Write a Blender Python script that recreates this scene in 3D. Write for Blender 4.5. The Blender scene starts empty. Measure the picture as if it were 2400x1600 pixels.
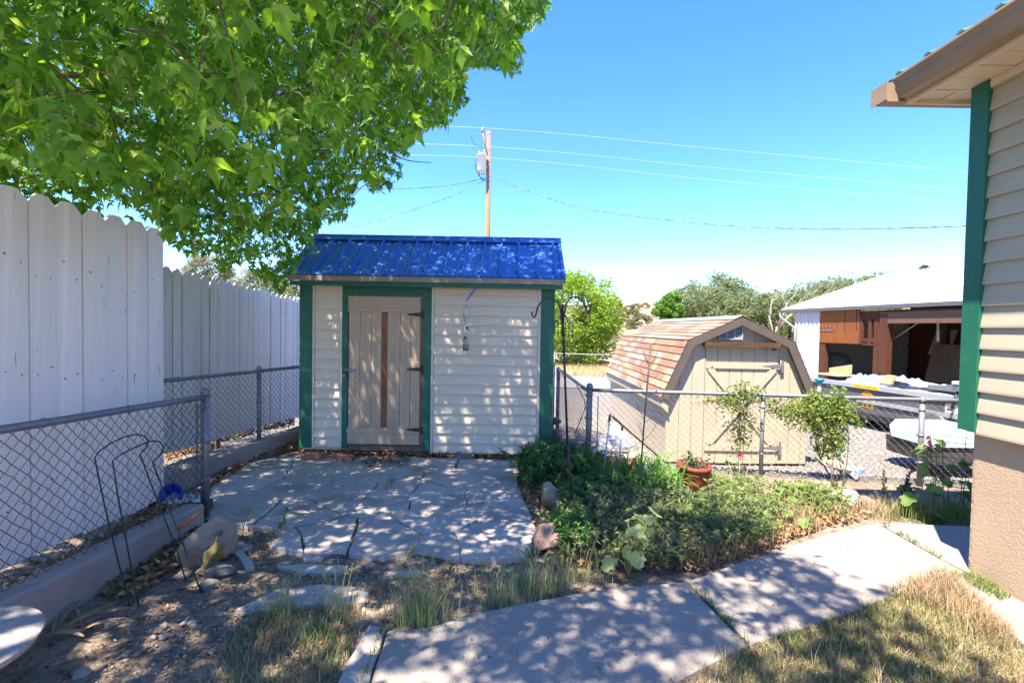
import bpy, bmesh, math, random
import numpy as np
from mathutils import Vector, Matrix, Quaternion, noise as mnoise
random.seed(7); RNG = np.random.default_rng(7)
sc = bpy.context.scene
COL = sc.collection

# ---------------------------------------------------------------- camera
F = 1150.0                       # focal length in pixels of a 2400 px wide frame
CAM = Vector((0, 0, 1.55)); PITCH = math.atan(32 / F); ROLL = 0.017
fwd = Vector((0, math.cos(PITCH), -math.sin(PITCH)))
up0 = Vector((0, math.sin(PITCH), math.cos(PITCH))); rt0 = Vector((1, 0, 0))
RT = rt0 * math.cos(ROLL) + up0 * math.sin(ROLL)
UP = up0 * math.cos(ROLL) - rt0 * math.sin(ROLL)
cd = bpy.data.cameras.new("camera"); cam = bpy.data.objects.new("camera", cd); COL.objects.link(cam)
cd.sensor_width = 36; cd.lens = 36 * F / 2400; cd.clip_start = 0.05; cd.clip_end = 2000
m3 = Matrix((RT, UP, -fwd)).transposed()
cam.matrix_world = Matrix.Translation(CAM) @ m3.to_4x4()
sc.camera = cam

# ---------------------------------------------------------------- light
SUN = Vector((0.27, 0.40, -1.0)).normalized()      # direction the sunlight travels
w = bpy.data.worlds.new("World"); sc.world = w; w.use_nodes = True
nt = w.node_tree; bg = nt.nodes["Background"]
sky = nt.nodes.new("ShaderNodeTexSky"); sky.sky_type = 'NISHITA'; sky.sun_disc = False
sky.sun_elevation = math.asin(-SUN.z); sky.sun_rotation = math.atan2(-SUN.x, -SUN.y)
sky.air_density = 1.5; sky.dust_density = 0.0; sky.ozone_density = 8.0; sky.altitude = 3000
hsv = nt.nodes.new("ShaderNodeHueSaturation"); hsv.inputs['Hue'].default_value = 0.512; hsv.inputs['Saturation'].default_value = 1.18
nt.links.new(sky.outputs[0], hsv.inputs['Color']); nt.links.new(hsv.outputs[0], bg.inputs[0]); bg.inputs[1].default_value = 0.05
ld = bpy.data.lights.new("sun", 'SUN'); ld.energy = 2.0; ld.angle = math.radians(0.53); ld.color = (1, 0.87, 0.70)
sun = bpy.data.objects.new("sun", ld); COL.objects.link(sun)
sun.rotation_euler = SUN.to_track_quat('-Z', 'Y').to_euler(); sun.location = (-4, -6, 15)
sc.view_settings.view_transform = 'Standard'; sc.view_settings.look = 'None'
sc.view_settings.exposure = 3.32; sc.view_settings.gamma = 1.0; sc.view_settings.use_curve_mapping = False
sc.render.engine = 'CYCLES'
cy = sc.cycles; cy.use_denoising = True; cy.max_bounces = 8; cy.diffuse_bounces = 6; cy.glossy_bounces = 3
cy.transmission_bounces = 4; cy.transparent_max_bounces = 8; cy.caustics_reflective = False; cy.caustics_refractive = False
try: cy.denoiser = 'OPENIMAGEDENOISE'
except Exception: pass

# ---------------------------------------------------------------- geometry helpers
def ray(px, py):
    return ((px - 1200) / F) * RT + ((800 - py) / F) * UP + fwd
def P(px, py, Y):                 # point of the photo at world depth Y
    d = ray(px, py); return CAM + d * (Y / d.y)
def G(px, py, z=0.0):             # point of the photo on the level z
    d = ray(px, py); return CAM + d * ((z - CAM.z) / d.z)
def V(px, py, p0, n):             # point of the photo on a vertical (or any) plane
    d = ray(px, py); return CAM + d * ((Vector(p0) - CAM).dot(n) / d.dot(n))
def proj(p):
    q = Vector(p) - CAM; f = q.dot(fwd)
    if f <= 0.01: return None
    return (1200 + F * q.dot(RT) / f, 800 - F * q.dot(UP) / f, f)
def sstep(a, b, x):
    t = max(0.0, min(1.0, (x - a) / (b - a))); return t * t * (3 - 2 * t)
def nz(x, y, z=0.0): return mnoise.noise(Vector((x, y, z)))
def yfence(x): return 5.52 - 0.15 * (x - 0.87) if x > 0.87 else 5.52
def gz(x, y):                     # ground height
    yf = yfence(x); s = 1.5 if x > 0.6 else 2.6
    z = -0.37 * sstep(yf + 0.1, yf + 0.1 + s, y) - 0.05 * sstep(7.5, 12, y) - 0.14 * sstep(12, 26, y)
    z += 0.09 * sstep(-2.1, -2.7, x) * sstep(5, 2, y)
    if y > 42:
        t = sstep(42, 150, y); side = 0.55 + 0.45 * sstep(-40, 40, x)
        z += 10.5 * t * side + 1.6 * t * nz(x * .03, y * .03, 3) + .7 * t * nz(x * .1, y * .1, 8)
        z += 4 * sstep(150, 330, y)
    return z
def GG(px, py):                   # point of the photo on the ground surface
    d = ray(px, py); t = 0.5
    for k in range(4000):
        p = CAM + d * t
        if p.z <= gz(p.x, p.y): return Vector((p.x, p.y, gz(p.x, p.y)))
        t += 0.004 + 0.002 * t
    return p

def wloc(o):
    v = Vector((0, 0, 0))
    while o is not None: v += o.location; o = o.parent
    return v
class MB:
    """collects world-space geometry; build() links it as one mesh object"""
    def __init__(s): s.v = []; s.f = []; s.sm = []
    def add(s, vs, fs, smooth=False):
        b = len(s.v); s.v += [tuple(v) for v in vs]; s.f += [tuple(b + i for i in f) for f in fs]; s.sm += [smooth] * len(fs); return s
    def box(s, a, b, bev=0.0):
        x0, y0, z0 = [min(p, q) for p, q in zip(a, b)]; x1, y1, z1 = [max(p, q) for p, q in zip(a, b)]
        return s.obox(Vector(((x0 + x1) / 2, (y0 + y1) / 2, (z0 + z1) / 2)), Vector((1, 0, 0)) * (x1 - x0) / 2, Vector((0, 1, 0)) * (y1 - y0) / 2, Vector((0, 0, 1)) * (z1 - z0) / 2)
    def obox(s, c, ux, uy, uz):   # centre and half-axes
        c = Vector(c); vs = [c + i * ux + j * uy + k * uz for k in (-1, 1) for j in (-1, 1) for i in (-1, 1)]
        return s.add(vs, [(0, 2, 3, 1), (4, 5, 7, 6), (0, 1, 5, 4), (2, 6, 7, 3), (0, 4, 6, 2), (1, 3, 7, 5)])
    def beam(s, a, b, w, h, up=(0, 0, 1)):
        a = Vector(a); b = Vector(b); d = b - a; t = d.normalized(); u = Vector(up)
        r = t.cross(u)
        if r.length < 1e-4: r = t.cross(Vector((0, 1, 0)))
        r.normalize(); u = r.cross(t)
        return s.obox((a + b) / 2, d / 2, r * w / 2, u * h / 2)
    def prism(s, poly, d):        # polygon (3d points) swept by vector d
        n = len(poly); d = Vector(d); p = [Vector(q) for q in poly]
        return s.add(p + [q + d for q in p], [tuple(range(n))[::-1], tuple(range(n, 2 * n))] + [(i, (i + 1) % n, n + (i + 1) % n, n + i) for i in range(n)])
    def tube(s, pts, r, n=6, r2=None, cap=True, smooth=True):
        pts = [Vector(p) for p in pts]; m = len(pts); vs = []; prev = None
        for i, p in enumerate(pts):
            t = (pts[min(i + 1, m - 1)] - pts[max(i - 1, 0)])
            if t.length < 1e-9: t = Vector((0, 0, 1))
            t.normalize()
            if prev is None:
                a = t.orthogonal().normalized()
            else:
                a = prev - t * prev.dot(t)
                a = a.normalized() if a.length > 1e-6 else t.orthogonal().normalized()
            prev = a; b = t.cross(a)
            rr = r if r2 is None else r + (r2 - r) * i / max(1, m - 1)
            if isinstance(r, (list, tuple)): rr = r[i]
            vs += [p + (a * math.cos(2 * math.pi * k / n) + b * math.sin(2 * math.pi * k / n)) * rr for k in range(n)]
        fs = [(i * n + k, i * n + (k + 1) % n, (i + 1) * n + (k + 1) % n, (i + 1) * n + k) for i in range(m - 1) for k in range(n)]
        if cap: fs += [tuple(range(n))[::-1], tuple((m - 1) * n + k for k in range(n))]
        return s.add(vs, fs, smooth)
    def lathe(s, c, prof, n=20, axis=(0, 0, 1), smooth=True, cap=True):   # prof: (radius, height)
        c = Vector(c); q = Vector((0, 0, 1)).rotation_difference(Vector(axis)); vs = []
        for r, h in prof:
            vs += [c + q @ Vector((r * math.cos(2 * math.pi * k / n), r * math.sin(2 * math.pi * k / n), h)) for k in range(n)]
        m = len(prof)
        fs = [(i * n + k, i * n + (k + 1) % n, (i + 1) * n + (k + 1) % n, (i + 1) * n + k) for i in range(m - 1) for k in range(n)]
        if cap: fs += [tuple(range(n))[::-1], tuple((m - 1) * n + k for k in range(n))]
        return s.add(vs, fs, smooth)
    def build(s, name, mat, parent=None, kind=None):
        return mkobj(name, s.v, s.f, mat, parent, kind, s.sm)
def mkobj(name, vs, fs, mat, parent=None, kind=None, smooth=None):
    me = bpy.data.meshes.new(name)
    if parent is not None:
        o = wloc(parent); vs = [(v[0] - o.x, v[1] - o.y, v[2] - o.z) for v in vs]
    me.from_pydata(vs, [], fs); me.materials.append(mat)
    if smooth is not None and any(smooth): me.polygons.foreach_set("use_smooth", smooth)
    me.update()
    ob = bpy.data.objects.new(name, me); COL.objects.link(ob)
    if parent is not None: ob.parent = parent
    if kind: ob["kind"] = kind
    return ob
def npobj(name, vs, tris, mat, parent=None, kind=None, attr=None):
    """big triangle mesh from numpy arrays"""
    me = bpy.data.meshes.new(name); vs = np.asarray(vs, dtype=np.float32); tris = np.asarray(tris, dtype=np.int32)
    if parent is not None: vs = vs - np.array(wloc(parent), dtype=np.float32)
    me.vertices.add(len(vs)); me.vertices.foreach_set("co", vs.ravel())
    me.loops.add(tris.size); me.loops.foreach_set("vertex_index", tris.ravel())
    me.polygons.add(len(tris)); me.polygons.foreach_set("loop_start", np.arange(0, tris.size, 3, dtype=np.int32))
    me.polygons.foreach_set("loop_total", np.full(len(tris), 3, dtype=np.int32))
    me.update(calc_edges=True); me.materials.append(mat)
    ob = bpy.data.objects.new(name, me); COL.objects.link(ob)
    if parent is not None: ob.parent = parent
    if kind: ob["kind"] = kind
    return ob
def thing(name, label, cat, loc=(0, 0, 0), group=None):
    o = bpy.data.objects.new(name, None); COL.objects.link(o); o.location = loc; o.empty_display_size = .1
    return tag(o, label, cat, group)
def tag(o, label, cat, group=None):
    o["label"] = label; o["category"] = cat
    if group: o["group"] = group
    return o
def lab(o, s): o["label"] = s; return o

def scatter(tv, tf, pos, rot, scl):
    """copies of a small template mesh: pos (N,3), rot (N,3,3), scl (N,) or (N,3)"""
    tv = np.asarray(tv, float); tf = np.asarray(tf, int); N = len(pos)
    scl = np.asarray(scl, float)
    if scl.ndim == 1: scl = scl[:, None].repeat(3, 1)
    v = tv[None, :, :] * scl[:, None, :]
    v = np.einsum('nij,nvj->nvi', rot, v) + np.asarray(pos)[:, None, :]
    f = tf[None] + (np.arange(N) * len(tv))[:, None, None]
    return v.reshape(-1, 3), f.reshape(-1, 3)
class Soup:
    def __init__(s): s.v = []; s.f = []; s.n = 0
    def add(s, v, f):
        if len(v) == 0: return
        s.v.append(np.asarray(v)); s.f.append(np.asarray(f) + s.n); s.n += len(v)
    def build(s, name, mat, parent=None, kind="stuff"):
        return npobj(name, np.concatenate(s.v), np.concatenate(s.f), mat, parent, kind)
def rots(yaw, pitch, roll):
    """Z yaw * X pitch * Y roll, arrays -> (N,3,3)"""
    cy_, sy_ = np.cos(yaw), np.sin(yaw); cp, sp = np.cos(pitch), np.sin(pitch); cr, sr = np.cos(roll), np.sin(roll)
    o = np.zeros_like(cy_); i = np.ones_like(cy_)
    A = np.stack([np.stack([cy_, -sy_, o], -1), np.stack([sy_, cy_, o], -1), np.stack([o, o, i], -1)], -2)
    B = np.stack([np.stack([i, o, o], -1), np.stack([o, cp, -sp], -1), np.stack([o, sp, cp], -1)], -2)
    C = np.stack([np.stack([cr, o, sr], -1), np.stack([o, i, o], -1), np.stack([-sr, o, cr], -1)], -2)
    return A @ B @ C
def inpoly(x, y, poly):
    x = np.asarray(x, float); y = np.asarray(y, float); r = np.zeros(x.shape, bool); n = len(poly)
    for i in range(n):
        x1, y1 = poly[i]; x2, y2 = poly[(i + 1) % n]
        c = ((y1 > y) != (y2 > y)); 
        if y2 != y1: r ^= c & (x < (x2 - x1) * (y - y1) / (y2 - y1) + x1)
    return r
def clip(poly, p, n):
    """keep the part of a 2d polygon where (q-p).n <= 0"""
    out = []; m = len(poly)
    for i in range(m):
        a = poly[i]; b = poly[(i + 1) % m]
        da = (a[0] - p[0]) * n[0] + (a[1] - p[1]) * n[1]; db = (b[0] - p[0]) * n[0] + (b[1] - p[1]) * n[1]
        if da <= 0: out.append(a)
        if (da < 0 < db) or (db < 0 < da):
            t = da / (da - db); out.append((a[0] + t * (b[0] - a[0]), a[1] + t * (b[1] - a[1])))
    return out

# ---------------------------------------------------------------- materials
def M(name, c1, c2=None, scale=6, rough=.75, bump=0, bscale=40, metal=0, st=(1, 1, 1), spec=.35, c3=None, s3=1.2, a3=.5, t3=.55,
      orand=0, spk=None, spks=160, spkt=.66, detail=5):
    """procedural surface: c1/c2 mixed by noise, c3 as patches of stain, spk as fine specks, orand varies value per object"""
    m = bpy.data.materials.new(name); m.use_nodes = True; t = m.node_tree; N = t.nodes; L = t.links; b = N["Principled BSDF"]
    geo = N.new("ShaderNodeNewGeometry"); mp = N.new("ShaderNodeMapping"); mp.inputs['Scale'].default_value = st
    L.new(geo.outputs['Position'], mp.inputs['Vector'])
    def noi(sc_, det=detail, src=mp):
        n = N.new("ShaderNodeTexNoise"); n.inputs['Scale'].default_value = sc_; n.inputs['Detail'].default_value = det
        n.inputs['Roughness'].default_value = .6; L.new(src.outputs[0], n.inputs['Vector']); return n.outputs[0]
    def mix(fac, a, c):
        x = N.new("ShaderNodeMix"); x.data_type = 'RGBA'
        L.new(fac, x.inputs[0])
        for k, q in ((6, a), (7, c)):
            if isinstance(q, (tuple, list)): x.inputs[k].default_value = (*q, 1)
            else: L.new(q, x.inputs[k])
        return x.outputs[2]
    def ramp(src, lo, hi):
        r = N.new("ShaderNodeMapRange"); r.inputs[1].default_value = lo; r.inputs[2].default_value = hi; L.new(src, r.inputs[0]); return r.outputs[0]
    col = None
    if c2 is not None: col = mix(ramp(noi(scale), .3, .7), c1, c2)
    else:
        rgb = N.new("ShaderNodeRGB"); rgb.outputs[0].default_value = (*c1, 1); col = rgb.outputs[0]
    if c3 is not None:
        r = ramp(noi(s3, 6), t3, t3 + .13); ma = N.new("ShaderNodeMath"); ma.operation = 'MULTIPLY'; L.new(r, ma.inputs[0]); ma.inputs[1].default_value = a3
        col = mix(ma.outputs[0], col, c3)
    if spk is not None: col = mix(ramp(noi(spks, 2), spkt, spkt + .05), col, spk)
    if orand:
        oi = N.new("ShaderNodeObjectInfo"); hs = N.new("ShaderNodeHueSaturation"); r = N.new("ShaderNodeMapRange")
        r.inputs[3].default_value = 1 - orand; r.inputs[4].default_value = 1 + orand
        L.new(oi.outputs['Random'], r.inputs[0]); L.new(r.outputs[0], hs.inputs['Value']); L.new(col, hs.inputs['Color']); col = hs.outputs[0]
    L.new(col, b.inputs['Base Color']); b.inputs['Roughness'].default_value = rough; b.inputs['Metallic'].default_value = metal
    b.inputs['Specular IOR Level'].default_value = spec
    if bump:
        bn = N.new("ShaderNodeBump"); bn.inputs['Strength'].default_value = bump; bn.inputs['Distance'].default_value = .02
        L.new(noi(bscale, 4), bn.inputs['Height']); L.new(bn.outputs[0], b.inputs['Normal'])
    return m
def leafmat(name, a, b, trans=.45, rough=.55, tcol=None, c=None):
    """leaf: diffuse + translucent, colour varies leaf by leaf"""
    m = bpy.data.materials.new(name); m.use_nodes = True; t = m.node_tree; N = t.nodes; L = t.links; bs = N["Principled BSDF"]; out = N["Material Output"]
    geo = N.new("ShaderNodeNewGeometry"); x = N.new("ShaderNodeValToRGB"); e = x.color_ramp.elements
    e[0].color = (*a, 1); e[1].color = (*b, 1)
    if c: q = e.new(.93); q.color = (*b, 1); e[-1].color = (*c, 1); 
    L.new(geo.outputs['Random Per Island'], x.inputs[0])
    L.new(x.outputs[0], bs.inputs['Base Color']); bs.inputs['Roughness'].default_value = rough; bs.inputs['Specular IOR Level'].default_value = .3
    tr = N.new("ShaderNodeBsdfTranslucent"); hs = N.new("ShaderNodeHueSaturation")
    hs.inputs['Value'].default_value = 1.6; hs.inputs['Saturation'].default_value = 1.1; hs.inputs['Hue'].default_value = .485
    L.new(x.outputs[0], hs.inputs['Color']); L.new(hs.outputs[0], tr.inputs[0])
    ms = N.new("ShaderNodeMixShader"); ms.inputs[0].default_value = trans
    L.new(bs.outputs[0], ms.inputs[1]); L.new(tr.outputs[0], ms.inputs[2]); L.new(ms.outputs[0], out.inputs[0])
    return m
# ================================================================ MATERIALS
m_galv = M("galvanised_steel", (.17, .18, .2), (.25, .26, .28), 30, .5, metal=.45, c3=(.22, .23, .25), s3=14, a3=.6)
m_galvd = M("dark_steel", (.16, .17, .19), (.25, .26, .29), 30, .5, metal=.6)
m_wire = M("fence_wire", (.06, .06, .067), (.11, .11, .12), 60, .5, metal=.5)
m_black = M("black_iron", (.012, .013, .016), (.03, .03, .035), 30, .5, spec=.5)
m_green = M("green_trim_paint", (.012, .105, .072), (.018, .13, .09), 9, .5, bump=.08, bscale=60, c3=(.05, .16, .12), s3=9, a3=.25)
m_hgreen = M("house_green_paint", (.012, .115, .072), (.016, .13, .082), 8, .45, c3=(.05, .2, .14), s3=14, a3=.25)
m_siding = M("beige_siding", (.67, .58, .455), (.71, .62, .49), 3, .55, st=(1, 1, 6), c3=(.42, .38, .31), s3=2.2, a3=.3, spk=(.3, .26, .2), spks=70, spkt=.72)
m_hsiding = M("tan_siding", (.385, .33, .255), (.43, .375, .29), 3, .5, st=(1, 1, 6), c3=(.42, .36, .28), s3=2, a3=.25)
m_trimb = M("beige_trim", (.58, .54, .46), (.64, .6, .52), 6, .5)
m_doorp = M("tan_door_paint", (.47, .355, .25), (.53, .40, .285), 6, .65, st=(3, 3, .7), bump=.25, bscale=30, c3=(.34, .26, .19), s3=3, a3=.4)
m_rawwood = M("raw_brown_wood", (.2, .075, .03), (.3, .12, .05), 9, .7, st=(5, 5, .6), bump=.2, bscale=40, c3=(.1, .035, .02), s3=5, a3=.7)
m_oldwood = M("weathered_wood", (.13, .1, .075), (.2, .16, .12), 9, .85, st=(6, 6, .8), bump=.4, bscale=40)
m_blue = M("blue_roof_metal", (.028, .135, .47), (.036, .16, .53), 3, .5, st=(1, .3, .3), metal=0, spec=.55, c3=(.05, .17, .42), s3=4, a3=.5, t3=.5)
m_fascia = M("taupe_fascia", (.27, .22, .175), (.32, .26, .21), 5, .6)
m_conc = M("patio_concrete", (.345, .305, .275), (.46, .415, .38), 2.2, .85, bump=.35, bscale=70, c3=(.2, .175, .15), s3=1.6, a3=.7, t3=.52, spk=(.1, .095, .09), spks=55, spkt=.66)
m_walk = M("walk_concrete", (.275, .248, .225), (.335, .303, .275), 3, .85, bump=.6, bscale=120, c3=(.29, .26, .24), s3=1.1, a3=.7, t3=.48, spk=(.22, .2, .185), spks=60, spkt=.64)
m_curb = M("curb_concrete", (.27, .245, .22), (.37, .335, .3), 4, .9, bump=.5, bscale=60, c3=(.19, .16, .13), s3=2, a3=.7)
m_white = M("white_fence_paint", (.82, .77, .71), (.86, .81, .75), 7, .6, st=(2.5, 2.5, .35), bump=.12, bscale=24, c3=(.6, .53, .42), s3=1.1, a3=.4, orand=.05, spk=(.36, .31, .26), spks=16, spkt=.7)
m_white2 = M("old_white_fence_paint", (.77, .73, .68), (.82, .78, .73), 7, .65, st=(2.5, 2.5, .35), bump=.12, bscale=24, c3=(.42, .38, .32), s3=1, a3=.35, orand=.06, spk=(.28, .25, .22), spks=18, spkt=.74)
m_stucco = M("peach_stucco", (.415, .305, .22), (.46, .345, .25), 3, .9, bump=.5, bscale=95, c3=(.45, .32, .22), s3=1.5, a3=.35)
m_soffit = M("cream_soffit", (.62, .52, .39), (.66, .56, .43), 3, .6)
m_gutter = M("brown_gutter_paint", (.26, .19, .135), (.30, .22, .16), 4, .5)
m_hroof = M("green_roof_metal", (.05, .115, .09), (.075, .15, .12), 3, .4, spec=.5)
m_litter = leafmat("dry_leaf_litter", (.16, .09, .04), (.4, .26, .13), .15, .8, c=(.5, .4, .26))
m_pebble = M("pebbles", (.2, .17, .15), (.36, .31, .28), 25, .85, spk=(.5, .46, .42), spks=40, spkt=.6)
m_soil = M("dark_soil", (.07, .05, .035), (.12, .09, .065), 12, .95, bump=.6, bscale=60)

# ================================================================ GROUND
def ground_material():
    m = bpy.data.materials.new("yard_earth"); m.use_nodes = True; t = m.node_tree; N = t.nodes; L = t.links; b = N["Principled BSDF"]
    geo = N.new("ShaderNodeNewGeometry")
    def noi(s, d=5, r=.6, out=0):
        n = N.new("ShaderNodeTexNoise"); n.inputs['Scale'].default_value = s; n.inputs['Detail'].default_value = d; n.inputs['Roughness'].default_value = r
        L.new(geo.outputs['Position'], n.inputs['Vector']); return n.outputs[out]
    def rng(src, lo, hi):
        r = N.new("ShaderNodeMapRange"); r.inputs[1].default_value = lo; r.inputs[2].default_value = hi; L.new(src, r.inputs[0]); return r.outputs[0]
    def mix(f, a, c):
        x = N.new("ShaderNodeMix"); x.data_type = 'RGBA'; L.new(f, x.inputs[0])
        for k, q in ((6, a), (7, c)):
            if isinstance(q, tuple): x.inputs[k].default_value = (*q, 1)
            else: L.new(q, x.inputs[k])
        return x.outputs[2]
    def attr(n):
        a = N.new("ShaderNodeAttribute"); a.attribute_name = n; return a.outputs['Fac']
    def soft(n, s):
        a = N.new("ShaderNodeMath"); a.operation = 'ADD'; q = N.new("ShaderNodeMath"); q.operation = 'MULTIPLY_ADD'
        L.new(noi(s), q.inputs[0]); q.inputs[1].default_value = .9; q.inputs[2].default_value = -.45
        L.new(attr(n), a.inputs[0]); L.new(q.outputs[0], a.inputs[1]); return rng(a.outputs[0], .42, .58)
    dirt = mix(rng(noi(2.5), .35, .65), (.22, .175, .14), (.33, .265, .215))
    dirt = mix(rng(noi(14), .5, .7), dirt, (.10, .075, .06))
    dirt = mix(rng(noi(90, 2), .62, .68), dirt, (.34, .29, .25))
    dirt = mix(rng(noi(60, 2), .64, .7), dirt, (.06, .045, .04))
    vor = N.new("ShaderNodeTexVoronoi"); vor.inputs['Scale'].default_value = 32; L.new(geo.outputs['Position'], vor.inputs['Vector'])
    sep = N.new("ShaderNodeSeparateColor"); L.new(vor.outputs['Color'], sep.inputs[0])
    grav = mix(sep.outputs[0], (.14, .132, .125), (.31, .293, .28)); grav = mix(rng(noi(1.2), .4, .7), grav, (.25, .23, .21))
    grav = mix(rng(vor.outputs['Distance'], .5, .8), grav, (.12, .11, .1))
    field = mix(rng(noi(.8), .35, .65), (.3, .24, .13), (.38, .31, .18)); field = mix(rng(noi(9), .5, .7), field, (.36, .28, .15))
    hill = mix(rng(noi(.12), .4, .6), (.22, .17, .12), (.29, .235, .17)); hill = mix(rng(noi(.5), .5, .62), hill, (.13, .125, .07)); hill = mix(rng(noi(.06), .58, .64), hill, (.27, .16, .1))
    c = mix(soft("gravel", 3), dirt, grav); c = mix(soft("field", 1), c, field); c = mix(soft("hill", .2), c, hill)
    L.new(c, b.inputs['Base Color']); b.inputs['Roughness'].default_value = .95; b.inputs['Specular IOR Level'].default_value = .15
    h = N.new("ShaderNodeMath"); h.operation = 'ADD'; L.new(noi(28, 6, .75), h.inputs[0]); L.new(rng(vor.outputs['Distance'], .8, 0), h.inputs[1])
    bn = N.new("ShaderNodeBump"); bn.inputs['Strength'].default_value = .9; bn.inputs['Distance'].default_value = .025
    L.new(h.outputs[0], bn.inputs['Height']); L.new(bn.outputs[0], b.inputs['Normal'])
    return m
def build_ground():
    def axis(a, b, st, lo, hi):
        r = list(np.arange(a, b + 1e-6, st)); s = st; x = a
        while x > lo: s *= 1.25; x -= s; r.insert(0, x)
        s = st; x = b
        while x < hi: s *= 1.25; x += s; r.append(x)
        return r
    xs = axis(-6, 14, .16, -420, 420); ys = axis(0.5, 14, .14, -60, 520)
    nx, ny = len(xs), len(ys); vs = []; A = []
    for y in ys:
        for x in xs:
            z = gz(x, y)
            if y < 6 and abs(x) < 8: z += .006 * nz(x * 5, y * 5) - .004
            vs.append((x, y, z))
            gr = sstep(-.1, .25, y - yfence(x)) if x > .4 else sstep(.3, 1.5, y - 6.6)
            A.append((gr, sstep(21.5, 22.5, y + .08 * x), sstep(40, 60, y)))
    fs = [(j * nx + i, j * nx + i + 1, (j + 1) * nx + i + 1, (j + 1) * nx + i) for j in range(ny - 1) for i in range(nx - 1)]
    o = mkobj("ground", vs, fs, ground_material(), None, "structure", [True] * len(fs))
    A = np.array(A, dtype=np.float32)
    for k, n in enumerate(("gravel", "field", "hill")):
        a = o.data.attributes.new(n, 'FLOAT', 'POINT'); a.data.foreach_set("value", A[:, k].copy())
build_ground()
# road far behind the lot: conforming sheet
m_road = M("pale_asphalt", (.22, .215, .21), (.27, .262, .255), 3, .9, bump=.2, bscale=40, c3=(.24, .23, .22), s3=.6, a3=.5)
vs = []; fs = []
for i in range(61):
    x = -20 + i * 1.5
    for y in (16.6, 18.0, 19.5, 21.0):
        yy = y - .08 * x; vs.append((x, yy, gz(x, yy) + .025))
for i in range(60):
    for j in range(3): a = i * 4 + j; fs.append((a, a + 4, a + 5, a + 1))
mkobj("road", vs, fs, m_road, None, "structure")

# ---- patio of irregular stones
def wob(p, amp=.022):
    return (p[0] + amp * (nz(p[0] * 3.1, p[1] * 3.1, 4) + .6 * nz(p[0] * 11, p[1] * 11, 5)), p[1] + amp * (nz(p[0] * 3.1, p[1] * 3.1, 9) + .6 * nz(p[0] * 11, p[1] * 11, 12)))
def subdiv(poly, step=.06):
    out = []
    for i in range(len(poly)):
        a = poly[i]; b = poly[(i + 1) % len(poly)]; n = max(1, int(math.hypot(b[0] - a[0], b[1] - a[1]) / step))
        out += [(a[0] + (b[0] - a[0]) * k / n, a[1] + (b[1] - a[1]) * k / n) for k in range(n)]
    return out
def slab(name, poly, z, th, mat, parent, gap=0.0, amp=.022, kind=None, step=.06):
    if gap:
        c = (sum(p[0] for p in poly) / len(poly), sum(p[1] for p in poly) / len(poly)); q = []
        n = len(poly); area = sum(poly[i][0] * poly[(i + 1) % n][1] - poly[(i + 1) % n][0] * poly[i][1] for i in range(n))
        sg = 1 if area > 0 else -1
        pl = poly
        for i in range(n):
            a, b = pl[i], pl[(i + 1) % n]; dx, dy = b[0] - a[0], b[1] - a[1]; l = math.hypot(dx, dy)
            if l < 1e-4: continue
            nn = (sg * dy / l, -sg * dx / l); src = q or pl
            q = clip(src, (a[0] - nn[0] * gap, a[1] - nn[1] * gap), nn) if i == 0 or True else q
            if not q: return None
        poly = q
    poly = [wob(p, amp) for p in subdiv(poly, step)]
    n = len(poly); area = sum(poly[i][0] * poly[(i + 1) % n][1] - poly[(i + 1) % n][0] * poly[i][1] for i in range(n))
    if area < 0: poly = poly[::-1]
    c = (sum(p[0] for p in poly) / n, sum(p[1] for p in poly) / n)
    def ins(p, d):
        l = math.hypot(p[0] - c[0], p[1] - c[1]) or 1; return (p[0] + (c[0] - p[0]) * d / l, p[1] + (c[1] - p[1]) * d / l)
    zf = z if callable(z) else (lambda x, y: z)
    vs = [(p[0], p[1], zf(*p) - th) for p in poly] + [(p[0], p[1], zf(*p) - .006) for p in poly] + [(*ins(p, .009), zf(*ins(p, .009))) for p in poly]
    fs = [(i, (i + 1) % n, n + (i + 1) % n, n + i) for i in range(n)] + [(n + i, n + (i + 1) % n, 2 * n + (i + 1) % n, 2 * n + i) for i in range(n)] + [tuple(range(2 * n, 3 * n))]
    return mkobj(name, vs, fs, mat, parent, kind)
g2 = lambda px, py, z=0.0: tuple(G(px, py, z)[:2])
patio = bpy.data.objects.new("patio", None); COL.objects.link(patio); patio["kind"] = "structure"
outl = [g2(*p) for p in [(470, 1215), (523, 1243), (622, 1245), (662, 1262), (620, 1290), (714, 1302), (806, 1306), (882, 1310), (963, 1300), (1035, 1317), (1227, 1317),
                         (1268, 1262), (1236, 1205), (1223, 1172), (1212, 1120), (1222, 1085), (1000, 1080), (760, 1079), (640, 1079), (585, 1092), (500, 1140)]]
seeds = [(560, 1140), (640, 1105), (720, 1100), (700, 1150), (820, 1098), (905, 1120), (1010, 1095), (1130, 1095), (1205, 1110), (820, 1150), (930, 1158), (1010, 1160), (560, 1205),
         (700, 1205), (800, 1178), (900, 1185), (1030, 1185), (650, 1285), (760, 1265), (900, 1255), (1000, 1225), (1010, 1300), (1150, 1180), (1140, 1285), (1075, 1130)]
sd = [g2(*p) for p in seeds]
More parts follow.
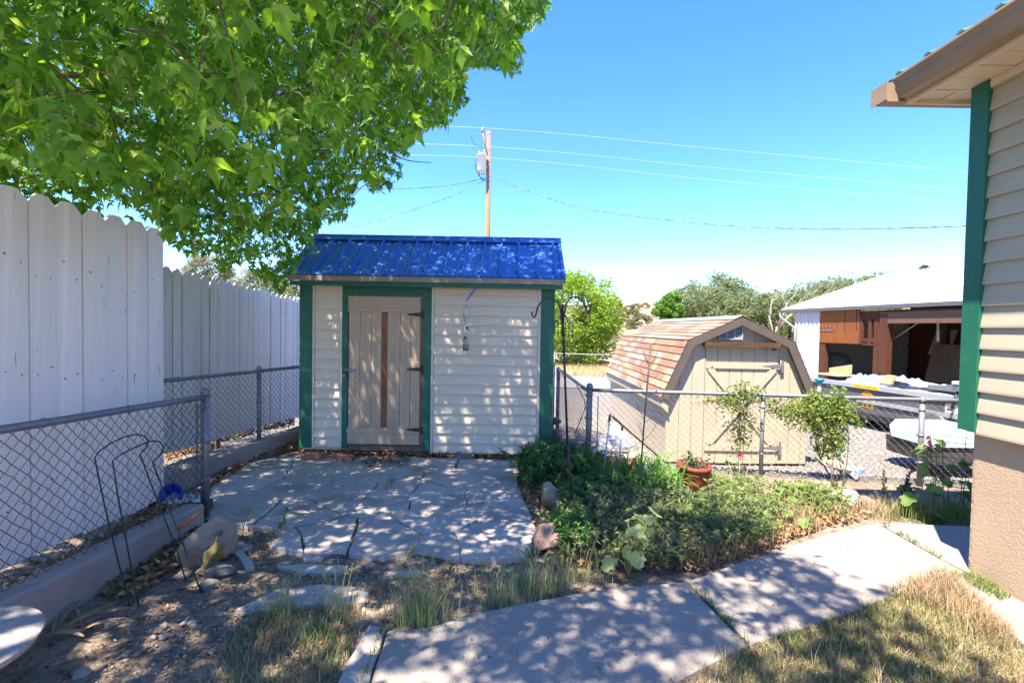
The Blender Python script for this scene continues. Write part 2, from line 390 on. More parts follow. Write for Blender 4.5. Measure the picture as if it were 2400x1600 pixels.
for i, a in enumerate(sd):
    poly = outl
    for j, b in enumerate(sd):
        if i == j: continue
        dx, dy = b[0] - a[0], b[1] - a[1]; l = math.hypot(dx, dy); gp = (.002, .0075, .0035, .005, .0025, .0095)[(i + j) * 5 % 6]; mid = ((a[0] + b[0]) / 2 - dx / l * gp, (a[1] + b[1]) / 2 - dy / l * gp); poly = clip(poly, mid, (dx, dy))
        if len(poly) < 3: break
    if len(poly) < 3: continue
    tilt = (random.uniform(-.006, .006), random.uniform(-.006, .006)); h = .034 + random.uniform(-.005, .006)
    slab("flagstone", poly, (lambda x, y, a=a, t=tilt, h=h: h + t[0] * (x - a[0]) + t[1] * (y - a[1])), .05, m_conc, patio, amp=.045)
lo = mkobj("joint_soil", [(p[0], p[1], .010) for p in outl], [tuple(range(len(outl)))[::-1]], m_soil, patio)
for pts, zz in (([(652, 1330), (700, 1327), (812, 1333), (800, 1345), (700, 1347)], .02), ([(535, 1292), (560, 1290), (602, 1335), (575, 1333)], .02),
                ([(560, 1432), (640, 1390), (760, 1372), (872, 1385), (850, 1415), (760, 1425), (650, 1440)], .018), ([(898, 1345), (992, 1345), (1000, 1352), (920, 1354)], .02),
                ([(690, 1300), (760, 1310), (720, 1316)], .016)):
    slab("flagstone", [g2(*p) for p in pts], zz, .03, m_conc, patio, amp=.03)

# ---- concrete walk: cast slabs with joints
walk = bpy.data.objects.new("walkway", None); COL.objects.link(walk); walk["kind"] = "structure"
for pts, zz in (([(855, 1640), (907, 1478), (1000, 1470), (1130, 1432), (1280, 1402), (1410, 1380), (1606, 1363), (1752, 1511), (1650, 1560), (1500, 1640)], .035),
                ([(1613, 1361), (1735, 1316), (1840, 1284), (1925, 1255), (2030, 1230), (2060, 1228), (2200, 1306), (2262, 1340), (2200, 1352), (2130, 1378), (1990, 1432), (1880, 1470), (1761, 1509)], .03),
                ([(2065, 1227), (2110, 1226), (2275, 1232), (2420, 1238), (2420, 1330), (2290, 1352), (2266, 1338), (2204, 1305)], .026),
                ([(2210, 1353), (2266, 1343), (2300, 1360), (2480, 1450), (2480, 1580), (2390, 1500), (2300, 1420)], .03)):
    slab("walk_slab", [g2(*p, zz) for p in pts], zz, .1, m_walk, walk, amp=.006, step=.1)
slab("edging_strip", [g2(*p, .03) for p in [(765, 1640), (865, 1462), (903, 1466), (850, 1640)]], .03, .1, m_conc, walk, amp=.012)
# ================================================================ GARDEN SHED
Ys = 5.85
def SX(px): return P(px, 860, Ys).x
def SZ(py): return P(1000, py, Ys).z
def build_shed():
    xl, xr = SX(704), SX(1293); zb = SZ(1057); zt = SZ(655)
    sh = thing("garden_shed", "beige sided garden shed with green trim, plank door and blue metal roof", "shed", ((xl + xr) / 2, Ys, 0))
    back = Ys + 1.5
    b = MB(); b.box((xl + .03, Ys + .004, zb), (xr - .03, back, zt + .06))
    yr_, zr_ = 6.47, 2.72
    b.prism([(xl + .03, Ys + .02, zt + .06), (xl + .03, yr_, zr_ - .06), (xl + .03, back, zt + .06)], (xr - xl - .06, 0, 0))
    b.build("wall", m_siding, sh)
    def planks(x0, x1, z0, z1, n):
        for k in range(n):
            a = z0 + (z1 - z0) * k / n; c = z0 + (z1 - z0) * (k + 1) / n; j = random.uniform(-.0012, .0012)
            MB().prism([(x0, Ys, a + j), (x0, Ys - .0255, a + j), (x0, Ys - .0255, a + .010 + j), (x0, Ys - .002, c), (x0, Ys, c)], (x1 - x0, 0, 0)).build("siding_plank", m_siding, sh)
    planks(SX(1017), SX(1259), SZ(1059), SZ(668), 17)
    planks(SX(739), SX(797), SZ(1050), SZ(660), 17)
    for a, c, z0 in ((1011, 1016.5, 1061), (1259.5, 1265, 1061), (734, 738.5, 1052), (797.5, 803, 1052)):
        MB().box((SX(a), Ys - .0285, SZ(z0)), (SX(c), Ys, SZ(664))).build("trim_strip", m_trimb, sh)
    for a, c in ((704, 733.5), (1265.5, 1293)):
        MB().box((SX(a), Ys - .03, SZ(1052 if a < 800 else 1058)), (SX(c), Ys + .0, SZ(658))).build("corner_board", m_green, sh)
    MB().box((xr + .0, Ys - .03, SZ(1058)), (xr + .02, Ys + .09, SZ(655))).build("corner_board", m_green, sh)
    for a, c, z0, z1 in ((803.5, 816.5, 1053, 696), (991, 1010.5, 1057, 696), (803.5, 1010.5, 695.7, 657)):
        MB().box((SX(a), Ys - .03, SZ(z0)), (SX(c), Ys, SZ(z1))).build("door_frame", m_green, sh)
    # door
    dr = MB(); dr.box((SX(817), Ys - .006, SZ(1044)), (SX(991), Ys + .002, SZ(696.5))); door = dr.build("door", m_rawwood, sh)
    ed = [818, 844.5, 871, 894.5]; ed2 = [908, 938, 962, 985]
    for E in (ed, ed2):
        for a, c in zip(E[:-1], E[1:]):
            q = MB(); x0, x1 = SX(a + .35), SX(c - .35); z0, z1 = SZ(1002), SZ(733)
            q.prism([(x0, Ys - .006, z0), (x0, Ys - .018, z0), (x0 + .006, Ys - .022, z0), (x1 - .006, Ys - .022, z0), (x1, Ys - .018, z0), (x1, Ys - .006, z0)], (0, 0, z1 - z0))
            q.build("door_plank", m_doorp, door)
            q = MB(); xm = (x0 + x1) / 2 - .012
            for d in (0, .022): q.box((xm + d, Ys - .0235, z0 + .002), (xm + d + .003, Ys - .021, z1 - .002))
            if random.random() < .75: q.build("bead", m_doorp, door)
    MB().box((SX(894.8), Ys - .017, SZ(1002)), (SX(907.7), Ys - .006, SZ(733))).build("stained_strip", m_rawwood, door)
    MB().box((SX(985.3), Ys - .02, SZ(1041)), (SX(991), Ys - .006, SZ(697))).build("stained_strip", m_rawwood, door)
    for z0, z1, d in ((723.6, 697, .024), (732.6, 724.1, .03), (1016.5, 1002.6, .03), (1041, 1017, .026)):
        MB().box((SX(816.8 if z0 < 900 else 815), Ys - d, SZ(z0)), (SX(985), Ys - .006, SZ(z1))).build("cross_board", m_doorp, door)
    for py in (737.5, 865, 1006):
        z = SZ(py); x0, x1 = SX(955), SX(990.5); h = MB(); y = Ys - .033
        h.prism([(x0, y, z - .008), (x0 + .03, y, z - .011), (x1, y, z - .026), (x1, y, z + .026), (x0 + .03, y, z + .011), (x0, y, z + .008)][::-1], (0, .006, 0))
        h.box((x1 - .004, y - .006, z - .05), (x1 + .018, y + .004, z + .05)); h.tube([(x1, y - .006, z - .045), (x1, y - .006, z + .045)], .007, 8)
        for k in (.03, .08, .14): h.lathe((x0 + k, y, z), [(.006, 0), (.004, .004)], 8, (0, -1, 0))
        h.build("hinge", m_black, door)
    z = SZ(869); h = MB(); h.box((SX(808), Ys - .036, z - .012), (SX(837), Ys - .03, z + .014)); h.tube([(SX(812), Ys - .035, z - .02), (SX(812), Ys - .06, z), (SX(812), Ys - .035, z + .02)], .004, 6)
    h.build("hasp", m_galv, door)
    k = MB(); k.box((SX(805.5), Ys - .066, z - .085), (SX(814), Ys - .044, z - .045))
    k.tube([(SX(807), Ys - .055, z - .047), (SX(807), Ys - .055, z + .004), (SX(809.7), Ys - .055, z + .016), (SX(812.5), Ys - .055, z + .004), (SX(812.5), Ys - .055, z - .047)], .0038, 6)
    k.build("padlock", m_galv, door)
    MB().box((SX(815), Ys - .012, SZ(1055)), (SX(991), Ys + .01, SZ(1044.5))).build("sill", m_oldwood, sh)
    b = MB(); b.box((SX(700), Ys + .015, .0), (SX(800), Ys + .12, SZ(1052))); b.box((SX(802), Ys - .012, .035), (SX(1250), Ys + .1, SZ(1062.5))); b.build("base_skid", m_rawwood, sh)
    # roof
    ye, yr = Ys - .16, 6.47; xe0 = P(674, 641, ye).x - .0; xe1 = P(1323.5, 652, ye).x
    ze = P(1000, 649, ye).z; zr = P(1000, 563, yr).z
    sd_ = Vector((0, yr - ye, zr - ze)); sl = sd_.length; su = sd_.normalized(); sn = Vector((0, -su.z, su.y))
    def R(x, t, h=0): return Vector((x, ye, ze)) + su * t + sn * h
    pitch = (xe1 - xe0) / 14.72; ribs = [xe0 + .06 + pitch * k for k in range(15)]
    def prof(xs_, w, h): return [(xs_ - w, 0), (xs_ - w * .5, h), (xs_ + w * .5, h), (xs_ + w, 0)]
    pts = [(xe0, 0)]
    for k, x in enumerate(ribs):
        pts.append((x - .02, 0)); pts.append((x + .02, 0))
        for m_ in (.33, .67):
            xx = x + pitch * m_
            if xx < xe1 - .03: pts += [(xx - .018, 0), (xx - .008, .005), (xx + .008, .005), (xx + .018, 0)]
    pts.append((xe1, 0)); pts = sorted(pts)
    vs = [R(x, 0, h + .012) for x, h in pts] + [R(x, sl, h + .012) for x, h in pts]; n = len(pts)
    rb = MB(); rb.add(vs, [(i, i + 1, n + i + 1, n + i) for i in range(n - 1)])
    rb.prism([R(xe0, 0, -.01), R(xe1, 0, -.01), R(xe1, 0, .008), R(xe0, 0, .008)], su * sl)
    bk = Vector((0, 2 * yr, 0))
    def Rb(x, t, h=0): p = R(x, t, h); return Vector((p.x, 2 * yr - p.y, p.z))
    rb.prism([Rb(xe0, 0, -.01), Rb(xe0, 0, .012), Rb(xe1, 0, .012), Rb(xe1, 0, -.01)], Vector((0, -su.y, su.z)) * sl)
    roof = rb.build("roof", m_blue, sh)
    for x in ribs:
        q = MB(); pr = [(x - .019, .012), (x - .010, .042), (x + .010, .042), (x + .019, .012)]
        q.prism([R(a, -.004, h) for a, h in pr], su * (sl - .02)); q.build("rib", m_blue, roof)
        s = MB()
        for t in (.11, sl * .52, sl - .17): s.lathe(R(x - .035, t, .012), [(.008, 0), (.006, .008)], 6, sn)
        s.build("screws", m_black, roof, "stuff")
    q = MB()
    for sgn in (0, 1):
        f = (R if sgn == 0 else Rb)
        q.prism([f(xe0 - .01, sl - .1, .036), f(xe0 - .01, sl + .012, .036), f(xe0 - .01, sl + .012, .042), f(xe0 - .01, sl - .1, .042)], (xe1 - xe0 + .03, 0, 0))
        q.prism([f(xe0 - .01, sl - .105, .034), f(xe0 - .01, sl - .09, .034), f(xe0 - .01, sl - .09, .05), f(xe0 - .01, sl - .105, .05)], (xe1 - xe0 + .03, 0, 0))
    q.tube([R(xe0 - .012, sl + .012, .042), R(xe1 + .022, sl + .012, .042)], .016, 8); q.build("ridge_cap", m_blue, roof)
    for x in (xe0 - .012, xe1 - .03):     # rake trim
        q = MB(); q.prism([R(x, -.005, -.05), R(x, -.005, .04), R(x + .042, -.005, .04), R(x + .042, -.005, -.05)], su * sl)
        q.prism([Rb(x, -.005, -.05), Rb(x + .042, -.005, -.05), Rb(x + .042, -.005, .04), Rb(x, -.005, .04)], Vector((0, -su.y, su.z)) * sl); q.build("rake_trim", m_blue, roof)
    MB().box((xe0 + .005, ye - .006, ze - .062), (xe1 - .005, ye + .016, ze - .004)).build("fascia", m_fascia, sh)
    MB().box((xe0 + .02, ye + .012, ze - .118), (xe1 - .02, ye + .035, ze - .064)).build("frieze_board", m_green, sh)
    MB().box((xe0 + .03, ye + .036, ze - .085), (xe1 - .03, Ys + .02, ze - .07)).build("soffit", m_soffit, sh)
    return sh
build_shed()

# bird feeder on its bracket
br = thing("feeder_bracket", "blue strip bracket sloping out from under the shed eave above the feeder", "bracket", P(1104, 688, 5.6))
b = MB(); b.beam(P(1119, 671, 5.72), P(1093.5, 703, 5.3), .024, .006); b.build("strap", M("blue_strap", (.05, .12, .35), (.09, .2, .5), 20, .35), br)
b = MB(); b.lathe(P(1095, 701.5, 5.3), [(.006, 0), (.006, .008)], 8); b.build("rivet", m_black, br)
fy = 5.3
m_feed = M("cloudy_feeder_tube", (.42, .46, .38), (.55, .57, .48), 8, .25, c3=(.36, .3, .18), s3=6, a3=.6, spec=.5)
fd = thing("bird_feeder", "tall cloudy tube bird feeder hanging by wires against the beige siding", "feeder", P(1092, 780, fy))
c = P(1091.5, 812, fy); top = P(1094.5, 741, fy); ax = (top - c)
b = MB(); b.tube([c, top], .029, 16, cap=True); b.build("tube", m_feed, fd)
b = MB(); b.tube([c - ax.normalized() * .045, c + ax * .06], .032, 16); b.build("base_cup", m_galvd, fd)
b = MB(); b.tube([top - ax * .06, top + ax.normalized() * .006], .032, 16); b.build("lid", M("grey_lid", (.45, .45, .42), None, rough=.5), fd)
for t, sx in ((.62, .35), (.3, -.2)):
    q = c + ax * t + Vector((sx * .03, -.03, 0)); b = MB(); b.lathe(q, [(.016, 0), (.013, .008), (.006, .009), (.006, .0)], 10, (sx, -1, 0)); b.tube([q + Vector((0, 0, -.02)), q + Vector((sx * .12, -.06, -.02))], .0028, 5); b.build("feeding_port", m_green, fd)
b = MB(); b.tube([c + Vector((-.1, 0, -.02)), c + Vector((.1, -.01, -.02))], .0025, 5); b.build('perch', m_galv, fd); b = MB(); b.tube([top + Vector((-.05, 0, -.0)), top + Vector((.03, 0, 0))], .002, 5); b.build('pin', m_galv, fd); b = MB()
hk = P(1093.5, 703, fy)
for s in (-1, 1): b.tube([top + Vector((s * .034, 0, -.02)), top + Vector((s * .034, 0, .1)), hk + Vector((s * .012, 0, -.09)), hk + Vector((0, 0, -.05)), hk], .0022, 5)
b.build("hanger_wire", m_galv, fd)

# two loose bricks and packing stones in front of the shed
m_brick = M("red_brick", (.28, .12, .08), (.36, .17, .12), 14, .9, bump=.5, bscale=50, c3=(.4, .3, .26), s3=12, a3=.5)
def brick_at(px, py, yaw, tiltx, label):
    c = G(px, py, .035); o = MB(); q = Quaternion((0, 0, 1), yaw) @ Quaternion((0, 1, 0), tiltx)
    o.obox(c + Vector((0, .05, .033)), q @ Vector((.1, 0, 0)), q @ Vector((0, .048, 0)), q @ Vector((0, 0, .031)))
    return tag(o.build("brick", m_brick), label, "brick", "bricks lying in front of the shed")
brick_at(733, 1077, .04, -.04, "left red brick lying flat at the shed's corner board")
brick_at(805, 1082, -.12, .16, "tilted red brick in front of the shed door jamb")
def rock(name, c, r, seed, mat, label, cat="rock", group=None, squash=.7, rough=.35, sub=3, yaw=0, parent=None):
    bm = bmesh.new(); bmesh.ops.create_icosphere(bm, subdivisions=sub, radius=1.0); s = seed * 7.13
    vs = []
    for v in bm.verts:
        p = v.co.copy(); d = 1 + rough * nz(p.x * 1.1 + s, p.y * 1.1, p.z * 1.1) + rough * .5 * nz(p.x * 2.7, p.y * 2.7 + s, p.z * 2.7) + rough * .16 * nz(p.x * 8, p.y * 8 + s, p.z * 8)
        p *= d; p = Quaternion((0, 0, 1), yaw) @ Vector((p.x * r[0], p.y * r[1], p.z * r[2])); vs.append(c + p)
    fs = [tuple(v.index for v in f.verts) for f in bm.faces]; bm.free()
    # flatten into facets
    o = mkobj(name, vs, fs, mat, parent, None, [False] * len(fs))
    if parent is None: tag(o, label, cat, group)
    return o
m_darkstone = M("dark_stone", (.12, .11, .1), (.2, .185, .17), 10, .9, bump=.5, bscale=40)
for i, (px, py, l) in enumerate(((868, 1080, "grey packing stone under the shed door sill"), (935, 1081, "larger flat packing stone below the right door jamb"), (1082, 1073, "dark round stone under the shed's right siding"))):
    rock("packing_stone", G(px, py, .03), (.13, .08, .045), 20 + i, m_darkstone, l, "stone", "packing stones along the shed base", sub=2)

# ================================================================ WHITE BOARD FENCES
def board_fence(name, label, spots, zb, zt, mat, th, side, dog=.05):
    """spots: list of (x,y) joints along the fence; each pair is one board; side: direction the visible face looks"""
    p0 = Vector((*spots[0], 0)); o = thing(name, label, "fence", (spots[0][0], spots[0][1], 0))
    for k, (a, b_) in enumerate(zip(spots[:-1], spots[1:])):
        a = Vector((*a, 0)); b_ = Vector((*b_, 0)); d = (b_ - a); l = d.length; d.normalize(); n = Vector((d.y, -d.x, 0)) * side
        g = random.uniform(.0025, .0075); off = n * random.uniform(-.007, .008); top = zt(k) + random.uniform(-.012, .012); bot = zb(k) + random.uniform(-.01, .01)
        A = a + d * g + off; B = b_ - d * g + off; cup = n * random.uniform(0, .007); lean = d * random.uniform(-.004, .004)
        q = MB(); mid = (A + B) / 2 + cup
        pl = [(A, bot), (mid, bot), (B, bot), (B + lean, top - dog), (B + lean - d * dog, top), (mid + lean, top), (A + lean + d * dog, top), (A + lean, top - dog)]
        q.prism([p + Vector((0, 0, z)) for p, z in pl], -n * th)
        q.build("board", mat, o)
        MB().box(a - n * (th + .013) - Vector((.0, .022, 0)) * 1 + Vector((-.006, 0, bot + .02)), a - n * (th + .011) + Vector((.006, .022, top - dog - .02))).build("batten_or_seam_shade", m_oldwood, o)  # added strip behind each joint; blocks light so the seams read dark
        s = MB()
        for zz in (bot + .34, bot + 1.0, bot + 1.6):
            for u in (.25, .75): s.lathe(A + (B - A) * u + cup * .5 + Vector((random.uniform(-.004, .004), 0, zz + random.uniform(-.06, .06))), [(.0055, -.006), (.0045, .0025)], 6, n)
        s.build("nails", m_galvd, o, "stuff")
    a = Vector((*spots[0], 0)); b_ = Vector((*spots[-1], 0)); d = (b_ - a).normalized(); n = Vector((d.y, -d.x, 0)) * side
    for h in (.32, 1.0, 1.6):
        MB().beam(a - n * (th + .022) + Vector((0, 0, zb(0) + h)), b_ - n * (th + .022) + Vector((0, 0, zb(len(spots)) + h)), .04, .088).build("rail", m_oldwood, o)
    L = (b_ - a).length
    for k in range(int(L / 2.4) + 2):
        c = a + d * min(L - .05, k * 2.4 + .05) - n * (th + .09); MB().box(c + Vector((-.045, -.045, -.2)), c + Vector((.045, .045, zt(0) - .15))).build("post", m_oldwood, o)
    return o
xs_ = [67, 135, 196, 250, 300, 347, 384]
ysp = [2.65 * F / (1200 - x) for x in xs_]; ysp = [ysp[0] - .178 * k for k in range(9, 0, -1)] + ysp
board_fence("board_fence", "tall white dog-eared board fence nearest the camera at far left", [(-2.65, y) for y in ysp], lambda k: .26 - .012 * max(0, k - 6) * .6, lambda k: 2.245, m_white, .02, -1 * -1)
sx = [394, 405, 426.6, 448, 470, 491, 509, 529, 546, 561, 577, 593, 608, 621, 634, 646, 657, 667, 677, 687, 696, 705, 714]
def xf2(px):   # second fence: straight line in plan
    a, b_ = Vector((-3.73, 5.29)), Vector((-3.47, 7.93)); d = (b_ - a); s = (px - 1200) / F
    t = (s * a.y - a.x) / (d.x - s * d.y); return a + d * t
sp2 = [tuple(xf2(x)) for x in sx]; d0 = (Vector(sp2[1]) - Vector(sp2[2])).normalized()
sp2 = [tuple(Vector(sp2[1]) + d0 * .165 * k) for k in range(10, 0, -1)] + sp2[1:]
sp2 += [tuple(Vector(sp2[-1]) - d0 * .165 * k) for k in range(1, 6)]
z0f, z1f = P(394, 626, xf2(394).y).z, P(696, 699, xf2(696).y).z
board_fence("board_fence", "weathered white board fence set back behind the shed's left corner", sp2, lambda k: .16 - .004 * k, lambda k: z0f + (z1f - z0f) * (k - 9) / 20.0, m_white2, .02, 1)

# ================================================================ CURBS UNDER THE CHAIN LINK
def curb(label, a, b_, w, z, name="concrete_curb"):
    q = MB(); a = Vector(a); b_ = Vector(b_); d = (b_ - a).normalized(); n = Vector((-d.y, d.x, 0)); m_ = 24; vs = []
    for k in range(m_ + 1):
        c = a + (b_ - a) * k / m_; zz = z[0] + (z[1] - z[0]) * k / m_ + .008 * nz(k * .7, 3)
        o1 = .006 * nz(k * .9, 7)
        vs += [c + Vector((0, 0, -.25)) - n * o1, c + Vector((0, 0, zz - .015)) - n * o1, c + n * .015 + Vector((0, 0, zz)), c + n * (w - .015) + Vector((0, 0, zz + .004)), c + n * w + Vector((0, 0, zz - .015)), c + n * w + Vector((0, 0, -.25))]
    fs = [(i * 6 + k, (i + 1) * 6 + k, (i + 1) * 6 + k + 1, i * 6 + k + 1) for i in range(m_) for k in range(5)] + [tuple(range(6)), tuple(m_ * 6 + k for k in range(6))[::-1]]
    o = mkobj(name, vs, fs, m_curb); return tag(o, label, "curb")
curb("long concrete curb under the nearest chain link fence", (-2.3, .3, 0), (-2.3, 3.66, 0), .15, (.36, .185))
curb("lower concrete curb running back beside the shed", (-3.05, 4.0, 0), (-2.72, 6.7, 0), .15, (.23, .17))

# ================================================================ CHAIN LINK
def mesh_panel(a, b_, z0, z1, dia=.071, r=.0017, gap=.0):
    """woven wire between plan points a,b; z0/z1 give (start,end) heights of bottom and top"""
    a = Vector(a); b_ = Vector(b_); L = (b_ - a).length; d = (b_ - a) / L; n = Vector((-d.y, d.x)); q = Soup(); h = dia / 2
    nw = int(L / h); H = max(z1) - min(z0); ns = int(H / h)
    vs = []; fs = []
    sag = RNG.normal(0, .0022, (nw + 2, ns + 2))
    for i in range(nw):
        path = []
        for j in range(ns + 1):
            s = (i + (j + i) % 2) * h; t = s / L
            zt = z1[0] + (z1[1] - z1[0]) * t; zb = z0[0] + (z0[1] - z0[0]) * t
            z = zt - j * h
            if z < zb - h: break
            w = .0022 * (1 if (j + i) % 2 else -1)
            ii = i + (j + i) % 2
            p = a + d * min(s + sag[min(ii, nw), j], L) + n * w; path.append((p.x, p.y, z + sag[min(ii, nw), j] * .6))
        b0 = len(vs)
        for k, p in enumerate(path):
            for m_ in range(3):
                an = 2 * math.pi * m_ / 3 + .5
                vs.append((p[0] + n.x * r * math.cos(an) + d.x * r * math.sin(an) * .7, p[1] + n.y * r * math.cos(an) + d.y * r * math.sin(an) * .7, p[2] + r * math.sin(an) * .7))
        for k in range(len(path) - 1):
            for m_ in range(3):
                A, B = b0 + k * 3 + m_, b0 + k * 3 + (m_ + 1) % 3; fs += [(A, B, B + 3), (A, B + 3, A + 3)]
    return vs, fs
def chain_fence(label, a, b_, zr, zb, posts=(), rail_r=.021, name="chain_link_fence", wire=.0023, ext=0.0, dia=.071, ties=True, mat=None):
    a3 = Vector((a[0], a[1], zr[0])); b3 = Vector((b_[0], b_[1], zr[1])); L = (b3 - a3).length
    o = thing(name, label, "fence", (a[0], a[1], 0)); mat = mat or m_galv
    q = MB(); q.tube([a3 + (b3 - a3) * (k / 8) + Vector((0, 0, .004 * nz(k * .8, a[1]))) for k in range(9)], rail_r, 10); q.build("top_rail", mat, o)
    vs, fs = mesh_panel(a, b_, zb, (zr[0] + .002, zr[1] + .002), dia, wire); npobj("wire_mesh", np.array(vs), np.array(fs), m_wire, o, "stuff")
    dxy = Vector((b_[0] - a[0], b_[1] - a[1], 0)).normalized(); n = Vector((-dxy.y, dxy.x, 0))
    if ties:
        q = MB(); k = .25
        while k < L:
            c = a3 + (b3 - a3) * (k / L); q.tube([c + n * (rail_r + .003) * math.cos(t) + Vector((0, 0, (rail_r + .003) * math.sin(t))) for t in np.linspace(0, 6.28, 9)], .0024, 5); k += .55
        q.build("ties", mat, o, "stuff")
    for t, r, h, z in posts:
        c = a3 + (b3 - a3) * t; c.z = 0
        p = MB(); p.tube([c + Vector((0, 0, z)), c + Vector((0, 0, z + h))], r, 14); p.lathe(c + Vector((0, 0, z + h - .03)), [(r * 1.13, 0), (r * 1.13, .034), (r * .95, .05), (r * .5, .062), (.001, .066)], 14); ob = p.build("post", mat, o)
        for hh in (.12, .42, .7):
            q = MB()
            q.lathe(c + Vector((0, 0, z + h * (.18 + hh))), [(r * 1.12, 0), (r * 1.12, .022)], 14); q.box(c + dxy * -(r + .02) + n * -.004 + Vector((0, 0, z + h * (.18 + hh))), c + dxy * -r + n * .004 + Vector((0, 0, z + h * (.18 + hh) + .02)))
            q.build("brace_band", mat, ob)
    return o
zr = lambda px, py, Y: P(px, py, Y).z
# nearest fence on the left
f1 = chain_fence("chain link fence on the curb, with its capped end post near the camera", (-2.41, .6), (-2.375, 3.8), (1.10, zr(484, 930, 3.8)), (.30, .2), posts=((1.0, .03, .99, 0.02),), rail_r=.022)
q = MB(); q.box((-2.386, 3.70, .2), (-2.378, 3.712, .93)); q.build("tension_bar", m_galv, f1)
# second run along the back-left
f2 = chain_fence("chain link fence running back from behind the curb to the shed's left side", (-3.25, 4.45), (-2.72, 6.75), (zr(382, 893, 4.5), zr(703, 858, 6.45) - .01), (.2, .1), posts=((.557, .024, 1.02, 0.0), (0.0, .024, 1.05, .0)))
# garden fence, in front of the gambrel shed
ca, cb = (.885, 5.52), (4.75, 4.93)
tt = (4.2 - .885) / (4.75 - .885)
f3 = chain_fence("chain link fence across the garden in front of the gambrel shed, vines on its rail", ca, cb, (zr(1394, 914, 5.52), zr(2163, 933, 5.02) - .01), (.02, -.02), posts=((0, .034, .93, -.02), (.47, .021, .87, -.03), (.862, .026, .93, -.05)))
q = MB(); q.box((.975, 5.495, .05), (.985, 5.507, .8)); q.build("tension_bar", m_galvd, f3)
# side run going back from the corner
f4 = chain_fence("chain link fence running back from the garden corner post beside the shed", (.87, 5.56), (.755, 7.9), (zr(1381, 917, 5.5), zr(1309, 864, 7.9)), (.0, -.36), posts=((1, .03, 1.3, -.4),))
q = MB(); q.tube([P(1351, 900, 5.9), P(1371, 940, 5.75), P(1372, 955, 5.72), P(1346, 1020, 5.85)], .006, 5); q.build("loose_wire", m_galvd, f4)
q = MB(); q.tube([(.69, 7.9, -.3), (.69, 7.9, .98)], .012, 6); q.build("gate_rod", m_galvd, f4)
# far fence beyond the road
f5 = chain_fence("far chain link fence below the bright green tree across the road", (-3, 26.8), (9.5, 24.4), (.26, .22), (-.62, -.62), posts=tuple((k, .03, .95, -.66) for k in (.1, .42, .75, 1)), rail_r=.025, dia=.2, wire=.004, ties=False)
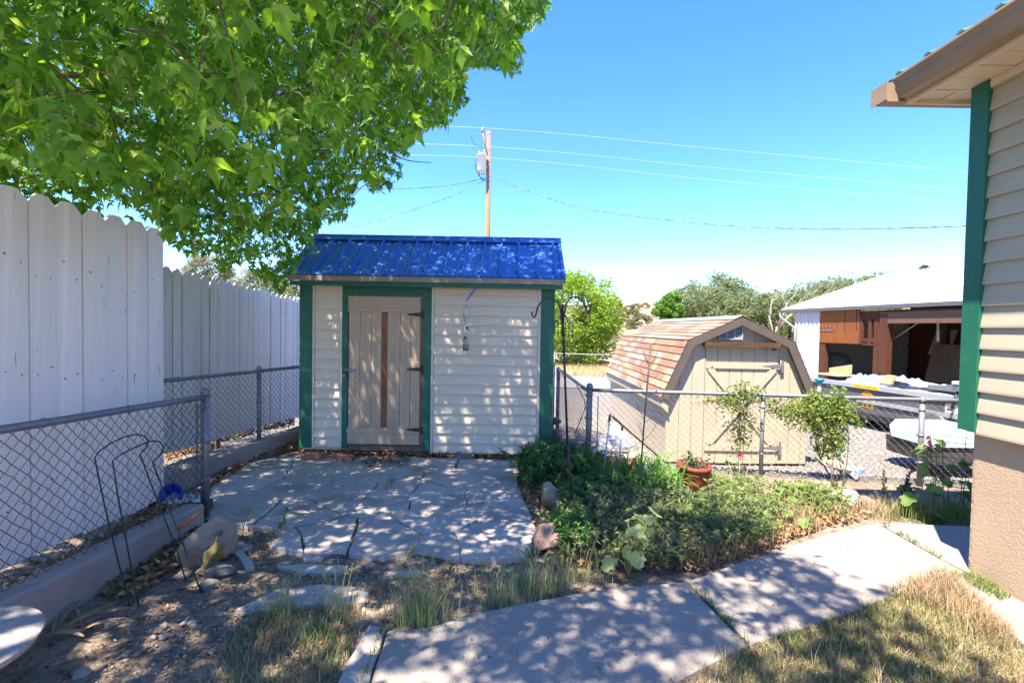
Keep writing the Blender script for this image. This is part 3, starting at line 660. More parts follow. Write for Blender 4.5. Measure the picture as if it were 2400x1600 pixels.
# ================================================================ HOUSE AT RIGHT
def build_house():
    XS, XF = 2.965, 3.005          # siding face, stucco face
    YC, YF = 3.225, 3.175          # corner of siding, corner of stucco
    zb, zs = .925, 3.15; Y0, X1 = -6.0, 10.0
    h = thing("house", "tan sided house corner on peach stucco base with green corner board and brown gutter", "house", (XF, YC, 0))
    # stucco foundation with rough edge
    n = 60; vs = []; fs = []
    for k in range(n + 1):
        z = -.2 + (zb + .25) * k / n; e = .006 * nz(z * 14, 1) + .006 * nz(z * 40, 5)
        vs += [(XF + e * .5, Y0, z), (XF, YF - .03, z), (XF + .004 + e, YF - .008 + e, z), (XF + .02, YF + e, z), (X1, YF, z)]
    fs = [(k * 5 + j, k * 5 + j + 1, (k + 1) * 5 + j + 1, (k + 1) * 5 + j) for k in range(n) for j in range(4)]
    mkobj("foundation", vs, fs, m_stucco, h, None, None)
    MB().box((XS + .025, Y0, zb), (X1, YC - .02, zs + .02)).build("wall", m_hsiding, h)
    ex = .1352; nc = 17
    for k in range(nc):
        a = zb + ex * k; b = min(zs - .005, a + ex)
        q = MB(); q.prism([(XS + .026, Y0, a), (XS - .006, Y0, a), (XS - .006, Y0, a + .014), (XS + .012, Y0, b), (XS + .026, Y0, b)], (0, 3.105 - Y0, 0)); q.build("siding_plank", m_hsiding, h)
    MB().box((XS - .014, Y0, zs - .05), (XS + .02, 3.1, zs - .002)).build("frieze_trim", m_soffit, h)
    q = MB(); q.box((XS - .016, 3.108, zb + .012), (XS + .02, YC, zs - .004)); q.box((XS + .021, YC - .02, zb + .012), (XS + .12, YC + .0, zs - .004)); q.build("corner_board", m_hgreen, h)
    # soffit: mitred panels
    xo, yo = 2.70, 3.40
    for k in range(26):            # along the side, strips run across
        y1 = yo - .0 - .15 * k; y0 = y1 - .141
        pl = [(xo, y0), (xo, y1), (xo + (XS - xo) * 1, y1), (XS + .01, y0)]
        if k < 2: pl = clip(clip(pl, (xo, yo), (-(YC - yo), (XS - xo))), (0, 99), (0, 1))
        if len(pl) < 3: continue
        MB().prism([(*p, zs + .003 * (k % 2)) for p in pl], (0, 0, .012)).build("soffit_panel", m_soffit, h)
    for k in range(30):
        x0 = xo + .1 * k + .0; x1 = x0 + .091
        pl = [(x0, YC - .01), (x1, YC - .01), (x1, yo), (x0, yo)]
        pl = clip(pl, (xo, yo), (YC - yo, -(XS - xo)))
        if len(pl) < 3: continue
        MB().prism([(*p, zs + .003 * (k % 2)) for p in pl], (0, 0, .012)).build("soffit_panel", m_soffit, h)
    q = MB(); q.box((xo - .022, Y0, zs - .022), (xo, yo + .02, zs + .13)); q.box((xo + .001, yo, zs - .022), (X1, yo + .02, zs + .13)); q.build("fascia", m_soffit, h)
    gx, gy = xo - .022, yo + .02
    def gut(a, b, out, name="gutter"):
        out = Vector(out); pr = [(0, -.0), (.085, -.0), (.115, .055), (.112, .075), (.135, .115), (.135, .128), (0, .128)]
        z0 = zs - .0
        MB().prism([Vector(a) + out * u + Vector((0, 0, z0 + v)) for u, v in pr], Vector(b) - Vector(a)).build(name, m_gutter, h)
    gut((gx, Y0, 0), (gx, gy - .05, 0), (-1, 0, 0)); gut((X1, gy + .002, 0), (gx - .14, gy + .002, 0), (0, 1, 0))
    e = MB(); e.box((gx - .146, gy - .02, zs + .004), (gx - .141, gy + .13, zs + .126)); e.build("gutter_end_cap", m_gutter, h)
    # hip roof of ribbed metal
    sl = .36; rz = zs + .165
    x0, y0 = xo - .1, yo + .1; D = 3.6
    q = MB(); q.add([(x0, Y0, rz), (x0, y0, rz), (x0 + D, y0 - D, rz + sl * D), (x0 + D, Y0, rz + sl * D)], [(0, 1, 2, 3)][::1]); q.add([(x0, y0, rz), (X1, y0, rz), (X1, y0 - D, rz + sl * D), (x0 + D, y0 - D, rz + sl * D)], [(0, 1, 2, 3)])
    q.add([(x0, Y0, rz - .015), (x0, y0, rz - .015), (x0 + D, y0 - D, rz + sl * D - .015), (x0 + D, Y0, rz + sl * D - .015)], [(3, 2, 1, 0)])
    roof = q.build("roof", m_hroof, h)
    k = 0
    while k < 14:
        y = y0 - .12 - .23 * k; L = min(D, y0 - y); k += 1
        if L < .1: continue
        q = MB(); q.prism([(x0 - .012, y - .028, rz), (x0 - .012, y - .014, rz + .016), (x0 - .012, y + .014, rz + .016), (x0 - .012, y + .028, rz)], (L, 0, sl * L)); q.build("rib", m_hroof, roof)
build_house()

# ================================================================ GAMBREL SHED
m_cream = M("cream_panel_siding", (.415, .355, .272), (.46, .40, .308), 4, .7, st=(4, 4, .6), bump=.35, bscale=35, c3=(.45, .375, .275), s3=2, a3=.3)
m_shingle = [M("shingle_" + n, a, b, 9, .95, st=(1, 4, 1), bump=.5, bscale=120, spk=s, spks=150, spkt=.6) for n, a, b, s in (
    ("rust", (.21, .11, .075), (.27, .155, .105), (.34, .22, .15)), ("tan", (.31, .22, .14), (.37, .275, .18), (.46, .37, .26)), ("grey", (.22, .19, .165), (.29, .255, .225), (.38, .34, .3)),
    ("brown", (.19, .12, .09), (.25, .17, .13), (.33, .24, .19)), ("orange", (.26, .145, .085), (.32, .2, .12), (.42, .3, .2)))]
m_taupe = M("taupe_trim", (.085, .07, .06), (.11, .092, .08), 5, .6)
def build_gambrel():
    Yg, xl, xr = 7.0, 2.25, 4.29; zg = -.40
    cx = 3.235; zt, zm, ze = 1.755, 1.415, .615; wm, we = .745, 1.10; Yf, Yb = 6.92, 11.05
    o = thing("barn_shed", "small cream barn shed with gambrel roof of rust, tan and grey shingles", "shed", (cx, Yg, zg))
    prof = [(cx - 1.005, -.33), (cx - 1.005, ze + .12), (cx - wm + .03, zm - .02), (cx, zt - .02), (cx + wm - .03, zm - .02), (cx + 1.005, ze + .12), (cx + 1.005, -.33)]
    # body behind the front sheets
    q = MB(); q.prism([(x, Yg + .012, z) for x, z in prof], (0, Yb - Yg - .2, 0)); q.build("wall", m_cream, o)
    dx0, dx1 = P(1649.5, 950, Yg).x, P(1820, 950, Yg).x; dz1 = P(1735, 812, Yg).z; dz0 = P(1735, 1086, Yg).z
    def strip(x0, x1, z0=-.33, z1=9):
        pl = clip(clip(clip(clip(prof, (x0, 0), (-1, 0)), (x1, 0), (1, 0)), (0, z0), (0, -1)), (0, z1), (0, 1)); return pl
    xs = [xl - .02] + [dx0 - .178 * k for k in (1, 0)][0:1]; e = []
    x = dx0
    while x > xl: e.append(x); x -= .178
    e.append(xl - .02); e = e[::-1]
    for a, b in zip(e[:-1], e[1:]):
        pl = strip(a + .004, b - .004)
        if len(pl) > 2: MB().prism([(u, Yg - .0, v) for u, v in pl], (0, .011, 0)).build("wall_panel", m_cream, o)
    e = []; x = dx1
    while x < xr: e.append(x); x += .178
    e.append(xr + .02)
    for a, b in zip(e[:-1], e[1:]):
        pl = strip(a + .004, b - .004)
        if len(pl) > 2: MB().prism([(u, Yg, v) for u, v in pl], (0, .011, 0)).build("wall_panel", m_cream, o)
    n = 6; dw = (dx1 - dx0) / n
    for k in range(n):
        pl = strip(dx0 + dw * k + .004, dx0 + dw * (k + 1) - .004, dz1 + .005)
        if len(pl) > 2: MB().prism([(u, Yg, v) for u, v in pl], (0, .011, 0)).build("wall_panel", m_cream, o)
    door = MB().box((dx0 + .004, Yg - .002, dz0), (dx1 - .004, Yg + .011, dz1)).build("door", m_cream, o)
    for k in range(n): MB().box((dx0 + dw * k + .005, Yg - .014, dz0 + .01), (dx0 + dw * (k + 1) - .005, Yg - .002, dz1 - .004)).build("door_panel", m_cream, door)
    def fp(px, py, d=.034): return P(px, py, Yg - d)
    zA, zB = P(1735, 856, Yg).z, P(1735, 1048, Yg).z; yb = Yg - .034
    for z in (zA, zB): MB().box((dx0 + .01, yb, z - .045), (dx1 - .01, Yg - .0145, z + .045)).build("door_brace", m_cream, door)
    for a, b in (((dx0 + .06, zA - .045), (dx1 - .06, zB + .045)), ((dx1 - .06, zA - .045), (dx0 + .06, zB + .045))):
        m1 = ((a[0] + b[0]) / 2, (a[1] + b[1]) / 2); off = 0 if a[0] < b[0] else .0
        if a[0] < b[0]: MB().beam((a[0], yb + .009, a[1]), (b[0], yb + .009, b[1]), .018, .085, up=(0, 1, 0)).build("door_brace", m_cream, door) if False else None
        d = Vector((b[0] - a[0], 0, b[1] - a[1])); L = d.length; d.normalize(); s = Vector((-d.z, 0, d.x)) * .042
        segs = [(0, L)] if a[0] < b[0] else [(0, L / 2 - .052), (L / 2 + .052, L)]
        for u, v in segs:
            A = Vector((a[0], yb, a[1])) + d * u; B = Vector((a[0], yb, a[1])) + d * v
            MB().prism([A + s, A - s, B - s, B + s], (0, .0195, 0)).build("door_brace", m_cream, door)
    for z in (zA, zB + .01):
        q = MB(); x1 = dx1 + .02; q.prism([(x1 - .26, yb - .004, z), (x1, yb - .004, z - .03), (x1, yb - .004, z + .03)], (0, .004, 0)); q.box((x1, yb - .005, z - .09), (x1 + .045, yb + .02, z + .09)); q.tube([(x1, yb - .006, z - .085), (x1, yb - .006, z + .085)], .008, 6)
        q.build("hinge", m_galv, door)
    # weathered beam over the door and its blocks
    bz0, bz1 = P(1740, 814, Yg - .05).z, P(1740, 801.5, Yg - .05).z
    MB().box((P(1650, 808, Yg - .05).x, Yg - .1, bz0), (P(1826, 808, Yg - .05).x, Yg - .0015, bz1)).build("door_header", M("weathered_beam", (.035, .02, .012), (.12, .065, .032), 5, .85, st=(.6, 4, 6), bump=.3, bscale=30), o)
    for a, b, c, d in ((1627, 1648.5, 800, 820), (1826.5, 1846, 802, 815)):
        MB().box((fp(a, 0).x, Yg - .04, fp(1735, d).z), (fp(b, 0).x, Yg - .0015, fp(1735, c).z)).build("trim_block", m_cream, o)
    for a, b in ((1629, 1637), (1837, 1844)): MB().box((fp(a, 0).x, Yg - .06, fp(1735, 820).z), (fp(b, 0).x, Yg - .0015, fp(1735, 812).z)).build("bracket", m_taupe, o)
    # louvred vent in three bays
    vx0, vx1, vz0, vz1 = fp(1707, 0).x, fp(1764.5, 0).x, fp(1735, 796).z, fp(1735, 766.5).z; m_vent = M("vent_metal", (.3, .3, .31), (.36, .36, .37), 9, .5)
    vent = MB().box((vx0, Yg - .03, vz0), (vx1, Yg - .012, vz1)).build("vent", M("vent_dark", (.015, .015, .018), None, rough=.8), o)
    q = MB()
    for z in (vz0, vz1 - .012): q.box((vx0, Yg - .045, z), (vx1, Yg - .03, z + .012))
    for k in range(4): x = vx0 + (vx1 - vx0 - .014) * k / 3; q.box((x, Yg - .046, vz0), (x + .014, Yg - .03, vz1))
    q.build("vent_frame", m_vent, vent)
    for b in range(3):
        for k in range(6):
            x0 = vx0 + (vx1 - vx0 - .014) * b / 3 + .015; x1 = vx0 + (vx1 - vx0 - .014) * (b + 1) / 3 - .001; z = vz0 + .016 + k * (vz1 - vz0 - .03) / 6
            q = MB(); q.prism([(x0, Yg - .031, z + .012), (x0, Yg - .042, z), (x0, Yg - .042, z + .003), (x0, Yg - .031, z + .015)], (x1 - x0, 0, 0)); q.build("louver", m_vent, vent)
    # skid
    MB().box((xl + .05, Yg + .05, zg), (xr - .05, Yb - .3, -.335)).build("base_skid", m_oldwood, o)
    # roof deck + shingles
    deck = MB()
    for sgn in (-1, 1):
        pr = [(cx, zt), (cx + sgn * wm, zm), (cx + sgn * we, ze), (cx + sgn * (we - .02), ze - .02), (cx + sgn * (wm - .02), zm - .035), (cx, zt - .035)]
        deck.prism([(x, Yf + .02, z) for x, z in pr], (0, Yb - Yf - .04, 0))
    roof = deck.build("roof", m_taupe, o)
    for sgn in (-1, 1):
        for (xa, za), (xb, zb_), nco in (((cx + sgn * we, ze), (cx + sgn * wm, zm), 8), ((cx + sgn * wm, zm), (cx, zt), 7)):
            d = Vector((xb - xa, 0, zb_ - za)); L = d.length; d.normalize(); nn = Vector((-d.z * 1, 0, d.x)) * (1 if d.x * 1 > 0 else -1)
            if nn.z < 0: nn = -nn
            ex = L / nco
            for c in range(nco):
                if sgn == 1 and c % 2 and nco == 7: pass
                y = Yf - .015; first = True
                while y < Yb - .02:
                    wd = random.choice((.2, .3, .42, .5)) if not first else random.uniform(.15, .45); first = False; y1 = min(Yb, y + wd); m_ = random.choices(m_shingle, (3, 3, 3, 2, 2))[0]
                    A = Vector((xa, 0, za)) + d * (ex * c - (.015 if c == 0 else 0)); t0 = .019; t1 = .005
                    q = MB(); q.prism([A + Vector((0, y + .003, 0)), A + nn * t0 + Vector((0, y + .003, 0)), A + d * (ex + .012) + nn * t1 + Vector((0, y + .003, 0)), A + d * (ex + .012) + Vector((0, y + .003, 0))], (0, y1 - y - .004, 0))
                    q.build("shingle", m_, roof); y = y1
    q = MB()
    for sgn in (-1, 1):
        q.prism([(cx, Yf - .02, zt + .022), (cx + sgn * .11, Yf - .02, zt - .028), (cx + sgn * .11, Yf - .02, zt - .022), (cx, Yf - .02, zt + .03)], (0, Yb - Yf, 0))
    q.build("ridge_cap", M("ridge_green", (.2, .24, .2), (.26, .3, .25), 8, .8), roof)
    # fascia boards along the gable, mitred at the breaks
    out = [(cx - we - .005, ze - .01), (cx - wm, zm), (cx, zt), (cx + wm, zm), (cx + we + .005, ze - .01)]
    def offs(w_):
        L_ = []
        for (x0, z0), (x1, z1) in zip(out[:-1], out[1:]):
            d = Vector((x1 - x0, z1 - z0)).normalized(); nn = Vector((-d.y, d.x)); L_.append((Vector((x0, z0)) + nn * w_, d))
        r = [L_[0][0]]
        for (p, d), (q_, e) in zip(L_[:-1], L_[1:]):
            k = ((q_.x - p.x) * e.y - (q_.y - p.y) * e.x) / (d.x * e.y - d.y * e.x); r.append(p + d * k)
        r.append(L_[-1][0] + L_[-1][1] * (Vector(out[-1]) - Vector(out[-2])).length); return r
    O1, O2 = offs(.008), offs(-.105)
    for a, b, c, d in zip(O1[:-1], O1[1:], O2[1:], O2[:-1]):
        MB().prism([(p.x, Yf - .012, p.y) for p in (a, b, c, d)], (0, .03, 0)).build("fascia", m_taupe, o)
    O1, O2 = offs(-.06), offs(-.085)
    for a, b, c, d in zip(O1[:-1], O1[1:], O2[1:], O2[:-1]):
        MB().prism([(p.x, Yf + .0185, p.y) for p in (a, b, c, d)], (0, Yg - Yf - .021, 0)).build("rake_soffit", m_taupe, o)
    # boxed eave and corner trims
    for sgn in (-1, 1):
        q = MB(); q.prism([(cx + sgn * (we - .005), Yf + .02, ze - .005), (cx + sgn * (we - .005), Yf + .02, ze - .15), (cx + sgn * 1.0, Yf + .02, ze - .24), (cx + sgn * 1.0, Yf + .02, ze + .12)], (0, Yb - Yf - .05, 0)); q.build("eave_box", m_cream, o)
        a = Vector((cx + sgn * .985, 0, .52)); b = Vector((cx + sgn * (wm - .10), 0, zm - .1))
    for k in range(20):
        y = Yg + .02 + k * .2
        MB().box((xl - .021, y + .003, -.33), (xl - .011, y + .195, .6)).build("wall_panel", m_cream, o)
build_gambrel()

# ================================================================ OPEN-FRONTED BARN
def build_barn():
    Yc = 19.5; C = P(1862, 800, Yc); C.z = 0; u = Vector((.14, -1, 0)).normalized(); n = Vector((-u.y * -1, 0, 0)); n = Vector((-1, -.14, 0)).normalized()
    g = -.45
    def B(px, py, d=0.0):   # on the front plane (pushed out by d)
        return V(px, py, C + n * d, n)
    def s_of(px): return (B(px, 800) - C).dot(u)
    def Q(s, z, d=0): return C + u * s + n * d + Vector((0, 0, z))
    o = thing("open_barn", "white roofed open-fronted barn with dark timber interior and corrugated white corner", "barn", (C.x, C.y, g))
    m_corr = M("corrugated_white", (.38, .38, .39), (.44, .44, .45), 2, .5, st=(3, 3, .4), c3=(.5, .46, .42), s3=2, a3=.3)
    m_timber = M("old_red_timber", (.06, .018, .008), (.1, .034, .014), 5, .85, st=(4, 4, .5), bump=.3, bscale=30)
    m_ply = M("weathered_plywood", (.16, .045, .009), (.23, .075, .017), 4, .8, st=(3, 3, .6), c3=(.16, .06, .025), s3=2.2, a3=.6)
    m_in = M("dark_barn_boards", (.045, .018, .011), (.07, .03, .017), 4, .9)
    m_wroof = M("white_painted_metal", (.56, .56, .56), (.62, .62, .61), 1.5, .5, c3=(.48, .47, .45), s3=1, a3=.3)
    zt = B(1900, 727).z; L = s_of(2420)
    def wall(s0, s1, z0, z1, mat, name, d0=-.05, d1=0.0, parent=o):
        q = MB(); q.prism([Q(s0, z0, d0), Q(s0, z0, d1), Q(s1, z0, d1), Q(s1, z0, d0)], (0, 0, z1 - z0)); return q.build(name, mat, parent)
    # corrugated corner panel
    s1 = s_of(1921); k = 0.0; q = MB(); pts = []
    while k <= s1: pts += [(k, .0), (k + .03, .028), (k + .07, .028), (k + .1, 0)]; k += .2
    vs = [Q(s, g, d) for s, d in pts] + [Q(s, zt, d) for s, d in pts]; m_ = len(pts)
    q.add(vs, [(i, i + 1, m_ + i + 1, m_ + i) for i in range(m_ - 1)]); q.build("corrugated_panel", m_corr, o)
    # gable end wall on the far side and back wall, floor
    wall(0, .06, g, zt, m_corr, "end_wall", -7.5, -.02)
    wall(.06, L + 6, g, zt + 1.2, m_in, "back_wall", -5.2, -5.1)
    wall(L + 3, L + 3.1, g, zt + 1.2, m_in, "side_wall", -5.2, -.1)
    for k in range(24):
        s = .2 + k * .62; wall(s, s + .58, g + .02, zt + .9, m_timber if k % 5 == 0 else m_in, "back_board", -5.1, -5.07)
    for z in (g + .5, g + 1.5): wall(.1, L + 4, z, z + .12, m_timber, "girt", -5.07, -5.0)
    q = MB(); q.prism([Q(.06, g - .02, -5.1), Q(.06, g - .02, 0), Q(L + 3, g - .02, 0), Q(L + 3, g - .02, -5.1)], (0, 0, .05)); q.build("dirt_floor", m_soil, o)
    # plywood panel + nails
    a, b = s_of(1921.5), s_of(2013.5); z0 = B(1965, 804).z
    pl = wall(a, b, z0, zt - .05, m_ply, "plywood_panel", -.03, .02)
    for s in (a + (b - a) * .64, a + (b - a) * .93): wall(s, s + .03, zt - .75, zt - .05, m_timber, "batten_or_seam_shade", .02, .03)
    q = MB()
    for i in range(2):
        for j in range(2):
            c = Q(a + (b - a) * (.05 + .2 * i + .1 * j), z0 + .5, .03); q.tube([c + u * .09 * math.cos(t) + Vector((0, 0, .09 * math.sin(t))) for t in np.linspace(0, 6.28, 9)], .008, 4)
    q.build("wire_rings", m_galvd, pl)
    # posts and header
    for p0, p1, y0, d in ((1921.5, 1934, 804, .0), (2048.5, 2063, 742, .02), (2064.5, 2081.5, 735, .06)):
        wall(s_of(p0), s_of(p1), g, B(p0, y0).z, m_timber, "post", -.15, d)
    wall(s_of(2014), L + 3, zt - .42, zt - .1, m_timber, "header_beam", -.2, -.02)
    wall(s_of(2064.5), L + 3, zt - .52, zt - .16, M("grey_header", (.1, .05, .033), (.15, .085, .055), 3, .85, st=(1, 1, 6)), "header_beam", -.01, .05)
    # window frame without glass: stiles, mullion, rails
    wf = wall(s_of(2014.5), s_of(2022), B(2018, 806).z, B(2018, 742).z, m_timber, "window_frame", -.04, .03)
    for p0, p1, y0, y1 in ((2035.5, 2042, 805, 744), (2051, 2057, 806, 744)): wall(s_of(p0), s_of(p1), B(p0, y0).z, B(p0, y1).z, m_timber, "stile", -.03, .028, wf)
    for y0, y1 in ((746.5, 742), (801, 792.5), (809, 804)): wall(s_of(2022), s_of(2057), B(2036, y0).z, B(2036, y1).z, m_timber, "window_rail", -.025, .024, wf)
    # inner post seen through the lower opening
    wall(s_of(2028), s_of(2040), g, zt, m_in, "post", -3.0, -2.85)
    # roof
    e0 = P(1828, 726, 20.3); sE = (e0 - C).dot(u); dE = (e0 - C).dot(n); zE = e0.z
    rr = None
    Rg = V(2080, 641, C - n * 5.0, n); sR = (Rg - C).dot(u)
    # ridge: choose the run so the far rake is square to the eave
    best = None
    for run in np.linspace(2, 9, 141):
        p = V(2080, 641, C + n * (dE - run), n); e = abs((p - C).dot(u) - sE)
        if best is None or e < best[0]: best = (e, run, p.z)
    run, zR = best[1], best[2]
    q = MB(); E0, E1 = Q(sE, zE, dE), Q(L + 4, zE, dE); R0, R1 = Q(sE, zR, dE - run), Q(L + 4, zR, dE - run)
    q.add([E0, E1, R1, R0], [(0, 1, 2, 3)]); q.add([p - Vector((0, 0, .05)) for p in (E0, E1, R1, R0)], [(3, 2, 1, 0)])
    q.add([R0, R1, Q(L + 4, zE, dE - 2 * run), Q(sE, zE, dE - 2 * run)], [(0, 1, 2, 3)]); q.add([E0, R0, R0 - Vector((0, 0, .14)), E0 - Vector((0, 0, .14))], [(0, 1, 2, 3)])
    roof = q.build("roof", m_wroof, o)
    up_ = (R0 - E0); un = up_.normalized(); nn = u.cross(un); nn = nn if nn.z > 0 else -nn
    k = .3
    while k < L + 4 - sE:
        q = MB(); A = E0 + u * k; q.prism([A - u * .02, A + nn * .03, A + u * .02], up_); q.build("rib", m_wroof, roof); k += .75
    q = MB(); q.prism([E0 + n * w_ + Vector((0, 0, z)) for w_, z in ((0, -.12), (.09, -.12), (.12, 0), (0, 0))], E1 - E0); q.build("gutter", m_galv, o)
    q = MB(); q.tube([E0 + u * .1 + n * .05 + Vector((0, 0, -.1)), E0 + u * .1 + n * .05 + Vector((0, 0, -.3)), Q(.1, zE - .75, .06), Q(.1, g, .06)], .05, 8); q.build("downspout", m_galv, o)
    q = MB(); q.prism([Q(sE + .1, zE - .12, -.1), Q(sE + .1, zE - .12, dE), Q(L + 4, zE - .12, dE), Q(L + 4, zE - .12, -.1)], (0, 0, .02)); q.build("eave_boards", m_timber, o)
    # things stored inside
    def board(label, px0, px1, y0, y1, d, mat, name, cat, lean=.4):
        a, b = V(px0, y1, C + n * d, n), V(px1, y1, C + n * d, n); h = abs(V(px0, y0, C + n * d, n).z - a.z)
        a.z = b.z = max(a.z, g + .03); q = MB(); q.prism([a, b, b - n * lean + Vector((0, 0, h)) - (b - a) * .12, a - n * lean + Vector((0, 0, h)) - (b - a) * .08], n * .03); tag(q.build(name, mat), label, cat)
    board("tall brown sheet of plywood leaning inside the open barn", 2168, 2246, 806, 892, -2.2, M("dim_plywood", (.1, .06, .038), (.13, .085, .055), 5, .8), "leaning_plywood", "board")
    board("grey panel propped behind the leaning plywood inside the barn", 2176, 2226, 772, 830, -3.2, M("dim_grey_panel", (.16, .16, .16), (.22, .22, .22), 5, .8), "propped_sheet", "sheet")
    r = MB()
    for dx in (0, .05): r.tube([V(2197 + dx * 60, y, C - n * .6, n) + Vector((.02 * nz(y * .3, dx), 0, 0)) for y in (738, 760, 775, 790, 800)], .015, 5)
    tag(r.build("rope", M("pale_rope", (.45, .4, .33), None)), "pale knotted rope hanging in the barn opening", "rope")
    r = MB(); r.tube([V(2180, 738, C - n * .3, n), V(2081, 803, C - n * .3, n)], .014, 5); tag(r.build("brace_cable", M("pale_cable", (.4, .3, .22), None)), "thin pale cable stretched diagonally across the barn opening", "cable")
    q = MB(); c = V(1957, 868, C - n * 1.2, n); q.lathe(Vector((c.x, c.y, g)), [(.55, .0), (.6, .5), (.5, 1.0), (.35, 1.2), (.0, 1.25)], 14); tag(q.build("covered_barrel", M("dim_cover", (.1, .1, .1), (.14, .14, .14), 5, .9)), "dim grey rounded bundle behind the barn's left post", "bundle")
build_barn()

# ================================================================ UTILITY TRAILER
def text_mesh(name, body, size, origin, ex, ey, mat, parent, off=.002):
    cu = bpy.data.curves.new(name, 'FONT'); cu.body = body; cu.size = size; cu.align_x = 'CENTER'; cu.align_y = 'CENTER'
    tmp = bpy.data.objects.new(name + "_tmp", cu); COL.objects.link(tmp); dg = bpy.context.evaluated_depsgraph_get(); dg.update()
    me = bpy.data.meshes.new_from_object(tmp.evaluated_get(dg)); vs = [v.co.copy() for v in me.vertices]; fs = [tuple(p.vertices) for p in me.polygons]
    bpy.data.objects.remove(tmp); bpy.data.meshes.remove(me)
    xm = max(abs(v.x) for v in vs) or 1
    ex = Vector(ex); ey = Vector(ey).normalized(); hw = ex.length; exn = ex.normalized(); nn = exn.cross(ey)
    return mkobj(name, [origin + exn * (v.x / xm * hw) + ey * v.y + nn * off for v in vs], fs, mat, parent)
def build_trailer():
    A = Vector((7.10, 11.6, 0)); D = Vector((8.0, 6.1, 0)); u = (D - A).normalized(); u = Vector((.164, -1, 0)).normalized(); n = Vector((-1, -.164, 0)).normalized(); g = -.41
    o = thing("utility_trailer", "grey sided utility trailer with pale rail, parked in front of the open barn", "trailer", (A.x, A.y, g)); L = 5.3; W = 1.7
    m_gry = M("grey_trailer_paint", (.085, .085, .093), (.105, .105, .115), 3, .45); m_rail = M("pale_rail_paint", (.27, .285, .315), (.32, .335, .365), 3, .4); m_rub = M("black_rubber", (.012, .012, .015), (.025, .025, .03), 8, .6)
    def Q(s, z, d=0): return A + u * s + n * d + Vector((0, 0, z))
    def bx(s0, s1, z0, z1, d0, d1, name, mat, parent=o):
        q = MB(); q.prism([Q(s0, z0, d0), Q(s0, z0, d1), Q(s1, z0, d1), Q(s1, z0, d0)], (0, 0, z1 - z0)); return q.build(name, mat, parent)
    zt = .50
    bx(0, L, -.12, zt - .09, -.04, 0, "side_panel", m_gry); bx(0, L, -.12, zt - .09, -W, -W + .04, "side_panel", m_gry); bx(0, .04, -.12, zt - .09, -W + .05, -.05, "end_panel", m_gry); bx(L - .04, L, -.12, zt - .09, -W + .05, -.05, "end_panel", m_gry)
    bx(0, L, -.14, -.06, -W + .05, -.05, "floor", m_gry)
    for d0, d1 in ((-.06, .035), (-W - .03, -W + .06)): bx(-.03, L + .03, zt - .09, zt, d0, d1, "top_rail", m_rail)
    bx(1.3, L, .12, .19, .001, .03, "side_strip", m_rail); bx(1.1, 3.45, -.2, -.08, .0, .06, "skirt_tube", m_rub)
    bx(3.4, L, -.16, .12, .002, .06, "fender", m_rail)
    q = MB(); q.lathe(Q(2.9, -.12, .04), [(.3, -.02), (.3, .02), (.26, .03)], 20, n); q.build("fender_arch", m_gry, o)
    q = MB(); q.prism([Q(3.62, .06, .062), Q(3.98, .06, .062), Q(3.8, -.12, .062)], n * .01); q.build("step_plate", m_black, o)
    for s in (1.2, 2.35, 3.8):
        w_ = MB(); w_.lathe(Q(s, g + .17, -.35), [(.06, -.08), (.15, -.09), (.17, -.06), (.17, .06), (.15, .09), (.06, .08)], 18, n); w_.build("wheel", m_rub, o)
    # yellow loading strip with its lettering, warning label, orange badge
    m_yel = M("yellow_label", (.75, .5, .03), None, rough=.5); m_ink = M("label_ink", (.04, .03, .02), None, rough=.6); m_or = M("orange_badge", (.62, .2, .03), (.68, .25, .05), 12, .5); m_wl = M("white_label", (.6, .6, .6), None, rough=.5)
    def sz(px, py, d): p = V(px, py, A + n * d, n); return (p - A).dot(u), p.z
    s0, z0 = sz(1998, 904, .037); s1, z1 = sz(2060, 910, .037)
    y = bx(s0, s1, zt - .083, zt - .01, .0355, .0375, "loading_label", m_yel)
    text_mesh("lettering", "MAXIMUM LOADING LEVEL", .062, Q((s0 + s1) / 2, zt - .047, .038), u * (s1 - s0) * .44, (0, 0, 1), m_ink, y)
    s0, z0 = sz(2015, 950, .004); s1, z1 = sz(2050, 918, .004); sm = (s0 + s1) / 2; hw = (s1 - s0) / 2
    q = MB(); zb = .03; q.prism([Q(sm - hw, zb, .001), Q(sm + hw, zb, .001)] + [Q(sm + hw * math.cos(t), zb + .13 + .22 * math.sin(t), .001) for t in np.linspace(0, math.pi, 15)], n * .004)
    bd = q.build("badge", m_or, o)
    q = MB(); q.prism([Q(sm - hw * .9, zb + .16, .006), Q(sm - hw * .3, zb + .17, .006), Q(sm + hw * .1, zb + .2, .006), Q(sm + hw * .35, zb + .27, .006), Q(sm + hw * .55, zb + .19, .006), Q(sm + hw * .9, zb + .16, .006), Q(sm + hw * .9, zb + .13, .006), Q(sm - hw * .9, zb + .13, .006)], n * .002); q.build("badge_skyline", m_ink, bd)
    for k in range(2): bx(sm - hw * (.75 - .2 * k), sm - hw * (.65 - .2 * k), zb + .17, zb + .25, .006, .008, "badge_mark", m_ink, bd)
    for k in range(9):
        s = sm - hw * .92 + k * hw * .205; bx(s, s + hw * .15, zb + .015, zb + .015 + .05 + .03 * ((k * 7) % 3) / 2, .006, .008, "badge_mark", m_yel if k % 3 else m_ink, bd)
    s0, _ = sz(2215, 950, .004)
    wl = bx(s0, s0 + .22, .2, .36, .001, .004, "warning_label", m_wl); bx(s0, s0 + .22, .362, .40, .001, .004, "warning_label", m_or)
    bx(s0 + .02, s0 + .2, .3, .31, .0045, .006, "label_line", m_ink, wl); bx(s0 + .03, s0 + .12, .25, .28, .0045, .006, "label_line", m_ink, wl)
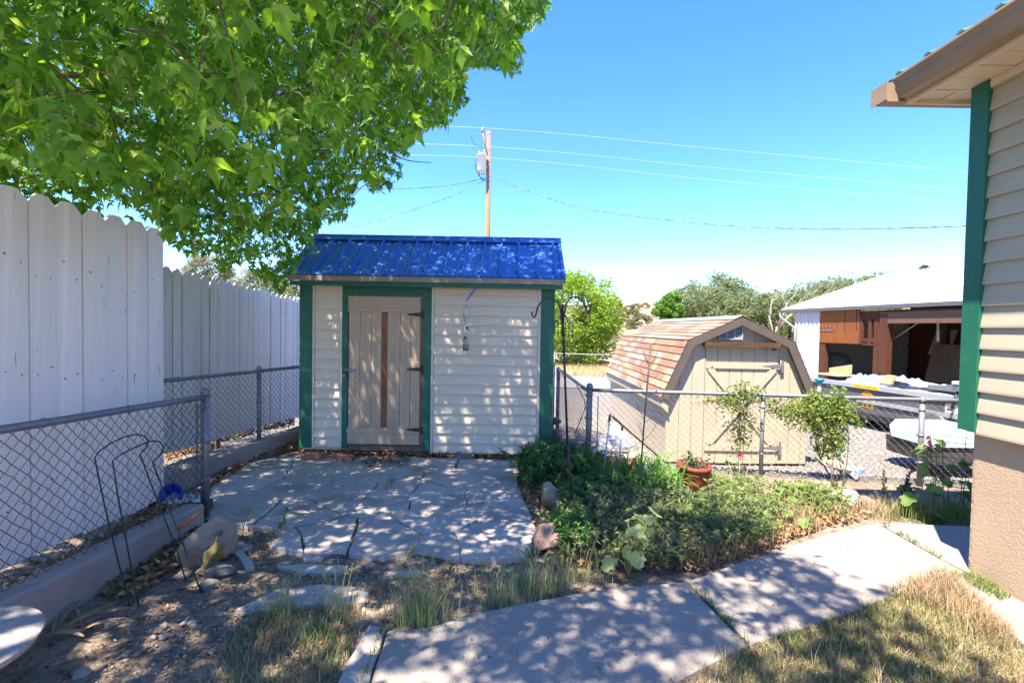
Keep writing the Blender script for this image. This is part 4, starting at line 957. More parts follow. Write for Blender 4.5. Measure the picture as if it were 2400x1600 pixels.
    bx(3.5, 3.75, .075, .1, .061, .064, "red_label", M("red_label", (.4, .05, .03), None), o); bx(3.5, 3.75, .01, .074, .061, .064, "white_label", m_wl, o)
    return Q, L, W, zt, u, n, sz
TQ, TL, TW, Tz, Tu, Tn, Tsz = build_trailer()
def drape(name, label, cat, mat, s0, s1, d0, d1, z, amp, seed, nx=26, ny=16, edge=.05, sub=None):
    vs = []; fs = []
    for j in range(ny + 1):
        for i in range(nx + 1):
            a, b = i / nx, j / ny; e = min(a, 1 - a, b, 1 - b) * 4; e = max(0, min(1, e))
            r = 1 + .12 * nz(a * 4 + seed, b * 4) * (1 if min(a, b, 1 - a, 1 - b) < .1 else .6)
            h = z + amp * e ** .5 * (abs(nz(a * 3.1 + seed, b * 2.3, seed)) * 1.3 + .5 * abs(nz(a * 8 + seed, b * 7, seed)) + .25 * abs(nz(a * 17, b * 15, seed))) - edge * (1 - e)
            p = TQ(s0 + (s1 - s0) * (a + .03 * nz(b * 5 + seed, 2)), 0, d0 + (d1 - d0) * (b + .04 * nz(a * 6 + seed, 7))); vs.append((p.x, p.y, h))
    fs = [(j * (nx + 1) + i, j * (nx + 1) + i + 1, (j + 1) * (nx + 1) + i + 1, (j + 1) * (nx + 1) + i) for j in range(ny) for i in range(nx)]
    return tag(mkobj(name, vs, fs, mat, None, None, [True] * len(fs)), label, cat)
m_tarpw = M("pale_tarp", (.4, .45, .48), (.5, .53, .55), 3, .5, c3=(.5, .62, .68), s3=2, a3=.6)
m_tarpb = M("blue_tarp", (.05, .16, .5), (.42, .48, .58), 9, .4, detail=2)
drape("pale_tarp", "pale tarp spread flat over the trailer load", "tarp", m_tarpw, .3, 4.9, -TW + .1, -.04, Tz + .01, .09, 3, 50, 18)
def sp(px): return Tsz(px, 890, -.6)[0]
drape("blue_tarp", "left crumpled blue and white tarp on the trailer load", "tarp", m_tarpb, sp(2006), sp(2066), -.95, -.3, Tz + .05, .17, 11)
drape("blue_tarp", "right crumpled blue and white tarp on the trailer load", "tarp", m_tarpb, sp(2082), sp(2150), -.9, -.25, Tz + .05, .18, 23)
m_card = M("cardboard", (.45, .3, .16), (.52, .36, .2), 5, .85); m_lum = M("pale_lumber", (.55, .42, .27), (.64, .5, .34), 6, .8, st=(4, 1, 4))
b = MB(); c = TQ(.35, Tz + .1, -.35); b.obox(c, Tu * .32, Tn * .3, Vector((0, 0, .012)) ); b.obox(c + Vector((0, 0, .09)) - Tn * .1, Tu * .3 + Vector((0, 0, .06)), Tn * .02, Vector((0, 0, .1))); tag(b.build("cardboard_flap", m_card), "tan cardboard flap at the far left end of the trailer", "cardboard")
b = MB(); s = sp(2128); b.obox(TQ(s + .5, Tz + .13, -.3), Tu * .75 + Vector((0, 0, -.05)), Tn * .14, Vector((0, 0, .02))); tag(b.build("plank", m_lum), "pale plank lying on the trailer load toward its right end", "plank")
b = MB(); b.prism([TQ(s - .1, Tz + .06, -.08), TQ(s + .16, Tz + .06, -.08), TQ(s + .2, Tz + .24, -.12), TQ(s + .02, Tz + .24, -.12)], Tn * .05); tag(b.build("wood_block", m_card), "brown chunk of wood standing on the trailer rail side", "block")
b = MB(); b.obox(TQ(s + 1.1, Tz + .1, -.25), Tu * .3, Tn * .12, Vector((0, 0, .04))); b.obox(TQ(s + 1.15, Tz + .16, -.27), Tu * .2 + Vector((0, 0, .04)), Tn * .1, Vector((0, 0, .02))); tag(b.build("scrap_metal", m_galv), "bundle of silver scrap at the right end of the trailer load", "scrap")
# trailer jack with its pale head
jk = thing("trailer_jack", "black jack post with pale crank head leaning at the trailer's right end", "jack", TQ(4.1, 0, .1)); a = P(2229, 962, 8.35); c = P(2247, 912, 8.35)
b = MB(); b.tube([a, c], .022, 8); b.build("post", m_black, jk); b = MB(); b.obox(c + Vector((0, 0, .03)), Vector((.06, 0, .01)), Vector((0, .05, 0)), Vector((0, 0, .05))); b.build("gear_box", m_galvd, jk)
b = MB(); b.obox(c + Vector((.02, 0, .11)), Vector((.09, 0, .0)), Vector((0, .06, 0)), Vector((0, 0, .025))); b.build("crank_head", M("pale_plastic", (.55, .56, .55), None, rough=.5), jk)
# ================================================================ UTILITY POLES AND LINES
m_pole = M("weathered_pole", (.27, .13, .06), (.38, .2, .1), 5, .85, st=(8, 8, .5), bump=.3, bscale=20, c3=(.12, .075, .05), s3=2.5, a3=.7)
m_cond = M("bright_conductor", (.42, .44, .47), None, rough=.5); m_insul = M("twisted_service_cable", (.03, .03, .035), (.2, .2, .21), 4.5, .6, detail=0)
YP = 28.0
def pole(label, px0, py0, px1, py1, Y, r, name="utility_pole"):
    a, b = P(px0, py0, Y), P(px1, py1, Y); d = (a - b); a0 = b + d * ((b.z - (-.6)) / (b.z - a.z)); o = thing(name, label, "utility pole", a0)
    q = MB(); q.tube([a0, (a0 + b) / 2, b], r, 14, r * .86); q.build("shaft", m_pole, o); return o, b
po, ptop = pole("tall brown utility pole with transformer behind the garden shed", 1143.5, 558, 1145, 308.5, YP, .138)
def W_(px, py, Y=YP): return P(px, py, Y)
q = MB(); q.tube([W_(1140.5, 352, YP - .2), W_(1136, 335, YP - .25), W_(1130.8, 309, YP - .25)], .035, 8); q.build("top_arm", m_pole, po)
q = MB(); q.lathe(W_(1131, 309, YP - .25), [(.04, 0), (.09, .06), (.05, .09), (.09, .13), (.06, .2), (.05, .24)], 12); q.build("insulator", M("brown_porcelain", (.06, .03, .025), (.6, .58, .56), 6, .3, detail=0), po)
m_tank = M("grey_tank_paint", (.5, .53, .57), (.58, .6, .64), 4, .45)
tr = MB(); c = W_(1128.5, 402, YP - .3); tr.lathe(c, [(.0, 0), (.24, .0), (.262, .03), (.262, .86), (.28, .87), (.28, .91), (.24, .95), (0, .97)], 22); tk = tr.build("transformer_tank", m_tank, po)
for dx in (-.13, .12):
    q = MB(); q.lathe(c + Vector((dx, -.05, .95)), [(.035, 0), (.06, .05), (.035, .08), (.06, .13), (.03, .17), (.025, .24)], 10); q.build("bushing", M("grey_porcelain", (.4, .4, .42), None, rough=.3), tk)
q = MB(); q.box(c + Vector((.2, .12, .25)), c + Vector((.36, .3, .32))); q.box(c + Vector((.2, .12, .65)), c + Vector((.36, .3, .72))); q.lathe(c + Vector((-.27, -.02, .33)), [(.04, 0), (.04, .09)], 8); q.lathe(c + Vector((-.27, -.02, .62)), [(.04, 0), (.04, .09)], 8); q.build("tank_bracket", m_galvd, tk)
q = MB()
for pts in ([(1117.5, 372), (1113.5, 385), (1118, 405), (1126, 416), (1138, 424)], [(1122, 400), (1124, 412), (1131, 424), (1138, 416)], [(1127, 409), (1138, 407)]):
    q.tube([W_(x, y, YP - .35) for x, y in pts], .022, 6)
q.build("lead_wires", m_black, po)
q = MB(); q.tube([W_(1103.5, 307, YP - .5), W_(1105, 325, YP - .5), W_(1114, 339, YP - .5), W_(1131, 345, YP - .4), W_(1134, 351, YP - .3)], .014, 5); q.build("jumper_wire", m_black, po)
def line(label, pts, r, mat, n=26, group="overhead lines"):
    """pts: (px,py,Y) control points, smoothed"""
    c = [W_(*p) for p in pts]; out = []
    for i in range(len(c) - 1):
        p0, p1, p2, p3 = c[max(0, i - 1)], c[i], c[i + 1], c[min(len(c) - 1, i + 2)]
        for k in range(n // (len(c) - 1) + 1):
            t = k / (n // (len(c) - 1) + 1)
            out.append(.5 * ((2 * p1) + (p2 - p0) * t + (2 * p0 - 5 * p1 + 4 * p2 - p3) * t * t + (3 * p1 - p0 - 3 * p2 + p3) * t ** 3))
    out.append(c[-1]); b = MB(); b.tube(out, r, 5); return tag(b.build("power_line", mat), label, "power line", group)
line("topmost bright wire passing over the utility pole's tip", [(-400, 300, 30), (600, 293, 28.5), (1131, 300, YP - .25), (1700, 351, 30), (2300, 405, 33), (2800, 446, 36)], .009, m_cond)
line("middle bright wire fixed to the pole above its transformer", [(-400, 318, 30), (600, 334, 28.5), (1138, 343.5, YP - .2), (1700, 396, 30), (2300, 447, 33), (2800, 486, 36)], .0085, m_cond)
line("lowest bright wire, level with the transformer tank", [(-400, 345, 30), (600, 362, 28.5), (1138, 369.5, YP - .2), (1700, 425, 30), (2300, 478, 33), (2800, 516, 36)], .008, m_cond)
line("dark twisted cable dipping right from the pole to behind the house", [(1146, 413, YP - .2), (1280, 463, 26), (1400, 494, 24), (1632, 523, 20), (1850, 536, 17), (2041, 536, 14.5), (2180, 533, 12.5), (2330, 526, 11)], .017, m_insul, 48)
line("upper twisted cable running left from the pole into the tree", [(1138, 417, YP - .2), (1080, 430, 27), (1000, 439.5, 26), (905, 442, 25), (780, 438, 24), (560, 390, 23), (300, 280, 22)], .017, m_insul, 40)
line("lower twisted cable sloping down left from the pole to the shed ridge", [(1138, 422, YP - .2), (1065, 457, 27), (1000, 481, 26), (900, 513, 25), (741, 551, 24), (560, 585, 23), (395, 655, 22)], .014, m_insul, 40)
pole("distant orange-brown utility pole above the second white fence", 455, 700, 456, 430, 34, .12)

# ================================================================ YARD THINGS
# double shepherd's hook
def crop2(pts, ox, oy, s): return [(ox + x / s, oy + y / s) for x, y in pts]
sh_base = G(1346, 1208, .02); YH = sh_base.y
hook = thing("shepherds_hook", "tall black double shepherd's hook standing in the garden", "plant hanger", sh_base)
b = MB(); b.tube([sh_base - Vector((0, 0, .1)), P(1335, 1095, YH), P(1330, 1040, YH)], .0125, 10); b.tube([P(1330.5, 1050, YH), P(1324, 880, YH), P(1318, 714, YH)], .0098, 10)
b.tube([P(1329.8, 1046, YH), P(1330.4, 1056, YH)], .0135, 10); b.build("pole", m_black, hook)
for pts in (crop2([(1075, 1640), (1062, 1480), (1040, 1340), (985, 1235), (900, 1175), (815, 1158), (745, 1190), (680, 1255), (628, 1340), (605, 1420), (596, 1470), (575, 1512), (545, 1508), (526, 1465), (522, 1410)], 1180, 550, 7.84),
            crop2([(352, 520), (362, 455), (368, 390), (385, 325), (415, 292), (447, 285), (480, 298), (505, 330), (520, 370), (528, 395), (540, 408), (547, 395), (548, 374)], 1200, 600, 2.987)):
    b = MB(); b.tube([P(x, y, YH + (.01 if x > 1318 else -.01)) for x, y in pts], .0068, 8); b.build("hook_arm", m_black, hook)
b = MB(); b.tube([P(1316, 745, YH), P(1322, 745, YH)], .016, 8); b.build("collar", m_black, hook)
sc_ = thing("suet_cage", "small black wire suet cage hanging on the shepherd's hook pole", "suet feeder", P(1322, 770, YH))
b = MB(); A = P(1301, 752, YH + .06); B_ = P(1343, 757, YH + .03); C_ = P(1300, 786, YH + .06); ex = (B_ - A); ez = (C_ - A)
for d in (0, .045):
    o_ = Vector((0, d, 0))
    for k in range(6): b.tube([A + ex * k / 5 + o_, A + ex * k / 5 + ez + o_], .0022, 4); b.tube([A + ez * k / 5 + o_, A + ez * k / 5 + ex + o_], .0022, 4)
for k in range(6):
    for t in (0, 1): b.tube([A + ex * k / 5 + ez * t, A + ex * k / 5 + ez * t + Vector((0, .045, 0))], .0022, 4)
b.build("wire_cage", m_black, sc_); b = MB(); b.tube([A, P(1318, 744, YH), B_], .0022, 4); b.build("chain", m_black, sc_)

# wire trellis stake with sprung arms
Yt = 5.2; ts = thing("trellis_stake", "thin black stake with paired wire arms in front of the chain link", "trellis stake", P(1502, 1100, Yt))
b = MB(); b.tube([P(1501, 1110, Yt), P(1512, 960, Yt), P(1525, 808, Yt)], .0085, 8); b.build("stake", m_black, ts)
for j, tips in (((487, 550), [(403, 375), (430, 395), (562, 425)]), ((470, 712), [(400, 580), (612, 570)]), ((468, 870), [(390, 705), (545, 710)]), ((455, 1080), [(362, 895), (578, 945)]), ((440, 1250), [(378, 1080), (400, 1075), (560, 1090)])):
    for t in tips:
        p = crop2([j, ((j[0] * .45 + t[0] * .55) + (8 if t[0] < j[0] else 4), j[1] * .5 + t[1] * .5 + 12), t], 1400, 720, 4.02); dy = random.uniform(-.06, .06)
        b = MB(); b.tube([P(p[0][0], p[0][1], Yt), P(p[1][0], p[1][1], Yt + dy * .5), P(p[2][0], p[2][1], Yt + dy)], .0028, 5); b.build("wire_arm", m_black, ts)
m_stake = M("white_stake_paint", (.68, .66, .62), (.76, .74, .7), 20, .7)
for (x0, y0), (x1, y1), l in (((1415, 1100), (1430, 970), "left taller white stake with black cap by the chain link"), ((1450, 1092), (1459, 996), "right shorter white stake with black cap by the chain link")):
    Yk = 5.32; o = thing("garden_stake", l, "stake", P(x0, y0, Yk), "white capped stakes"); d = (P(x1, y1, Yk) - P(x0, y0, Yk))
    b = MB(); b.tube([P(x0, y0, Yk) - d * .1, P(x0, y0, Yk) + d * .88], .012, 10); b.build("shaft", m_stake, o)
    b = MB(); b.tube([P(x0, y0, Yk) + d * .87, P(x0, y0, Yk) + d * .9, P(x0, y0, Yk) + d * .99, P(x0, y0, Yk) + d], [.013, .014, .013, .008], 10); b.build("cap", m_black, o)
# rain gauge
Yg_ = 5.2; rg = thing("rain_gauge", "clear rain gauge with blue funnel on the garden fence rail", "rain gauge", P(1920, 915, Yg_)); a = P(1920, 930, Yg_); c = P(1920.5, 897, Yg_)
b = MB(); b.tube([a, c], .018, 12); b.build("tube", M("cloudy_plastic", (.5, .55, .5), None, rough=.2, spec=.5), rg)
b = MB(); b.lathe(c, [(.018, 0), (.03, .012), (.044, .02), (.044, .05), (.04, .05), (.02, .02)], 18); b.build("funnel", M("blue_plastic", (.01, .2, .36), None, rough=.35), rg)
for k in range(7):
    b = MB(); p = a + (c - a) * (k / 7); b.box(p + Vector((-.012, -.02, 0)), p + Vector((.0, -.0175, .002))); b.build("graduation", m_black, rg)
# terracotta-red pot
pc = G(1620, 1148, .0); po_ = thing("flower_pot", "round red plastic pot of dark leaves in front of the garden fence", "pot", pc); b = MB()
b.lathe(pc, [(.0, 0), (.13, 0), (.143, .12), (.155, .225), (.162, .23), (.162, .262), (.152, .262), (.146, .235), (.0, .23)], 30, (.06, -.07, 1)); b.build("pot", M("terracotta_plastic", (.2, .038, .022), (.25, .054, .031), 5, .65, c3=(.3, .1, .06), s3=4, a3=.5), po_)
b = MB(); b.lathe(pc + Vector((.012, -.02, .2)), [(.0, .0), (.14, .0), (.14, .03), (.1, .038), (0, .034)], 20, (.06, -.07, 1)); b.build("soil", m_soil, po_)
# wire plant hoops at left
def hoop(label, pts, r=.0042):
    px = crop2(pts, 0, 900, 2.24); y0 = G(*px[0]).y; y1 = G(*px[-1]).y; n = len(px); q = MB(); out = []
    for k, p in enumerate(px): out.append(P(*p, y0 + (y1 - y0) * k / (n - 1) + (.05 if 0 < k < n - 1 else 0)))
    q.tube(out, r, 6); return tag(q.build("plant_hoop", M("dark_green_wire", (.01, .03, .028), None, rough=.5)), label, "plant support", "wire plant hoops")
hoop("left wire plant hoop, its round head leaning over the curb", [(683, 1180), (660, 1080), (600, 850), (548, 630), (497, 388), (520, 352), (580, 310), (650, 277), (715, 263), (760, 272), (778, 298), (768, 335), (735, 366), (790, 515), (855, 680), (920, 850), (978, 1035)])
hoop("right wire plant hoop beside the boulder", [(728, 1165), (700, 1020), (655, 780), (618, 580), (591, 402), (640, 365), (710, 330), (790, 298), (835, 300), (857, 325), (850, 362), (801, 408), (850, 540), (915, 720), (985, 900), (1056, 1092)])
# boulder, saucer, goose cut-outs
m_bould = M("tan_boulder", (.26, .2, .15), (.36, .3, .23), 5, .9, bump=.7, bscale=25, c3=(.42, .39, .33), s3=4, a3=.6)
bc = G(455, 1338, .0)
def boulder(name, c, r, seed, mat, label, cut, group=None, yaw=0.):
    """rock with flat broken faces: a sphere clipped by random planes, roughened"""
    rs = random.Random(seed); bm = bmesh.new(); bmesh.ops.create_icosphere(bm, subdivisions=5, radius=1.0)
    pls = [(Vector((rs.gauss(0, 1), rs.gauss(0, 1), rs.gauss(.2, .8))).normalized(), rs.uniform(.45, .8)) for _ in range(cut)]
    vs = []
    for v in bm.verts:
        p = v.co.copy()
        for _ in range(2):
            for n_, d in pls:
                e = p.dot(n_) - d
                if e > 0: p -= n_ * e
        p += v.co * (.05 * nz(p.x * 3 + seed, p.y * 3, p.z * 3) + .03 * nz(p.x * 9, p.y * 9 + seed, p.z * 9) + .015 * nz(p.x * 24, p.y * 24, p.z * 24))
        p = Quaternion((0, 0, 1), yaw) @ Vector((p.x * r[0], p.y * r[1], p.z * r[2])); vs.append(c + p)
    fs = [tuple(v.index for v in f.verts) for f in bm.faces]; bm.free()
    return tag(mkobj(name, vs, fs, mat, None, None, [True] * len(fs)), label, "rock", group)
boulder("boulder", bc + Vector((.01, .12, .11)), (.175, .14, .2), 4, m_bould, "big tan boulder beside the near fence end post", 9, yaw=.4)
sa = P(450, 1220, 3.25); b = MB(); b.lathe(sa, [(.0, 0), (.085, .0), (.1, .022), (.096, .025), (.08, .008), (.0, .007)], 26, (-.6, -.10, .8)); tag(b.build("plant_saucer", M("terracotta", (.42, .15, .07), (.48, .19, .09), 10, .8)), "orange clay plant saucer tipped on the boulder by the post", "saucer")
def goose(label, pts, cr, Y, th, dark=None, feet=None):
    P2 = [P(*p, Y) for p in crop2(pts, 380, 1180, 7.129)]; o = thing("goose_ornament", label, "ornament", P2[0], "painted goose ornaments")
    c = sum(P2, Vector()) / len(P2); b = MB(); n = len(P2)
    # rounded slab: outline, swollen in the middle
    rings = []
    for d, s in ((-th, .55), (-th * .8, .85), (0, 1.0), (th * .8, .85), (th, .55)):
        rings.append([c + (p - c) * (s if False else 1) * 1 - (p - c).normalized() * (1 - s) * .03 + Vector((0, d, 0)) for p in P2])
    vs = [p for r in rings for p in r]; fs = [(i * n + k, i * n + (k + 1) % n, (i + 1) * n + (k + 1) % n, (i + 1) * n + k) for i in range(4) for k in range(n)] + [tuple(range(n))[::-1], tuple(range(4 * n, 5 * n))]
    b.add(vs, fs); b.build("body", m_goose, o)
    if dark:
        D = [P(*p, Y - th - .002) for p in crop2(dark, 380, 1180, 7.129)]; b = MB(); b.prism(D, (0, .004 + th * 1.2, 0)); b.build("dark_back", m_goosed, o)
    for f in feet or []:
        F_ = [P(*p, Y - th) for p in crop2(f, 380, 1180, 7.129)]; b = MB(); b.prism(F_, (0, th * 2, 0)); b.build("foot", m_goosef, o)
m_goose = M("mustard_paint", (.27, .2, .07), (.33, .26, .1), 14, .7, c3=(.2, .12, .06), s3=9, a3=.6); m_goosed = M("slate_paint", (.03, .03, .05), (.07, .07, .1), 20, .6); m_goosef = M("orange_foot_paint", (.4, .12, .05), None, rough=.7)
goose("larger painted goose ornament leaning on the tan boulder", [(655, 1150), (735, 1150), (745, 1050), (800, 960), (860, 880), (935, 800), (950, 720), (945, 600), (950, 540), (985, 505), (940, 470), (890, 480), (880, 560), (860, 650), (800, 720), (720, 760), (680, 820), (670, 900), (690, 980), (665, 1070)], 1, G(440, 1343).y - .03, .018,
      [(895, 478), (940, 470), (985, 500), (960, 545), (900, 550), (880, 620), (840, 680), (760, 740), (690, 800), (680, 900), (640, 990), (580, 1020), (620, 920), (680, 780), (780, 700), (820, 600), (850, 500)], [[(650, 1130), (735, 1090), (735, 1160), (700, 1190), (655, 1160)]])
goose("smaller yellow gosling ornament beside the larger goose", [(870, 1040), (930, 1040), (955, 960), (1010, 900), (1020, 830), (1005, 760), (1050, 690), (1010, 675), (960, 685), (945, 780), (900, 850), (860, 900), (880, 970)], 1, G(470, 1325).y + .02, .014, None, [[(780, 1050), (850, 1030), (855, 1070), (780, 1085)], [(1010, 880), (1075, 890), (1060, 925), (1010, 930)]])
rock("dark_stone", G(488, 1370, .015), (.06, .045, .035), 31, m_darkstone, "small dark stone near the goose's feet", sub=2)
rock("dark_stone", G(508, 1338, .02), (.11, .07, .045), 33, m_darkstone, "flat grey stone right of the goose ornaments", sub=2)
# round concrete top at lower left
dc = G(-118, 1516, .33); bb = thing("bird_bath", "round pale concrete bird bath at the lower left corner", "bird bath", (dc.x, dc.y, 0)); m_bb = M("pale_cast_concrete", (.29, .27, .26), (.36, .335, .32), 5, .9, bump=.5, bscale=60, c3=(.22, .2, .19), s3=5, a3=.5, spk=(.16, .15, .14), spks=60, spkt=.64)
b = MB(); b.lathe((dc.x, dc.y, .33), [(.0, -.055), (.19, -.055), (.243, -.035), (.26, -.006), (.254, 0), (.22, .002), (.0, -.001)], 48, (.03, -.05, 1)); b.build("basin", m_bb, bb)
b = MB(); b.lathe((dc.x, dc.y, -.05), [(.16, 0), (.16, .06), (.11, .09), (.09, .2), (.12, .31), (.16, .335)], 24); b.build("pedestal", m_bb, bb)
# blue tub and rag
tb = G(405, 1172, .19); tub = thing("blue_tub", "blue plastic tub lying on its side behind the end post", "tub", tb); b = MB(); b.lathe(tb + Vector((-.02, .03, .045)), [(.05, -.08), (.06, -.07), (.068, .045), (.073, .052), (.066, .052), (.05, -.06), (0, -.065)], 22, (.35, -.85, .35), cap=False); b.build("shell", M("cobalt_plastic", (.012, .04, .42), None, rough=.35, spec=.5), tub)
vs = []; fs = []
for j in range(9):
    for i in range(13):
        p = G(380 + i * 7.5, 1160 + j * 2.4, .19); vs.append((p.x, p.y, .19 + .05 * abs(nz(i * .5, j * .5, 2)) + .02 * nz(i * 1.4, j * 1.3, 5)))
fs = [(j * 13 + i, j * 13 + i + 1, (j + 1) * 13 + i + 1, (j + 1) * 13 + i) for j in range(8) for i in range(12)]
tag(mkobj("rag", vs, fs, M("pale_cloth", (.55, .57, .62), (.62, .64, .68), 9, .9), None, None, [True] * len(fs)), "crumpled pale rag on the curb beside the blue tub", "rag")

# rocks edging the garden
m_petri = M("petrified_wood", (.36, .27, .17), (.46, .36, .24), 5, .8, st=(1.5, 6, 10), bump=.6, bscale=30, c3=(.2, .14, .09), s3=5, a3=.6); m_pink = M("pink_sandstone", (.32, .19, .14), (.38, .24, .18), 8, .9, bump=.5, bscale=40)
m_mott = M("mottled_red_rock", (.26, .14, .1), (.34, .27, .24), 6, .8, bump=.8, bscale=22, c3=(.12, .09, .09), s3=5, a3=.6)
boulder("garden_rock", G(1292, 1196, .0) + Vector((0, .05, .09)), (.15, .13, .14), 12, m_petri, "banded tan rock at the patio's right edge", 9, "rocks edging the garden bed", .3)
boulder("garden_rock", G(1279, 1232, .0) + Vector((0, .03, .02)), (.085, .06, .06), 14, m_pink, "flat pink stone between the two larger garden rocks", 7, "rocks edging the garden bed")
boulder("garden_rock", G(1283, 1300, .0) + Vector((.0, .06, .08)), (.12, .11, .13), 17, m_mott, "mottled red and grey rock nearest the camera at the patio corner", 8, "rocks edging the garden bed", .8)
boulder("garden_rock", G(1256, 1208, .0) + Vector((0, .02, .02)), (.05, .045, .05), 19, m_darkstone, "small dark stone left of the banded rock", 6, "rocks edging the garden bed")
boulder("garden_rock", G(1995, 1190, .0) + Vector((0, .05, .05)), (.16, .1, .1), 23, M("white_rock", (.5, .46, .4), (.58, .54, .48), 6, .9, bump=.4, bscale=30), "pale whitish rock near the fence at the garden's right end", 8, "rocks edging the garden bed")
# heap beside the shed: logs and stones
for i, (px, py, Y, r, m_, l) in enumerate(((1322, 1040, 6.3, (.11, .09, .1), m_darkstone, "grey rock in the heap right of the shed, nearest the fence"), (1303, 1015, 6.4, (.09, .08, .07), m_mott, "reddish rock on the heap behind the shed's right corner"), (1300, 985, 6.6, (.1, .1, .08), m_oldwood, "dark wood chunk topmost on the heap by the shed"), (1312, 1062, 6.1, (.12, .08, .07), m_bould, "tan rock lowest in the heap by the shed"))):
    boulder("heap_rock", P(px, py, Y), r, 40 + i, m_, l, 8, "rubble heap by the shed")
b = MB(); b.beam(P(1296, 1010, 6.1), P(1330, 1070, 5.95), .05, .12); tag(b.build("wood_slab", m_oldwood), "split wood slab leaning in the heap by the shed", "wood")
# lumber pile behind the corner
m_pale = M("bleached_lumber", (.42, .36, .29), (.52, .46, .38), 6, .85, st=(1, 4, 6), c3=(.3, .25, .2), s3=3, a3=.5)
for k in range(9):
    Y = 6.15 + .09 * (k % 3); a = P(1392 - 4 * (k % 2), 1048, Y); c = P(1502 + 6 * (k % 3), 1072 + 4 * (k % 2), Y); z = -.17 + .045 * (k // 3); a.z = z + .05; c.z = z
    b = MB(); b.beam(a, c, .085, .035); tag(b.build("lumber_plank", m_pale), ["front", "middle", "rear"][k % 3] + " plank of the " + ["bottom", "middle", "top"][k // 3] + " layer in the lumber pile behind the fence", "lumber", "lumber pile behind the fence")
b = MB(); b.prism([P(1425, 1030, 6.3), P(1470, 1024, 6.6), P(1492, 1042, 6.5), P(1466, 1052, 6.25)], (0, 0, -.012)); tag(b.build("slate_sheet", M("slate_blue_sheet", (.17, .18, .24), (.22, .23, .29), 5, .6)), "blue-grey sheet lying on top of the lumber pile", "sheet")
b = MB(); b.prism([P(1395, 1038, 6.7), P(1440, 990, 7.0), P(1475, 1022, 6.9), P(1430, 1050, 6.6)], (0, 0, -.015)); tag(b.build("white_sheet", M("white_board", (.6, .58, .54), (.66, .64, .6), 5, .8)), "white sheet board lying behind the lumber pile", "sheet")
b = MB(); b.beam(P(1492, 1070, 6.1), P(1502, 1062, 6.6), .1, .09); tag(b.build("timber_block", m_pale), "square timber block end at the right of the lumber pile", "timber")
# folded aluminium lounger behind the fence
lc = thing("folding_chair", "folded aluminium lawn chair with pale webbing lying on the gravel", "lawn chair", GG(1950, 1110)); al = M("aluminium_tube", (.55, .55, .56), (.62, .62, .64), 20, .35, metal=.5)
zc = lambda px, py, h: (lambda p: Vector((p.x, p.y, p.z + h)))(GG(px, py))
b = MB(); b.tube([zc(1911, 1072, .02), zc(1935, 1098, .05), zc(1975, 1112, .06), zc(2008, 1128, .03)], .013, 8); b.tube([zc(1913, 1058, .02), zc(1960, 1076, .12), zc(1985, 1092, .13), zc(2012, 1120, .05)], .013, 8)
b.tube([zc(1935, 1098, .05), zc(1922, 1062, .06)], .012, 8); b.tube([zc(2008, 1128, .03), zc(2012, 1120, .05)], .012, 8); b.tube([zc(1965, 1068, .1), zc(1995, 1122, .04)], .012, 8); b.build("frame", al, lc)
m_web = M("pale_webbing", (.6, .6, .62), (.68, .68, .7), 8, .7)
for k in range(6):
    a = zc(1918 + 13 * k, 1064 + 8 * k, .09); c = zc(1933 + 12 * k, 1092 + 5 * k, .06); b = MB(); b.beam(a, c, .045, .004); b.build("webbing_strap", m_web if k % 2 else m_card, lc)
b = MB(); b.obox(zc(2013, 1109, .03), Vector((.05, 0, 0)), Vector((0, .04, 0)), Vector((0, 0, .03))); tag(b.build("plastic_jug", M("white_blue_plastic", (.6, .65, .7), (.1, .25, .6), 5, .4, detail=0)), "small white and blue container at the lawn chair's end", "container")
# pipe and pale blue box
b = MB(); b.tube([zc(2113, 1049, .03), zc(2200, 1066, .04)], .022, 8); tag(b.build("pipe", m_pale), "pale pipe lying on the gravel behind the fence post", "pipe")
bx = thing("storage_box", "pale blue lidded dark box behind the fence by the house", "box", GG(2235, 1090)); p0 = P(2178, 1088, 6.5); p1 = P(2330, 1094, 6.5); zt_ = P(2230, 1047, 6.5).z; zl = P(2230, 1006, 6.6).z
b = MB(); b.prism([(p0.x + .02, 6.5, zt_), (p1.x, 6.5, zt_), (p1.x, 6.5, p1.z), (p0.x + .04, 6.5, p0.z)], (0, .8, 0)); b.build("body", M("dark_box", (.03, .03, .032), (.05, .05, .05), 6, .7), bx)
b = MB(); b.prism([(p0.x, 6.47, zt_), (p1.x + .05, 6.47, zt_), (p1.x + .05, 6.66, zl), (p0.x + .2, 6.66, zl), (p0.x + .07, 6.6, zl - .08)], (0, .7, 0)); b.build("lid", M("pale_blue_plastic", (.24, .38, .42), (.3, .44, .48), 3, .4), bx)
cg = thing("tomato_cage", "rusty wire tomato cage among the hollyhocks beside the house", "plant cage", (4.05, 4.45, 0)); b = MB()
for k in range(4):
    a = math.pi / 2 * k + .4; b.tube([(4.05 + .13 * math.cos(a), 4.45 + .13 * math.sin(a), -.05), (4.05 + .19 * math.cos(a), 4.45 + .19 * math.sin(a), .62)], .003, 5)
for z, r in ((.2, .15), (.4, .17), (.6, .187)): b.tube([(4.05 + r * math.cos(t), 4.45 + r * math.sin(t), z) for t in np.linspace(0, 6.284, 20)], .003, 5)
b.build("wire_rings", M("rusty_wire", (.2, .05, .04), (.26, .08, .06), 20, .8), cg)
